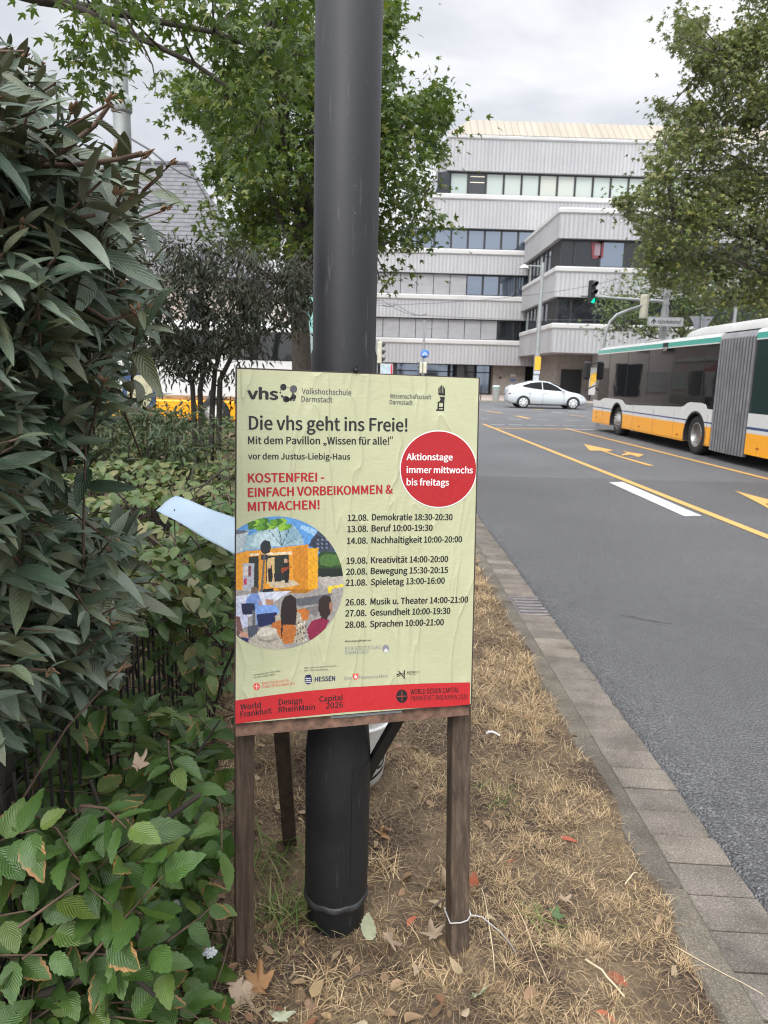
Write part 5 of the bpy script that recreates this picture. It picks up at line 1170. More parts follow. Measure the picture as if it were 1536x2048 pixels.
# far thin mast with bicycle sign and a small pair of signals
t = thing('bicycle_sign_mast', 'thin far mast with round blue bicycle sign and signals', 'traffic light', (3.1, 50, 0))
g = MB(); g.tube([(3.16, 50, 0), (3.16, 50, 2.6)], .12, 12); g.tube([(3.16, 50, 2.6), (3.16, 50, 5.4)], .07, 10); g.tube([(3.16, 50, 4.9), (3.75, 50, 4.93)], .02, 6); g.tube([(3.0, 50, 4.72), (3.6, 50, 4.72)], .02, 6); g.build('pole', M_GALV, t)
MB().lathe([(0, 0), (.27, 0), (.27, .02), (0, .02)], 30, fn=lambda p: (3.25 + p[0], 49.86 + p[2], 3.2 + p[1])).build('blue_disc', plain('sign_blue', (.02, .14, .55, 1), .4), t)
g = MB()
for cx_ in (3.13, 3.37):
    n = 20; vs = [(cx_ + r_*math.cos(2*math.pi*i/n), 49.855, 3.15 + r_*math.sin(2*math.pi*i/n)) for r_ in (.08, .05) for i in range(n)]; g.add(vs, [(i, (i+1) % n, n + (i+1) % n, n + i) for i in range(n)])
for q in (((3.13, 3.15), (3.2, 3.29)), ((3.2, 3.29), (3.33, 3.29)), ((3.33, 3.29), (3.37, 3.15)), ((3.2, 3.29), (3.25, 3.15)), ((3.25, 3.15), (3.13, 3.15)), ((3.25, 3.15), (3.33, 3.29))):
    g.add([(p[0], 49.853, p[1]) for p in strip_poly(q[0], q[1], .025)], [(0, 1, 2, 3)])
g.build('bicycle_symbol', M_BW, t); signal_head(t, (3.0, 49.85, 2.28), (-1, .2), .75, .26, M_SIGG); signal_head(t, (3.3, 49.9, 2.28), (.3, 1), .75, .24, M_SIGG)
# street lamp behind the white car
t = thing('street_lamp', 'tall grey street lamp with a small dome lamp behind the white car', 'street lamp', (10.4, 48, 0))
g = MB(); g.tube([(10.42, 48, 0), (10.42, 48, 3.5)], [.2, .18], 16); g.tube([(10.42, 48, 3.5), (10.42, 48, 9.0)], [.155, .10], 16); g.build('pole', M_GALV, t)
g = MB(); g.tube([(10.42, 48, 8.75), (9.3, 48, 8.78)], .04, 8); g.build('arm', M_GALV, t)
MB().lathe([(.05, .22), (.12, .18), (.30, .03), (.32, -.02), (0, -.03)], 24, fn=lambda p: (9.25 + p[0], 48 + p[1], 8.62 + p[2])).build('lamp_shade', plain('lamp_white', (.6, .6, .6, 1), .4), t)
MB().box((10.26, 47.79, 2.3), (10.64, 47.80, 3.15)).build('yellow_plate', plain('plate_yellow', (.75, .42, .03, 1), .4), t)
g = MB(); g.box((10.22, 47.785, 1.6), (10.58, 47.795, 1.95)); g.box((10.24, 47.785, 2.05), (10.62, 47.795, 2.25)); g.build('sticker', plain('sticker', (.5, .52, .58, 1), .5), t)
# grey lamp pole on the left
t = thing('tall_lamp_pole', 'pale grey tapering pole rising left of the maple', 'post', (-4.64, 14, 0))
g = MB(); g.tube([(-4.62, 14, 0), (-4.62, 14, 6.15)], [.17, .15], 18); g.tube([(-4.62, 14, 6.35), (-4.62, 14, 11)], [.13, .10], 18); g.build('shaft', M_GALV, t)
g = MB(); g.lathe([(.15, 6.1), (.185, 6.15), (.185, 6.3), (.13, 6.42)], 18, fn=lambda p: (-4.62 + p[0], 14 + p[1], p[2])); g.build('collar', M_GALV, t)
# litter bin, small bollard
t = thing('litter_bin', 'small pale round litter bin left of the white car', 'bin', (8.7, 53.2, .13))
MB().lathe([(.2, .13), (.24, .15), (.26, 1.0), (.28, 1.02), (.28, 1.12), (.2, 1.2), (0, 1.2)], 20, fn=lambda p: (8.75 + p[0], 53.3 + p[1], p[2])).build('body', plain('bin_grey', (.42, .46, .44, 1), .5), t)
MB().lathe([(.285, 1.04), (.285, 1.1), (.275, 1.1)], 20, fn=lambda p: (8.75 + p[0], 53.3 + p[1], p[2])).build('rim', plain('bin_teal', (.12, .32, .28, 1), .5), t)
t = thing('steel_bollard', 'thin dark steel bollard beside the litter bin', 'bollard', (7.6, 53, .13))
g = MB(); g.tube([(7.6, 53., .1), (7.62, 53, 1.15)], .035, 10); g.lathe([(.035, 1.14), (.045, 1.16), (.02, 1.22), (0, 1.22)], 10, fn=lambda p: (7.62 + p[0], 53 + p[1], p[2])); g.build('body', M_SIGB, t)
# give way sign seen from behind and a grey pole beyond the bus
t = thing('give_way_sign', 'grey back of a triangular sign above the bus roof', 'sign', (14.6, 32, .12))
sp = atY(1402, 648, 32); g = MB(); g.prism([(sp[0] - .52, sp[2] + .32), (sp[0] + .52, sp[2] + .32), (sp[0], sp[2] - .55)], lambda u, v, d: (u, 32 + d, v), 0, .02); g.build('plate', plain('sign_back', (.25, .26, .28, 1), .5, .4), t)
g = MB(); g.tube([(sp[0], 31.94, .1), (sp[0], 31.94, sp[2] + .4)], .04, 10); g.build('pole', M_GALV, t)
sp = atY(1469, 640, 34)
t = thing('plain_pole', 'plain grey pole rising into the right tree', 'post', (sp[0], 34, 0)); g = MB(); g.tube([(sp[0], 34, 0), (sp[0], 34, 5.6), (sp[0], 34, 7)], [.08, .07, .065], 12); g.lathe([(.065, 7), (.07, 7.02), (0, 7.06)], 12, fn=lambda p, s_=sp: (s_[0] + p[0], 34 + p[1], p[2])); g.build('shaft', M_GALV, t)
# overhead tram wires with their short spreaders
M_WIRE = plain('wire_dark', (.10, .10, .11, 1), .5)
def wire(name, pts, r, lab):
    g = MB(); P = [np.array(p) for p in pts]
    out_ = []
    for a_, b_ in zip(P, P[1:]):
        for i in range(8): q = a_ + (b_ - a_)*i/8; out_.append(q - np.array([0, 0, .12*math.sin(math.pi*i/8)]))
    g.tube(out_ + [P[-1]], r, 5); return tag(g.build(name, M_WIRE), lab, 'cable')
wire('overhead_wire', [atY(600, 597, 55), atY(790, 606, 55), atY(835, 630, 55), atY(1200, 640, 55)], .018, 'lower overhead wire in front of the concrete facade')
wire('overhead_wire', [atY(600, 618, 52), atY(768, 610, 52), atY(1060, 590, 52), atY(1250, 555, 52)], .018, 'rising overhead wire crossing the concrete facade')
wire('overhead_wire', [atY(600, 575, 50), atY(766, 602, 50), atY(832, 632, 50)], .018, 'slanting overhead wire beside the black post')
for i, (x0, y0, x1, y1, Y) in enumerate(((764, 610, 792, 609.5, 54.9), (824, 627, 854, 627.5, 54.9))):
    wire('wire_spreader', [atY(x0, y0, Y), atY(x1, y1, Y)], .035, ('left' if i == 0 else 'right') + ' short rod holding the overhead wires')
wire('overhead_wire', [atY(60, 120, 16), atY(300, 300, 16), atY(420, 365, 16), atY(640, 440, 16)], .022, 'dark cable slanting down from the left above the house roof')
# colourful event panel on the left, half hidden
t = thing('painted_panel', 'dark blue panel with a pale oval and orange base behind the shrubs', 'sign', (-4.2, 12.2, 0))
a_, b_ = atY(243, 742, 12.2), atY(312, 835, 12.2)
g = MB(); g.bbox((a_[0], 12.2, b_[2]), (b_[0], 12.25, a_[2]), .01); g.build('panel', plain('panel_blue', (.03, .06, .14, 1), .5), t)
g = MB(); cx_, cz_ = (a_[0] + b_[0])/2, (a_[2]*.56 + b_[2]*.44); g.prism([(cx_ + .21*math.cos(i*.2618) + .02, cz_ + .27*math.sin(i*.2618)) for i in range(24)], lambda u, v, d: (u, 12.197 - d, v), 0, .004); g.build('pale_oval', plain('panel_cream', (.42, .40, .26, 1), .6, var=.3, vscale=9), t)
g = MB(); g.box((a_[0] + .14, 12.19, b_[2]), (b_[0] - .02, 12.197, b_[2] + .16)); g.build('orange_base', plain('panel_orange', (.50, .14, .07, 1), .6, var=.3), t)
g = MB(); [g.box((x, 12.2, 0), (x + .05, 12.25, b_[2])) for x in (a_[0] + .03, b_[0] - .08)]; g.build('feet', M_FRAME, t)
# advertising light box far left of the building, beyond the post
t = thing('advert_case', 'pale blue advertising case with red edge beyond the post', 'sign', (1.0, 66, .13))
g = MB(); g.bbox((.35, 66, .9), (1.5, 66.2, 2.75), .03); g.box((.8, 66.02, .13), (1.0, 66.18, .9)); g.build('case', plain('case_grey', (.45, .45, .45, 1), .5), t)
MB().box((.42, 65.985, 1.), (1.3, 65.998, 2.65)).build('poster', plain('case_blue', (.42, .52, .58, 1), .3, var=.3, vscale=2), t); MB().box((1.3, 65.985, .95), (1.44, 65.998, 2.7)).build('red_edge', plain('case_red', (.55, .03, .06, 1), .4), t)
# ================================================================== TREES, SHRUBS, HEDGE
M_BARK = plain('maple_bark', (.060, .050, .040, 1), .9, var=.35, vscale=14, bump=.6, bscale=40); M_TWIG = plain('dark_twig', (.035, .028, .022, 1), .85, var=.3, vscale=20); M_STEM = plain('brown_stem', (.095, .06, .04, 1), .8, var=.35, vscale=25, bump=.3)
L_MAPLE = leaf_mat('maple_leaf', [(.034, .064, .010), (.050, .090, .012), (.080, .118, .015), (.15, .16, .020), (.060, .10, .014)], .5, (.075, .11, .035, 1), trans=.34)
L_MAPLE2 = leaf_mat('far_maple_leaf', [(.058, .086, .022), (.085, .120, .028), (.125, .160, .036), (.19, .19, .045), (.15, .145, .05)], .45, (.12, .13, .07, 1), trans=.25)
L_PLANE = leaf_mat('plane_leaf', [(.045, .075, .028), (.065, .10, .034), (.09, .125, .04), (.17, .17, .04)], .5, (.10, .13, .06, 1), trans=.25)
def bend(a, b, n=5, sag=.06, rng=RNG):
    a, b = np.array(a, float), np.array(b, float); L = np.linalg.norm(b - a)
    return [a + (b - a)*t_ + rng.normal(0, .02*L, 3)*math.sin(math.pi*t_) + np.array([0, 0, sag*L*math.sin(math.pi*t_)]) for t_ in np.linspace(0, 1, n)]
def cluster_leaves(C, per, rad_, flat, size, rng=RNG, out=None, droop=.35, tilt=.45):
    """leaves gathered in flattened sprays round the cluster centres"""
    P, A, N, S = [], [], [], []
    for i, c in enumerate(C):
        n = int(per*rng.uniform(.6, 1.4)); r = rad_*rng.uniform(.6, 1.25)
        tl = nrm(np.array([rng.normal(0, .3), rng.normal(0, .3), 1.])); q = rng.normal(0, .5, (n, 3)); q -= np.outer(q@tl, tl)*(1 - flat); P.append(c + q*r)
        h = q.copy(); h[:, 2] = 0; a = nrm(h + rng.normal(0, .35, (n, 3))) + np.array([0, 0, -droop]); A.append(a)
        N.append(tl + rng.normal(0, tilt, (n, 3))); S.append(size*rng.uniform(.65, 1.2, n))
    return np.vstack(P), np.vstack(A), np.vstack(N), np.concatenate(S)
def region_clusters(poly_, n, Y, dY, rng=RNG, ell=True):
    """cluster centres filling the real volume whose outline the photograph shows"""
    q = sample_poly(poly_, n, rng); out_ = []
    ctr = np.mean(np.array(poly_, float), 0); ext = np.ptp(np.array(poly_, float), 0)/2
    for x, y in q:
        e = math.sqrt(max(.15, 1 - min(1, ((x - ctr[0])/ext[0])**2*.7 + ((y - ctr[1])/ext[1])**2*.5))) if ell else 1
        out_.append(atY(x, y, Y + rng.uniform(-1, 1)*dY*e))
    return np.array(out_)
def make_tree(name, label, base, top, r0, C, per, crad, flat, size, lmat, tmpl, limbs=40, group=None, fork=.35, droop=.35, tilt=.45, rng=RNG, twigr=.012, outline=None):
    t = thing(name, label, 'tree', base, group=group); base, top = np.array(base, float), np.array(top, float)
    g = MB(); tp = bend(base - (0, 0, .3), top, 8, 0, rng); rs = list(np.linspace(r0*1.15, r0*.35, 8)); rs[0] = r0*1.5; g.tube(tp, rs, 12); g.build('trunk', M_BARK, t)
    g = MB(); idx = rng.permutation(len(C))[:limbs]
    main = []
    for j, i in enumerate(idx):
        c = C[i]; f = min(.98, max(fork, fork + (1 - fork)*(c[2] - base[2] - (top[2]-base[2])*fork)/max(.1, (top[2] - base[2])*1.1) - .1)); s_ = base + (top - base)*f
        if main and j > limbs*.35:       # finer limbs leave the bigger ones
            m = min(main, key=lambda m: np.linalg.norm(m[len(m)*2//3] - c)); s_ = m[len(m)//2]; r_ = twigr*1.8
        else: r_ = r0*.30
        p = bend(s_, c, 6, .05, rng); main.append(p); g.tube(p, list(np.linspace(r_, twigr*.6, 6)), 6, cap=False)
    g.build('limbs', M_BARK, t)
    P, A, N, S = cluster_leaves(C, per, crad, flat, size, rng, droop=droop, tilt=tilt)
    if outline: kp = inpoly(projn(P), outline) | (rng.random(len(P)) < .14); P, A, N, S = P[kp], A[kp], N[kp], S[kp]
    leaf_mesh('crown', tmpl, P - nrm(A)*S[:, None]*.4, A, N, S, lmat, t, False, rng)
    return t
rg = np.random.default_rng(21)
# ---- maple behind the black post
P1 = [(560, 0), (800, 0), (795, 70), (770, 100), (800, 130), (806, 150), (770, 200), (830, 190), (880, 165), (902, 180), (905, 235), (880, 285), (902, 300), (870, 345), (850, 400), (895, 430), (880, 470), (820, 512), (770, 505), (700, 500), (600, 515), (520, 520), (470, 515), (415, 510), (390, 470), (385, 430), (420, 385), (400, 330), (435, 320), (430, 290), (400, 250), (352, 225), (340, 160), (380, 145), (430, 170), (500, 100)]
C1 = region_clusters(P1, 200, 12.2, 2.4, rg)
C1b = region_clusters([(745, 525), (790, 540), (800, 570), (770, 575), (740, 560)], 5, 11.8, .4, rg)
make_tree('maple_tree', 'broad green maple tree behind the black post', gnd(607, 850, .05)*[0, 0, 0] + [-1.25, 12.3, .05], [-.95, 12.3, 8.6], .17, np.vstack([C1, C1b]), 130, .52, .6, .14, L_MAPLE, T_MAPLE, 60, fork=.30, rng=rg, outline=P1)
t = None
# a second upright stem of the same grove
# ---- overhanging maple: branches come in from the upper left, nearer than the first
P2 = [(400, -60), (640, -60), (640, 60), (625, 150), (560, 260), (520, 330), (470, 330), (440, 260), (430, 150), (415, 60)]
P2b = [(120, -60), (270, -60), (258, 60), (262, 140), (235, 165), (205, 170), (170, 190), (150, 150), (140, 60)]
P2c = [(250, -60), (430, -60), (430, 30), (400, 60), (330, 45), (270, 20)]
C2 = np.vstack([region_clusters(P2, 58, 5.4, .7, rg), region_clusters(P2b, 20, 5.0, .6, rg), region_clusters(P2c, 12, 5.0, .6, rg)])
t = thing('maple_tree', 'dark leafy maple boughs hanging in from the upper left corner', 'tree', (-5.2, 6, .05))
g = MB(); g.tube(bend((-5.2, 6, -.2), (-4.6, 5.8, 7.5), 7, 0, rg), [.22, .17, .16, .15, .12, .1, .07], 12); g.build('trunk', M_BARK, t)
g = MB()
def boughs(px, Y, r0, r1):
    pts = [atY(x, y, Y) for x, y in px]; g.tube(pts, list(np.linspace(r0, r1, len(pts))), 8, cap=False); return pts
b1_ = boughs([(-330, -120), (-60, -40), (80, 0), (190, 18), (260, 30), (330, 45), (430, 65), (520, 100)], 5.3, .045, .012)
b2_ = boughs([(-200, -90), (60, -20), (186, 30), (250, 62), (320, 95), (390, 128), (450, 170), (520, 240)], 5.2, .032, .008)
boughs([(225, -10), (260, 50), (290, 100), (305, 130), (312, 170)], 5.1, .009, .003); boughs([(305, 130), (290, 112)], 5.1, .003, .002); boughs([(310, 150), (322, 140), (330, 150)], 5.1, .003, .002); boughs([(300, 165), (312, 175), (308, 190)], 5.1, .003, .002)
for c in C2[rg.permutation(len(C2))[:50]]:
    src = min(b1_ + b2_, key=lambda q: np.linalg.norm(q - c)); g.tube(bend(src, c, 5, .02, rg), [.010, .008, .006, .004, .003], 5, cap=False)
g.build('limbs', M_BARK, t)
P, A, N, S = cluster_leaves(C2, 26, .20, .6, .092, rg, droop=.5, tilt=.6); leaf_mesh('crown', T_MAPLE, P, A, N, S, L_MAPLE, t, False, rg)
# ---- right-hand maple
P3 = [(1500, -60), (1700, -60), (1700, 625), (1536, 618), (1400, 618), (1370, 580), (1300, 572), (1265, 520), (1285, 480), (1262, 445), (1245, 425), (1212, 402), (1270, 385), (1300, 340), (1262, 275), (1310, 272), (1330, 250), (1302, 195), (1340, 205), (1370, 200), (1362, 160), (1400, 150), (1325, 95), (1352, 80), (1348, 20), (1366, 8), (1380, 40), (1420, 30), (1410, 80), (1460, 60)]
C3 = region_clusters(P3, 400, 22.5, 3.0, rg, False)
make_tree('maple_tree', 'large olive and yellowing maple tree at the right edge over the bus', (15.5, 23, 0), (13.5, 22.5, 10.5), .25, C3, 115, .55, .7, .175, L_MAPLE2, T_MAPLE, 70, fork=.3, rng=rg, twigr=.02, droop=.25, outline=P3)
# ---- plane tree far behind the traffic mast
P4 = [(1196, 640), (1215, 615), (1200, 600), (1250, 570), (1285, 555), (1290, 480), (1330, 500), (1420, 520), (1560, 540), (1600, 700), (1480, 690), (1400, 665), (1330, 670), (1270, 665), (1240, 655), (1215, 672), (1205, 680)]
C4_ = region_clusters(P4, 150, 46.5, 2.6, rg, False)
make_tree('plane_tree', 'rounded green tree in front of the concrete building', (19.5, 47, .1), (19.2, 47, 7.5), .2, C4_, 60, 1.15, .55, .30, L_PLANE, T_MAPLE_S, 40, fork=.4, rng=rg, twigr=.03)

# ---- dark long-leaved shrub in the middle distance
L_DARK = leaf_mat('dark_shrub_leaf', [(.012, .017, .010), (.022, .028, .018), (.034, .041, .027), (.052, .060, .038)], .6, (.05, .05, .035, 1), trans=.12, spec=.25)
P5 = [(300, 520), (340, 480), (380, 490), (430, 500), (500, 500), (560, 520), (620, 515), (640, 560), (640, 620), (600, 640), (560, 640), (530, 700), (500, 720), (470, 700), (420, 700), (400, 760), (340, 760), (290, 690), (270, 600)]
C5 = region_clusters(P5, 235, 8.0, .9, rg)
C5b = region_clusters([(300, 690), (480, 690), (480, 800), (440, 840), (340, 780)], 9, 7.8, .6, rg)
t = thing('dark_shrub', 'dark shrub with thin drooping leaves and black stems behind the hedge', 'shrub', (-2.0, 8, .05))
g = MB(); b0 = np.array([-2.02, 8.0, 0.])
st5 = [[atY(x, y, 8.0) for x, y in q] for q in ([(415, 880), (425, 800), (430, 740), (445, 690), (490, 620), (560, 570)], [(405, 870), (400, 780), (415, 700), (400, 620), (410, 560)], [(395, 870), (385, 770), (360, 690), (330, 600)], [(430, 850), (440, 760), (470, 700), (520, 670), (600, 630)])]
for q in st5: q[0][2] = -.05; g.tube(q, list(np.linspace(.036, .010, len(q))), 8, cap=False)
allp = [p for q in st5 for p in q[1:]]
for c in np.vstack([C5, C5b]): g.tube(bend(min(allp, key=lambda q: np.linalg.norm(q - c)), c, 4, .05, rg), [.009, .007, .005, .003], 4, cap=False)
g.build('stems', M_TWIG, t)
P, A, N, S = cluster_leaves(np.vstack([C5, C5b]), 36, .20, .8, .085, rg, droop=.75, tilt=.5); leaf_mesh('foliage', T_LANCE_S, P, A, N, S, L_DARK, t, False, rg)

# ---- leatherleaf viburnum filling the left edge
L_VIB = leaf_mat('viburnum_leaf', [(.030, .060, .030), (.060, .098, .060), (.075, .085, .035), (.095, .135, .088), (.17, .20, .155)], .46, (.085, .088, .050, 1), veins=9, vang=1.3, trans=.06, spec=.6, veinlight=1.3, coat=.2)
M_BUD = plain('tan_bud', (.20, .12, .065, 1), .9, var=.35, vscale=60)
PV = [(-200, -40), (10, 30), (70, 100), (140, 175), (210, 235), (250, 280), (330, 345), (320, 395), (300, 440), (335, 500), (310, 560), (350, 600), (330, 650), (300, 690), (270, 730), (290, 770), (240, 830), (190, 880), (130, 960), (190, 1010), (290, 1040), (300, 1090), (270, 1130), (330, 1180), (300, 1230), (260, 1290), (240, 1360), (190, 1400), (100, 1430), (40, 1500), (-60, 1560), (-200, 1560)]
rv = np.random.default_rng(5)
vib = thing('viburnum_shrub', 'large leatherleaf shrub with long blue green leaves filling the left side', 'shrub', (-1.75, 1.9, .05))
tips = []
for x, y in [q for q in sample_poly(PV, 1150, rv) if inpoly([(q[0] + 70, q[1] - 25)], PV)[0] or rv.random() < .42]:
    xx_ = max(0, x)/340; d = rv.uniform(.95, 1.25) + .55*xx_*rv.uniform(.5, 1.2) + rv.random()**2*.7
    if y > 900: d += .10
    tips.append(atY(x, y, d))
for x, y, d in ((222, 205, 1.15), (290, 310, 1.2), (280, 620, 1.25), (150, 240, 1.2), (205, 770, 1.25), (225, 1085, 1.4), (300, 1165, 1.5), (225, 1250, 1.35), (95, 1340, 1.2), (180, 1190, 1.4), (330, 420, 1.6), (340, 330, 1.7)): tips.append(atY(x, y, d))
tips = np.array(tips)
core = np.array([-1.35, 1.75, 0])
P, A, N, S = [], [], [], []; g = MB(); gb = MB()
n_exp = len(tips) - 12
for i, tp in enumerate(tips):
    o_ = np.array([-.62, .22, -.28])*rv.uniform(.5, 1.1) + rv.normal(0, .08, 3); L_ = rv.uniform(.22, .42); d_ = nrm(-o_ + np.array([.0, -.05, .05])); d_ = nrm(d_ + rv.normal(0, .28, 3))
    root_ = tp - d_*L_
    mid_ = (root_ + tp)/2 + np.array([0, 0, .03]); g.tube([root_, mid_, tp], [.0030, .0026, .002], 5, cap=False)
    big = rv.uniform(.65, 1.12); npair = rv.integers(4, 7); ph = rv.uniform(0, 3)
    for j in range(npair):
        f = 1 - .17*j; c = tp - d_*L_*(1 - f) if j else tp
        for sgn in (-1, 1):
            q = ph + (math.pi/2)*(j % 2); r1 = nrm(np.cross(d_, [0, 0, 1.])); u1 = np.cross(r1, d_)
            side = (r1*math.cos(q) + u1*math.sin(q))*sgn
            a = nrm(d_*(.95 if j < 2 else .75) + side*.75 + np.array([.30, 0, -.10 - .05*j]) + rv.normal(0, .20, 3)); up_ = nrm(d_*.35 + np.array([.05, -.22, .8]) + rv.normal(0, .38, 3))
            s_ = big*(.055 if j == 0 else .088 if j == 1 else .118)*rv.uniform(.75, 1.2)
            P.append(c); A.append(a); N.append(up_); S.append(s_)
    if rv.random() < .10 or i >= n_exp:
        for m in range(5): gb.lathe([(0, 0), (.004, .004), (.0025, .016), (0, .02)], 5, fn=lambda p, c=tp + rv.normal(0, .006, 3), a=nrm(d_ + rv.normal(0, .4, 3)): c + np.array([p[0], p[1], 0]) + a*p[2])
gb.build('flower_buds', M_BUD, vib)
# heavier branches from the stool to the sprays
roots = [np.array([-1.75 + rv.normal(0, .12), 1.9 + rv.normal(0, .15), -.05]) for _ in range(9)]
for k_ in range(46):
    tp = tips[rv.integers(len(tips))]; r_ = roots[k_ % 9]; e_ = tp + np.array([-.3, .12, -.12]); m_ = (r_ + e_)/2 + np.array([-.15, .05, .25]) + rv.normal(0, .08, 3)
    g.tube([r_, r_*.6 + m_*.4 + (0, 0, .1), m_, m_*.4 + e_*.6 + (0, 0, .04), e_], [.010, .008, .006, .005, .003], 6, cap=False)
for q, d in (([(-60, 330), (60, 332), (150, 330), (240, 318), (285, 305)], 1.2), ([(-60, 610), (60, 560), (150, 600), (215, 640), (285, 625)], 1.25), ([(100, 470), (140, 440), (190, 430)], 1.2), ([(60, 330), (130, 300), (190, 250), (222, 205)], 1.17)):
    g.tube([atY(x, y, d) for x, y in q], list(np.linspace(.005, .003, len(q))), 6, cap=False)
g.build('stems', M_STEM, vib)
P, A, N, S = map(np.array, (P, A, N, S))
mid_px = projn(P + nrm(A)*S[:, None]*.95); keep = (P[:, 1] > .62) & (inpoly(mid_px - (8, 0), PV) | ((np.arange(len(P)) > len(P) - 130) & inpoly(mid_px - (45, 0), PV)) | (rv.random(len(P)) < .02))
# leave the sky gap above the shrub's shoulder open
sky_gap = inpoly(mid_px, [(130, -50), (1500, -50), (1500, 330), (400, 330), (330, 290), (255, 240), (170, 160)]); keep &= ~(sky_gap & (np.arange(len(P)) < n_exp*10) & (rv.random(len(P)) < .8))
leaf_mesh('foliage', T_LANCE, P[keep], A[keep], N[keep], S[keep], L_VIB, vib, True, rv, .12)

# ---- hornbeam hedge with the wire fence inside it
L_HORN = leaf_mat('hornbeam_leaf', [(.032, .070, .014), (.050, .105, .022), (.070, .135, .030), (.11, .16, .034)], .42, (.085, .12, .05, 1), veins=10, vang=1.5, trans=.22, edge=((.30, .16, .06, 1), .15), spec=.5, veinlight=1.3, coat=.1)
L_HORN_S = leaf_mat('hedge_top_leaf', [(.036, .066, .014), (.058, .098, .022), (.085, .125, .030), (.15, .135, .05), (.06, .10, .026)], .5, (.09, .11, .06, 1), trans=.2, spec=.5)
rh = np.random.default_rng(9)
hedge = thing('hornbeam_hedge', 'low hornbeam hedge with veined leaves and brown tips along the verge', 'hedge', (-1.1, 2.5, .05))
PH = [(-150, 1480), (60, 1440), (130, 1400), (230, 1380), (300, 1420), (380, 1440), (455, 1470), (462, 1560), (470, 1650), (455, 1750), (462, 1850), (455, 1960), (445, 2100), (-150, 2100)]
tw = []
for x, y in sample_poly(PH, 320, rh):
    # near the ground the twigs stand closer to the viewer
    z = rh.uniform(.12, .75); p = gnd(x, max(y, 1200), z); 
    if y < 1650: p = atY(x, y, rh.uniform(1.55, 2.3))
    else: p = atY(x, y, rh.uniform(1.15, 1.85) if x < 330 else rh.uniform(1.45, 1.8))
    if p[2] < .07: p = gnd(x, y, rh.uniform(.10, .3))
    tw.append(p)
P, A, N, S = [], [], [], []; g = MB()
def hornbeam_twig(tp, d_, L_, ls, nl, nv):
    ends = projn(np.array([tp, tp - d_*L_]))
    if tp[1] < 2.1 and ends[:, 0].max() > 468: return
    root_ = tp - d_*L_; g.tube([root_, (root_ + tp)/2 + rh.normal(0, .008, 3), tp], [.0032, .0024, .0012], 5, cap=False)
    r1 = nrm(np.cross(d_, nv))
    for j in range(nl):
        f = .12 + .88*j/(nl-1); c = root_ + (tp - root_)*f; sg = 1 if j % 2 else -1
        a = nrm(d_*(.55 if j < nl-1 else 2.) + r1*sg*.85 + rh.normal(0, .12, 3) + np.array([0, 0, -.12])); P.append(c + a*.006); A.append(a); N.append(nv + rh.normal(0, .28, 3)); S.append(ls*rh.uniform(.75, 1.15)*(.8 if j == 0 else 1))
for tp in tw:
    d_ = nrm(np.array([rh.uniform(.0, .9), rh.uniform(-.9, .25), rh.uniform(-.15, .55)])); nv = nrm(np.array([.18, -.45, .85]) + rh.normal(0, .30, 3)); nv = nrm(nv - d_*(nv@d_))
    hornbeam_twig(tp, d_, rh.uniform(.16, .30), rh.uniform(.062, .088), rh.integers(6, 10), nv)
# overhanging fringe on the fence face, further along
for i in range(420):
    y = rh.uniform(2.2, 7.); z = .93 - abs(rh.normal(0, .16)); x = -.66 + rh.uniform(-.12, .12) if rh.random() < .8 else -.68 + rh.uniform(0, .10)
    if rh.random() < .28: z = rh.uniform(.08, .7)
    d_ = nrm(np.array([rh.uniform(.2, 1), rh.uniform(-.8, .4), rh.uniform(-.6, .3)])); nv = nrm(np.array([.3, -.35, .85]) + rh.normal(0, .3, 3)); nv = nrm(nv - d_*(nv@d_))
    hornbeam_twig(np.array([x, y, z]), d_, rh.uniform(.15, .26), rh.uniform(.055, .078), 6, nv)
P, A, N, S = map(np.array, (P, A, N, S)); px = projn(P + nrm(A)*S[:, None]); ok = (P[:, 1] > .8)
ok &= ~((px[:, 0] > 474) & (P[:, 1] < 2.1))
ok &= P[:, 2] + .5*nrm(A)[:, 2]*S > .06
leaf_mesh('foliage', T_OVATE, P[ok], A[ok], N[ok], S[ok], L_HORN, hedge, True, rh, .14)
g.build('branches', M_STEM, hedge)
# inner stems: crooked, dark
g = MB()
for i in range(70):
    y = rh.uniform(1.15, 9); x = -.86 + rh.normal(0, .12) if y > 2.3 else rh.uniform(-1.15, -.6); p = np.array([x, y, .0]); pts = [p]; h_ = .9 if y > 2.2 else rh.uniform(.4, .62)
    for j in range(4): p = p + np.array([rh.normal(0, .07), rh.normal(0, .09), h_/4]); pts.append(p)
    if y < 2.4 and projn(np.array(pts))[:, 0].max() > 440: continue
    r_ = rh.uniform(.007, .016); g.tube(pts, list(np.linspace(r_, r_*.45, 5)), 6, cap=False)
    for m in range(3):
        q = pts[rh.integers(1, 5)]
        if y > 2.4: g.tube([q, q + rh.normal(0, .09, 3) + (0.04, 0, .05), q + rh.normal(0, .16, 3) + (.08, 0, .08)], [r_*.4, r_*.3, .002], 5, cap=False)
for q, d, r_ in (([(150, 1920), (230, 1800), (250, 1700), (330, 1640), (400, 1590)], 1.5, .012), ([(60, 1760), (140, 1730), (210, 1640), (180, 1560)], 1.5, .008), ([(80, 1990), (160, 1960), (250, 1940), (310, 1990)], 1.25, .009), ([(300, 1990), (290, 1900), (260, 1850)], 1.3, .010), ([(0, 1600), (60, 1650), (130, 1690)], 1.5, .006), ([(350, 1560), (400, 1500), (440, 1440)], 1.7, .005), ([(250, 1640), (290, 1700), (280, 1790)], 1.45, .011)):
    g.tube([atY(x, y, d) for x, y in q], list(np.linspace(r_, r_*.5, len(q))), 7)
g.build('stems', M_TWIG, hedge)
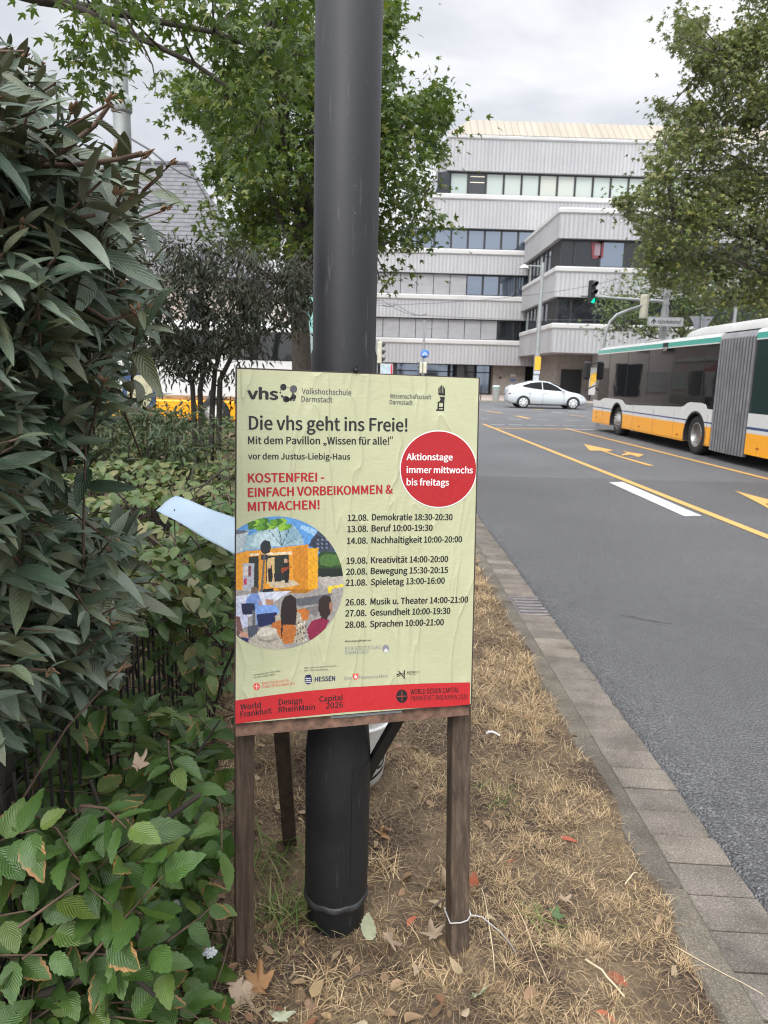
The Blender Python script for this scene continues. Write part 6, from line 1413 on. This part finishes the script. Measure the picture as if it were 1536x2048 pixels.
# sawn stub with a pale cut face
c = atY(172, 1618, 1.52); g = MB(); g.tube([c - (-.03, .02, .17), c - (-.01, .01, .07), c], [.022, .020, .019], 10); sb_ = g.build('cut_stub', M_TWIG, hedge)
MB().lathe([(0, 0), (.018, 0), (.0185, .003), (0, .004)], 14, fn=lambda p, c=c: (c[0] + p[0], c[1] + p[1], c[2] + p[2])).build('sawn_face', plain('sawn_wood', (.16, .12, .09, 1), .9, var=.3, vscale=60), sb_)
# top of the hedge: a carpet of leaves, a little uneven
def topz(x, y): return .90 + .05*np.sin(x*3 + y*1.3) + .04*np.sin(x*5.1 - y*2.7)
n = 10500; x = rh.uniform(-4.6, -.52, n); y = 2.25 + 9.5*rh.random(n)**1.35; z = topz(x, y) - np.abs(rh.normal(0, .08, n))
A = np.stack([rh.normal(0, 1, n), rh.normal(-.3, 1, n), rh.normal(-.15, .25, n)], 1); N = np.array([0, -.25, 1.]) + rh.normal(0, .38, (n, 3)); S = .078*rh.uniform(.7, 1.25, n)
leaf_mesh('top_foliage', T_OVATE_S, np.stack([x, y, z], 1), A, N, S, L_HORN_S, hedge, True, rh)
g = MB()      # dark twiggy mass inside
for i in range(420):
    x_ = rh.uniform(-2.4, -.72); y_ = rh.uniform(2.3, 9); p = np.array([x_, y_, rh.uniform(.05, .4)]); g.tube([p, p + (rh.normal(0, .12), rh.normal(0, .12), .3), p + (rh.normal(0, .2), rh.normal(0, .2), rh.uniform(.4, .55))], [.007, .005, .003], 4, cap=False)
g.build('inner_twigs', M_TWIG, hedge)
# fence
fe = thing('wire_fence', 'dark fence of thin vertical rods inside the hedge', 'fence', (-1.0, 4, .05))
M_FEN = plain('fence_dark', (.030, .026, .024, 1), .6, .3, .4, 30)
g = MB(); y = 1.0
while y < 9: g.tube([(-.72, y, .0), (-.72, y, .84)], .0042, 5); y += .052
g.build('rods', M_FEN, fe)
for z in (.12, .46, .80):
    g = MB(); g.tube([(-.729, 1.0, z), (-.729, 9., z)], .0045, 5); g.build('rail', M_FEN, fe)
for y in (1.35, 3.9, 6.4, 8.9):
    g = MB(); g.bbox((-.776, y, -.1), (-.734, y + .05, .88), .004); g.build('fence_post', M_FEN, fe)
# undergrowth behind, left of the dark shrub
L_UND = leaf_mat('undergrowth_leaf', [(.018, .036, .014), (.030, .055, .020), (.05, .08, .03), (.10, .09, .035)], .55, (.06, .08, .04, 1), trans=.2)
und = thing('undergrowth', 'dark green low bushes under the dark shrub', 'shrub', (-3, 6.8, .05))
C6 = np.vstack([region_clusters([(120, 880), (180, 820), (280, 810), (400, 830), (440, 850), (400, 900), (330, 940), (220, 950), (120, 960)], 90, 6.8, .8, rh), region_clusters([(130, 600), (240, 600), (232, 800), (150, 810)], 40, 9.5, .8, rh)])
P, A, N, S = cluster_leaves(C6, 34, .22, .8, .085, rh, droop=.3, tilt=.5); leaf_mesh('foliage', T_LANCE_S, P, A, N, S, L_UND, und, False, rh)
g = MB()
for c in C6: g.tube(bend((c[0] + rh.normal(0, .15), c[1], 0), c, 4, 0, rh), [.010, .008, .006, .003], 4, cap=False)
g.build('stems', M_TWIG, und)
# ================================================================== GRASS, LEAVES AND LITTER
rl_ = np.random.default_rng(33)
def blades(name, n, xs, ys, L0, L1, wid, mat, lean, dens=None, zoff=0., label=None, rng=rl_, clump=0.):
    x = rng.uniform(*xs, n); u = rng.random(n); y = ys[0] + (ys[1] - ys[0])*u**1.9
    ang = rng.uniform(0, 2*np.pi, n); el = np.abs(rng.normal(0, lean, n))
    if clump:      # most blades grow in tufts and splay outwards from them
        nc = 1500; cx = rng.uniform(*xs, nc); cy = ys[0] + (ys[1] - ys[0])*rng.random(nc)**1.9; ci = rng.integers(0, nc, n); tf = rng.random(n) < clump
        rr = np.abs(rng.normal(0, .022, n))*np.clip(cy[ci]/2, 1, 4); x = np.where(tf, cx[ci] + rr*np.cos(ang), x); y = np.where(tf, cy[ci] + rr*np.sin(ang), y); el = np.where(tf, np.abs(rng.normal(.55, .3, n)), el); ang = ang + np.where(tf, rng.normal(0, .5, n), 0)
    if dens is not None: k_ = dens(x, y, rng); x, y, ang, el = x[k_], y[k_], ang[k_], el[k_]
    n = len(x); z = zv(x, y) + zoff; far = np.clip(y/2.2, 1, 4)
    L = rng.uniform(L0, L1, n)*np.clip(far, 1, 1.6)
    d = np.stack([np.cos(ang)*np.cos(el), np.sin(ang)*np.cos(el), np.sin(el)], 1); s = nrm(np.cross(d, [0, 0, 1.]))
    wv = (wid*rng.uniform(.6, 1.3, n)*far**.8)[:, None]; b = np.stack([x, y, z], 1)
    up_ = np.array([0, 0, 1.]); c1 = (rng.normal(0, .18, n)*L)[:, None]
    m = b + d*L[:, None]*.5 + up_*(L*.10)[:, None] + s*c1*.5; e = b + d*L[:, None] - up_*(L*np.sin(el)*.25)[:, None] + s*c1
    V = np.stack([b - s*wv, b + s*wv, m - s*wv*.8, m + s*wv*.8, e], 1).reshape(-1, 3); V[:, 2] = np.maximum(V[:, 2], zv(V[:, 0], V[:, 1]) + .001)
    o4 = (np.arange(n)*5)[:, None]; T = np.vstack([o4 + [0, 1, 3], o4 + [0, 3, 2], o4 + [2, 3, 4]])
    me = bpy.data.meshes.new(name); me.from_pydata(V, [], T); at = me.attributes.new('rnd', 'FLOAT', 'POINT'); at.data.foreach_set('value', np.repeat(rng.random(n), 5).astype(np.float32)); me.materials.append(mat)
    o = bpy.data.objects.new(name, me); COL.objects.link(o); o['kind'] = 'stuff'
    if label: o['label'] = label
    return o
def straw_mat(name, cols):
    k = NT(name); a = k.n('Attribute', _attribute_name='rnd'); k.set(Base_Color=k.ramp(a.outputs['Fac'], [(i/(len(cols)-1), c) for i, c in enumerate(cols)]), Roughness=.75, Specular_IOR_Level=.25); return k.m
M_STRAW = straw_mat('dry_straw', [(.30, .20, .10), (.46, .335, .18), (.62, .48, .29), (.37, .25, .13), (.15, .10, .06)])
M_DULL = straw_mat('dead_thatch', [(.09, .06, .038), (.18, .122, .07), (.30, .215, .125), (.06, .04, .026)])
M_GRS = straw_mat('green_grass', [(.05, .085, .018), (.085, .13, .03), (.14, .17, .05), (.24, .21, .10)])
def patchy(x, y): return .5 + .5*np.sin(x*5.3 + 1.7*np.sin(y*2.1)) * np.sin(y*3.1 + 1.3*np.sin(x*4.2))
def d_straw(x, y, r):
    p = np.where(x > .30, .95, np.where(x > -.1, .42, .30)); p = np.where(y > 2.4, np.where(x > -.1, .95, .6), p); p = p*np.where(patchy(x, y) > .36, 1, .16); p = np.where((x > .72) & (y < 1.75), p*.25, p); return (r.random(len(x)) < p) & (x < .955 - .03*np.abs(np.sin(y*11)))
blades('dry_grass', 150000, (-.9, .96), (1.0, 14), .018, .060, .0006, M_STRAW, .35, d_straw, 0, 'straw coloured dry grass on the verge', clump=.55)
blades('dry_grass', 9000, (-.2, .96), (12, 24), .06, .10, .002, M_STRAW, .5, None, 0, 'straw coloured dry grass far along the verge')
blades('dead_thatch', 60000, (-1.3, .93), (.95, 6), .02, .075, .0008, M_DULL, .16, None, .001, 'flattened brown dead grass on the soil')
def tuft(xc, yc, n, spread, L0, L1, lean=1.0, mat=M_GRS, lab='', name='grass_tuft', arch_=.35):
    rng = rl_; V, T = [], []
    for i in range(n):
        b = np.array([xc + rng.normal(0, spread), yc + rng.normal(0, spread), 0]); b[2] = zv(b[0], b[1]) - .003; L = rng.uniform(L0, L1); q = rng.uniform(0, 2*math.pi); el = abs(rng.normal(lean, .3)); d = np.array([math.cos(q)*math.cos(el), math.sin(q)*math.cos(el), math.sin(el)]); s = nrm(np.cross(d, [.01, 0, 1.])); o_ = len(V)
        for j in range(5):
            t_ = j/4; p = b + d*L*t_ + np.array([math.cos(q), math.sin(q), -1.0])*L*arch_*t_*t_; w_ = (.0024 if mat is M_GRS else .0011)*(1 - t_**2) + .0002; V += [p - s*w_, p + s*w_]
        T += [(o_ + 2*j, o_ + 2*j + 1, o_ + 2*j + 3, o_ + 2*j + 2) for j in range(4)]
    me = bpy.data.meshes.new(name); me.from_pydata(V, [], T); at = me.attributes.new('rnd', 'FLOAT', 'POINT'); at.data.foreach_set('value', np.repeat(rng.random(n), 10).astype(np.float32)); me.materials.append(mat)
    o = bpy.data.objects.new(name, me); COL.objects.link(o); return tag(o, lab, 'grass')
p = gnd(575, 1850, .07); tuft(p[0] - .01, p[1], 70, .035, .08, .19, 1.0, lab='green grass tuft left of the black post foot')
p = gnd(530, 1735, .07); tuft(p[0], p[1], 60, .06, .06, .16, .8, lab='green grass tuft beside the left timber leg')
p = gnd(745, 1800, .07); tuft(p[0] + .03, p[1] + .1, 70, .03, .05, .12, .9, M_STRAW, 'pale dry grass tuft right of the black post foot')
p = gnd(650, 1990, .07); tuft(p[0], p[1], 110, .05, .03, .07, .6, M_STRAW, 'straw coloured tuft in front of the black post')
p = gnd(840, 1970, .07); tuft(p[0], p[1], 90, .04, .03, .07, .6, M_STRAW, 'straw coloured tuft left of the right timber leg base')
p = gnd(1080, 1860, .07); tuft(p[0], p[1], 34, .03, .04, .10, .4, lab='small green weed in the dry grass')
p = gnd(990, 1600, .06); tuft(p[0], p[1], 50, .05, .03, .06, .7, lab='faint green tuft in the middle of the dry grass')
# fallen leaf scatter
L_LIT = leaf_mat('fallen_leaf', [(.10, .065, .04), (.20, .13, .075), (.30, .21, .13), (.14, .05, .025), (.36, .29, .20), (.24, .15, .06)], .75, (.26, .2, .14, 1), trans=.1, spec=.25)
n = 1150; x = rl_.uniform(-1.2, .9, n); y = 1.0 + 5*rl_.random(n)**2; kk_ = (rl_.random(n) < np.where(x < .25, .9, .13)); x, y = x[kk_], y[kk_]; n = len(x)
A = np.stack([rl_.normal(0, 1, n), rl_.normal(0, 1, n), rl_.normal(.1, .2, n)], 1); N = np.array([0, 0, 1.]) + rl_.normal(0, .35, (n, 3))
o = leaf_mesh('leaf_litter', T_OVATE_S, np.stack([x, y, zv(x, y) + .010], 1), A, N, .033*rl_.uniform(.5, 1.5, n), L_LIT, None, True, rl_, .5); o['kind'] = 'stuff'; o['label'] = 'small brown fallen leaves scattered on the soil'
L_PALE = leaf_mat('pale_underside', [(.40, .43, .30), (.46, .48, .36)], .7, (.42, .45, .33, 1), trans=.15, spec=.2); L_BRN = leaf_mat('brown_dead_leaf', [(.25, .13, .06), (.34, .19, .09)], .7, (.30, .2, .12, 1), trans=.15, spec=.3); L_RED = leaf_mat('reddish_leaf', [(.30, .07, .035), (.36, .11, .05)], .7, (.32, .13, .07, 1), trans=.15); L_YEL = leaf_mat('yellow_leaf', [(.42, .27, .06), (.40, .25, .07)], .7, (.40, .3, .12, 1), trans=.15); L_TAN = leaf_mat('tan_leaf', [(.33, .24, .17), (.36, .27, .19)], .75, (.36, .28, .2, 1), trans=.1); L_GRN = leaf_mat('green_fallen_leaf', [(.05, .10, .03), (.06, .11, .03)], .5, (.1, .14, .07, 1), trans=.15)
def t_curled(amp): V, T, UV = T_MAPLE; return [(x, y, z + amp*math.sin(x*5 + 1)*.2 + amp*abs(x)*.8 + amp*.3*math.sin(y*6)) for x, y, z in V], T, UV
def one(px, py, a, nv, s, mat, lab, tm=None, z=.085, Yd=None, curl=.2):
    p = gnd(px, py, z) if Yd is None else atY(px, py, Yd); o = leaf_mesh('fallen_leaf', tm or T_MAPLE, p[None], np.array([a], float), np.array([nv], float), np.array([s]), mat, None, True, rl_, curl); return tag(o, lab, 'leaf')
one(558, 2060, (.0, .9, .05), (0, -.3, 1), .085, L_PALE, 'pale grey green maple leaf lying at the bottom edge', None, .10, curl=.05)
o = one(520, 1985, (-.1, .25, 1.), (.1, -1, .2), .09, L_BRN, 'large curled brown leaf at the foot of the left leg', t_curled(.9), .085)
one(478, 1985, (.5, -.6, .1), (-.3, -.2, 1), .10, L_TAN, 'crumpled tan leaf beside the left leg foot', t_curled(1.2), .085)
one(735, 1880, (.1, .1, 1.), (-.5, -.8, .1), .085, L_PALE, 'pale leaf standing against the black post foot', T_OVATE, .08)
one(755, 1893, (.9, .1, .12), (0, -.3, 1), .075, L_TAN, 'curled tan leaf in front of the black post', t_curled(1.), .09)
one(872, 1905, (-.2, .7, .45), (.1, -.8, .5), .085, L_TAN, 'crumpled pinkish brown leaf left of the right leg', t_curled(1.1), .085)
one(815, 1855, (.5, .4, .1), (.1, -.4, 1), .06, L_RED, 'small dark red leaf between post and right leg', T_OVATE, .09)
one(815, 1712, (.2, .8, .25), (.0, -.6, .8), .075, L_YEL, 'yellow brown leaf on soil behind the board', None, .085)
one(762, 1690, (.2, .6, .5), (.3, -.6, .5), .07, L_BRN, 'brown leaf standing right of the black post', t_curled(.9), .085)
one(880, 1775, (.1, -.3, .8), (.6, -.6, .1), .08, L_TAN, 'tan curled leaf left of the right timber leg', T_OVATE, .09)
one(785, 1620, (.8, .1, .1), (.0, -.4, 1), .06, L_RED, 'reddish brown leaf near the bucket', T_OVATE, .085)
one(965, 2030, (-.3, .8, .1), (.1, -.3, 1), .075, L_PALE, 'pale twisted leaf right of the board at the bottom', t_curled(1.3), .085)
one(1115, 1815, (.6, .4, .2), (0, -.4, 1), .065, L_TAN, 'pale pinkish leaf in the dry grass', t_curled(.8), .075)
one(1215, 1945, (.6, -.7, .1), (.2, -.3, 1), .06, L_RED, 'red leaf by the long straw', T_OVATE, .075)
one(1185, 2030, (.7, -.5, .1), (.1, -.4, 1), .07, L_RED, 'bright red leaf at the lower right of the grass', T_OVATE, .075)
one(1120, 1675, (.9, -.2, .1), (.1, -.4, 1), .06, L_RED, 'narrow red leaf in the middle of the dry grass', T_LANCE, .07)
one(1010, 1735, (.7, .2, .1), (.0, -.4, 1), .05, L_RED, 'small red leaf right of the board leg', T_OVATE, .08)
one(1110, 1845, (.4, .8, .2), (.0, -.5, 1), .06, L_GRN, 'green maple leaf among the weeds', None, .08)
one(945, 1785, (.1, .2, 1), (.2, -1, .1), .06, L_RED, 'orange brown leaf behind the right timber leg', T_OVATE, .085)
one(1005, 1410, (.9, .2, .2), (.0, -.4, 1), .06, L_TAN, 'pale curled leaf far along the dry grass', t_curled(.9), .07)
one(275, 1545, (.45, .2, .85), (-.2, -.9, .3), .055, L_TAN, 'cream dry leaf caught upright in the hedge', t_curled(.8), 0, 1.55)
one(255, 1700, (.1, -.3, .9), (.5, -.8, .2), .07, L_BRN, 'curled brown leaf caught among the hedge stems', t_curled(1.), 0, 1.5)
one(1040, 1440, (.7, .3, .1), (.0, -.4, 1), .045, L_YEL, 'small yellow leaf beyond the board', T_OVATE, .07)
# litter: straws, twigs, cigarette-like stick, scraps
M_ST1 = plain('pale_straw', (.50, .41, .27, 1), .7); M_TW = plain('twig_brown', (.10, .075, .055, 1), .85, var=.3, vscale=50)
def stick(name, a, b, r, mat, lab, cat, z=.085, lift=.006):
    A_, B_ = gnd(*a, z), gnd(*b, z); g = MB(); pts = []
    for i in range(6): q = A_ + (B_ - A_)*i/5; q[2] = zv(q[0], q[1]) + lift + r + .012*math.sin(math.pi*i/5); pts.append(q + rl_.normal(0, .002, 3)*[1, 1, .3])
    g.tube(pts, list(np.linspace(r, r*.7, 6)), 6); return tag(g.build(name, mat), lab, cat)
stick('straw', (1172, 1920), (1247, 1990), .0035, M_ST1, 'thick pale hollow straw lying in the grass', 'straw')
stick('straw', (962, 1790), (988, 1960), .0018, M_ST1, 'long pale straw right of the right timber leg', 'straw')
stick('straw', (1350, 1885), (1525, 1985), .0014, M_ST1, 'thin pale straw hanging over the kerb', 'straw', .06)
stick('straw', (1025, 1815), (1095, 1965), .0014, M_ST1, 'thin straw running past the green weed', 'straw')
stick('twig', (1100, 1760), (1115, 1800), .003, M_TW, 'short dark twig in the dry grass', 'twig')
stick('twig', (690, 1965), (745, 1950), .003, M_TW, 'brown twig in front of the black post', 'twig')
stick('twig', (855, 1845), (893, 1815), .004, M_TW, 'brown twig left of the right timber leg', 'twig')
stick('straw', (1250, 1770), (1275, 1745), .0025, M_ST1, 'short pale straw stub near the kerb', 'straw', .06)
stick('paper_stick', (972, 1474), (1000, 1484), .006, plain('white_paper_stick', (.7, .7, .68, 1), .6), 'small white paper tube in the dry grass', 'litter', .07)
# sheet of pale blue paper lying on the hedge
k = NT('blue_white_paper'); v = k.coord(); k.set(Base_Color=k.ramp(k.noise(v, 5, 3), [(.3, (.24, .315, .385, 1)), (.7, (.29, .365, .43, 1))]), Roughness=.5); k.bump(k.noise(v, 9, 4), .5, .02)
q0, q1, q2, q3 = atY(352, 989, 2.95), atY(312, 1018, 2.8), atY(490, 1118, 2.5), atY(520, 1052, 2.62)
g = MB(); n = 14; vs = []
for j in range(n + 1):
    for i in range(n + 1):
        s_, t_ = i/n, j/n; p = (q0*(1 - s_) + q3*s_)*(1 - t_) + (q1*(1 - s_) + q2*s_)*t_; vs.append(p + np.array([0, 0, .0025*math.sin(s_*11 + t_*5) - .008*abs(t_ - .55) - .010*max(0, s_ - .45)]))
g.add(vs, [(j*(n+1) + i, j*(n+1) + i + 1, (j+1)*(n+1) + i + 1, (j+1)*(n+1) + i) for j in range(n) for i in range(n)], 0, True)
o = g.build('paper_sheet', k.m); md = o.modifiers.new('thick', 'SOLIDIFY'); md.thickness = .0008; tag(o, 'pale blue sheet of poster paper lying on the hedge', 'paper')
# crumpled white paper in the hedge
def crumple(px, py, Y, r, lab):
    p = atY(px, py, Y); bm = bmesh.new(); bmesh.ops.create_icosphere(bm, subdivisions=3, radius=r)
    for v_ in bm.verts: v_.co *= 1 + random.uniform(-.35, .25); v_.co.z *= .6
    me = bpy.data.meshes.new('crumpled_paper'); bm.to_mesh(me); bm.free(); me.materials.append(plain('white_paper', (.62, .64, .66, 1), .6)); o = bpy.data.objects.new('crumpled_paper', me); COL.objects.link(o); o.location = p; tag(o, lab, 'litter')
crumple(345, 1795, 1.62, .028, 'crumpled white paper among the hedge stems'); crumple(420, 1905, 1.6, .015, 'small white paper scrap low in the hedge'); crumple(598, 1790, 2.05, .025, 'crumpled pale paper left of the black post')
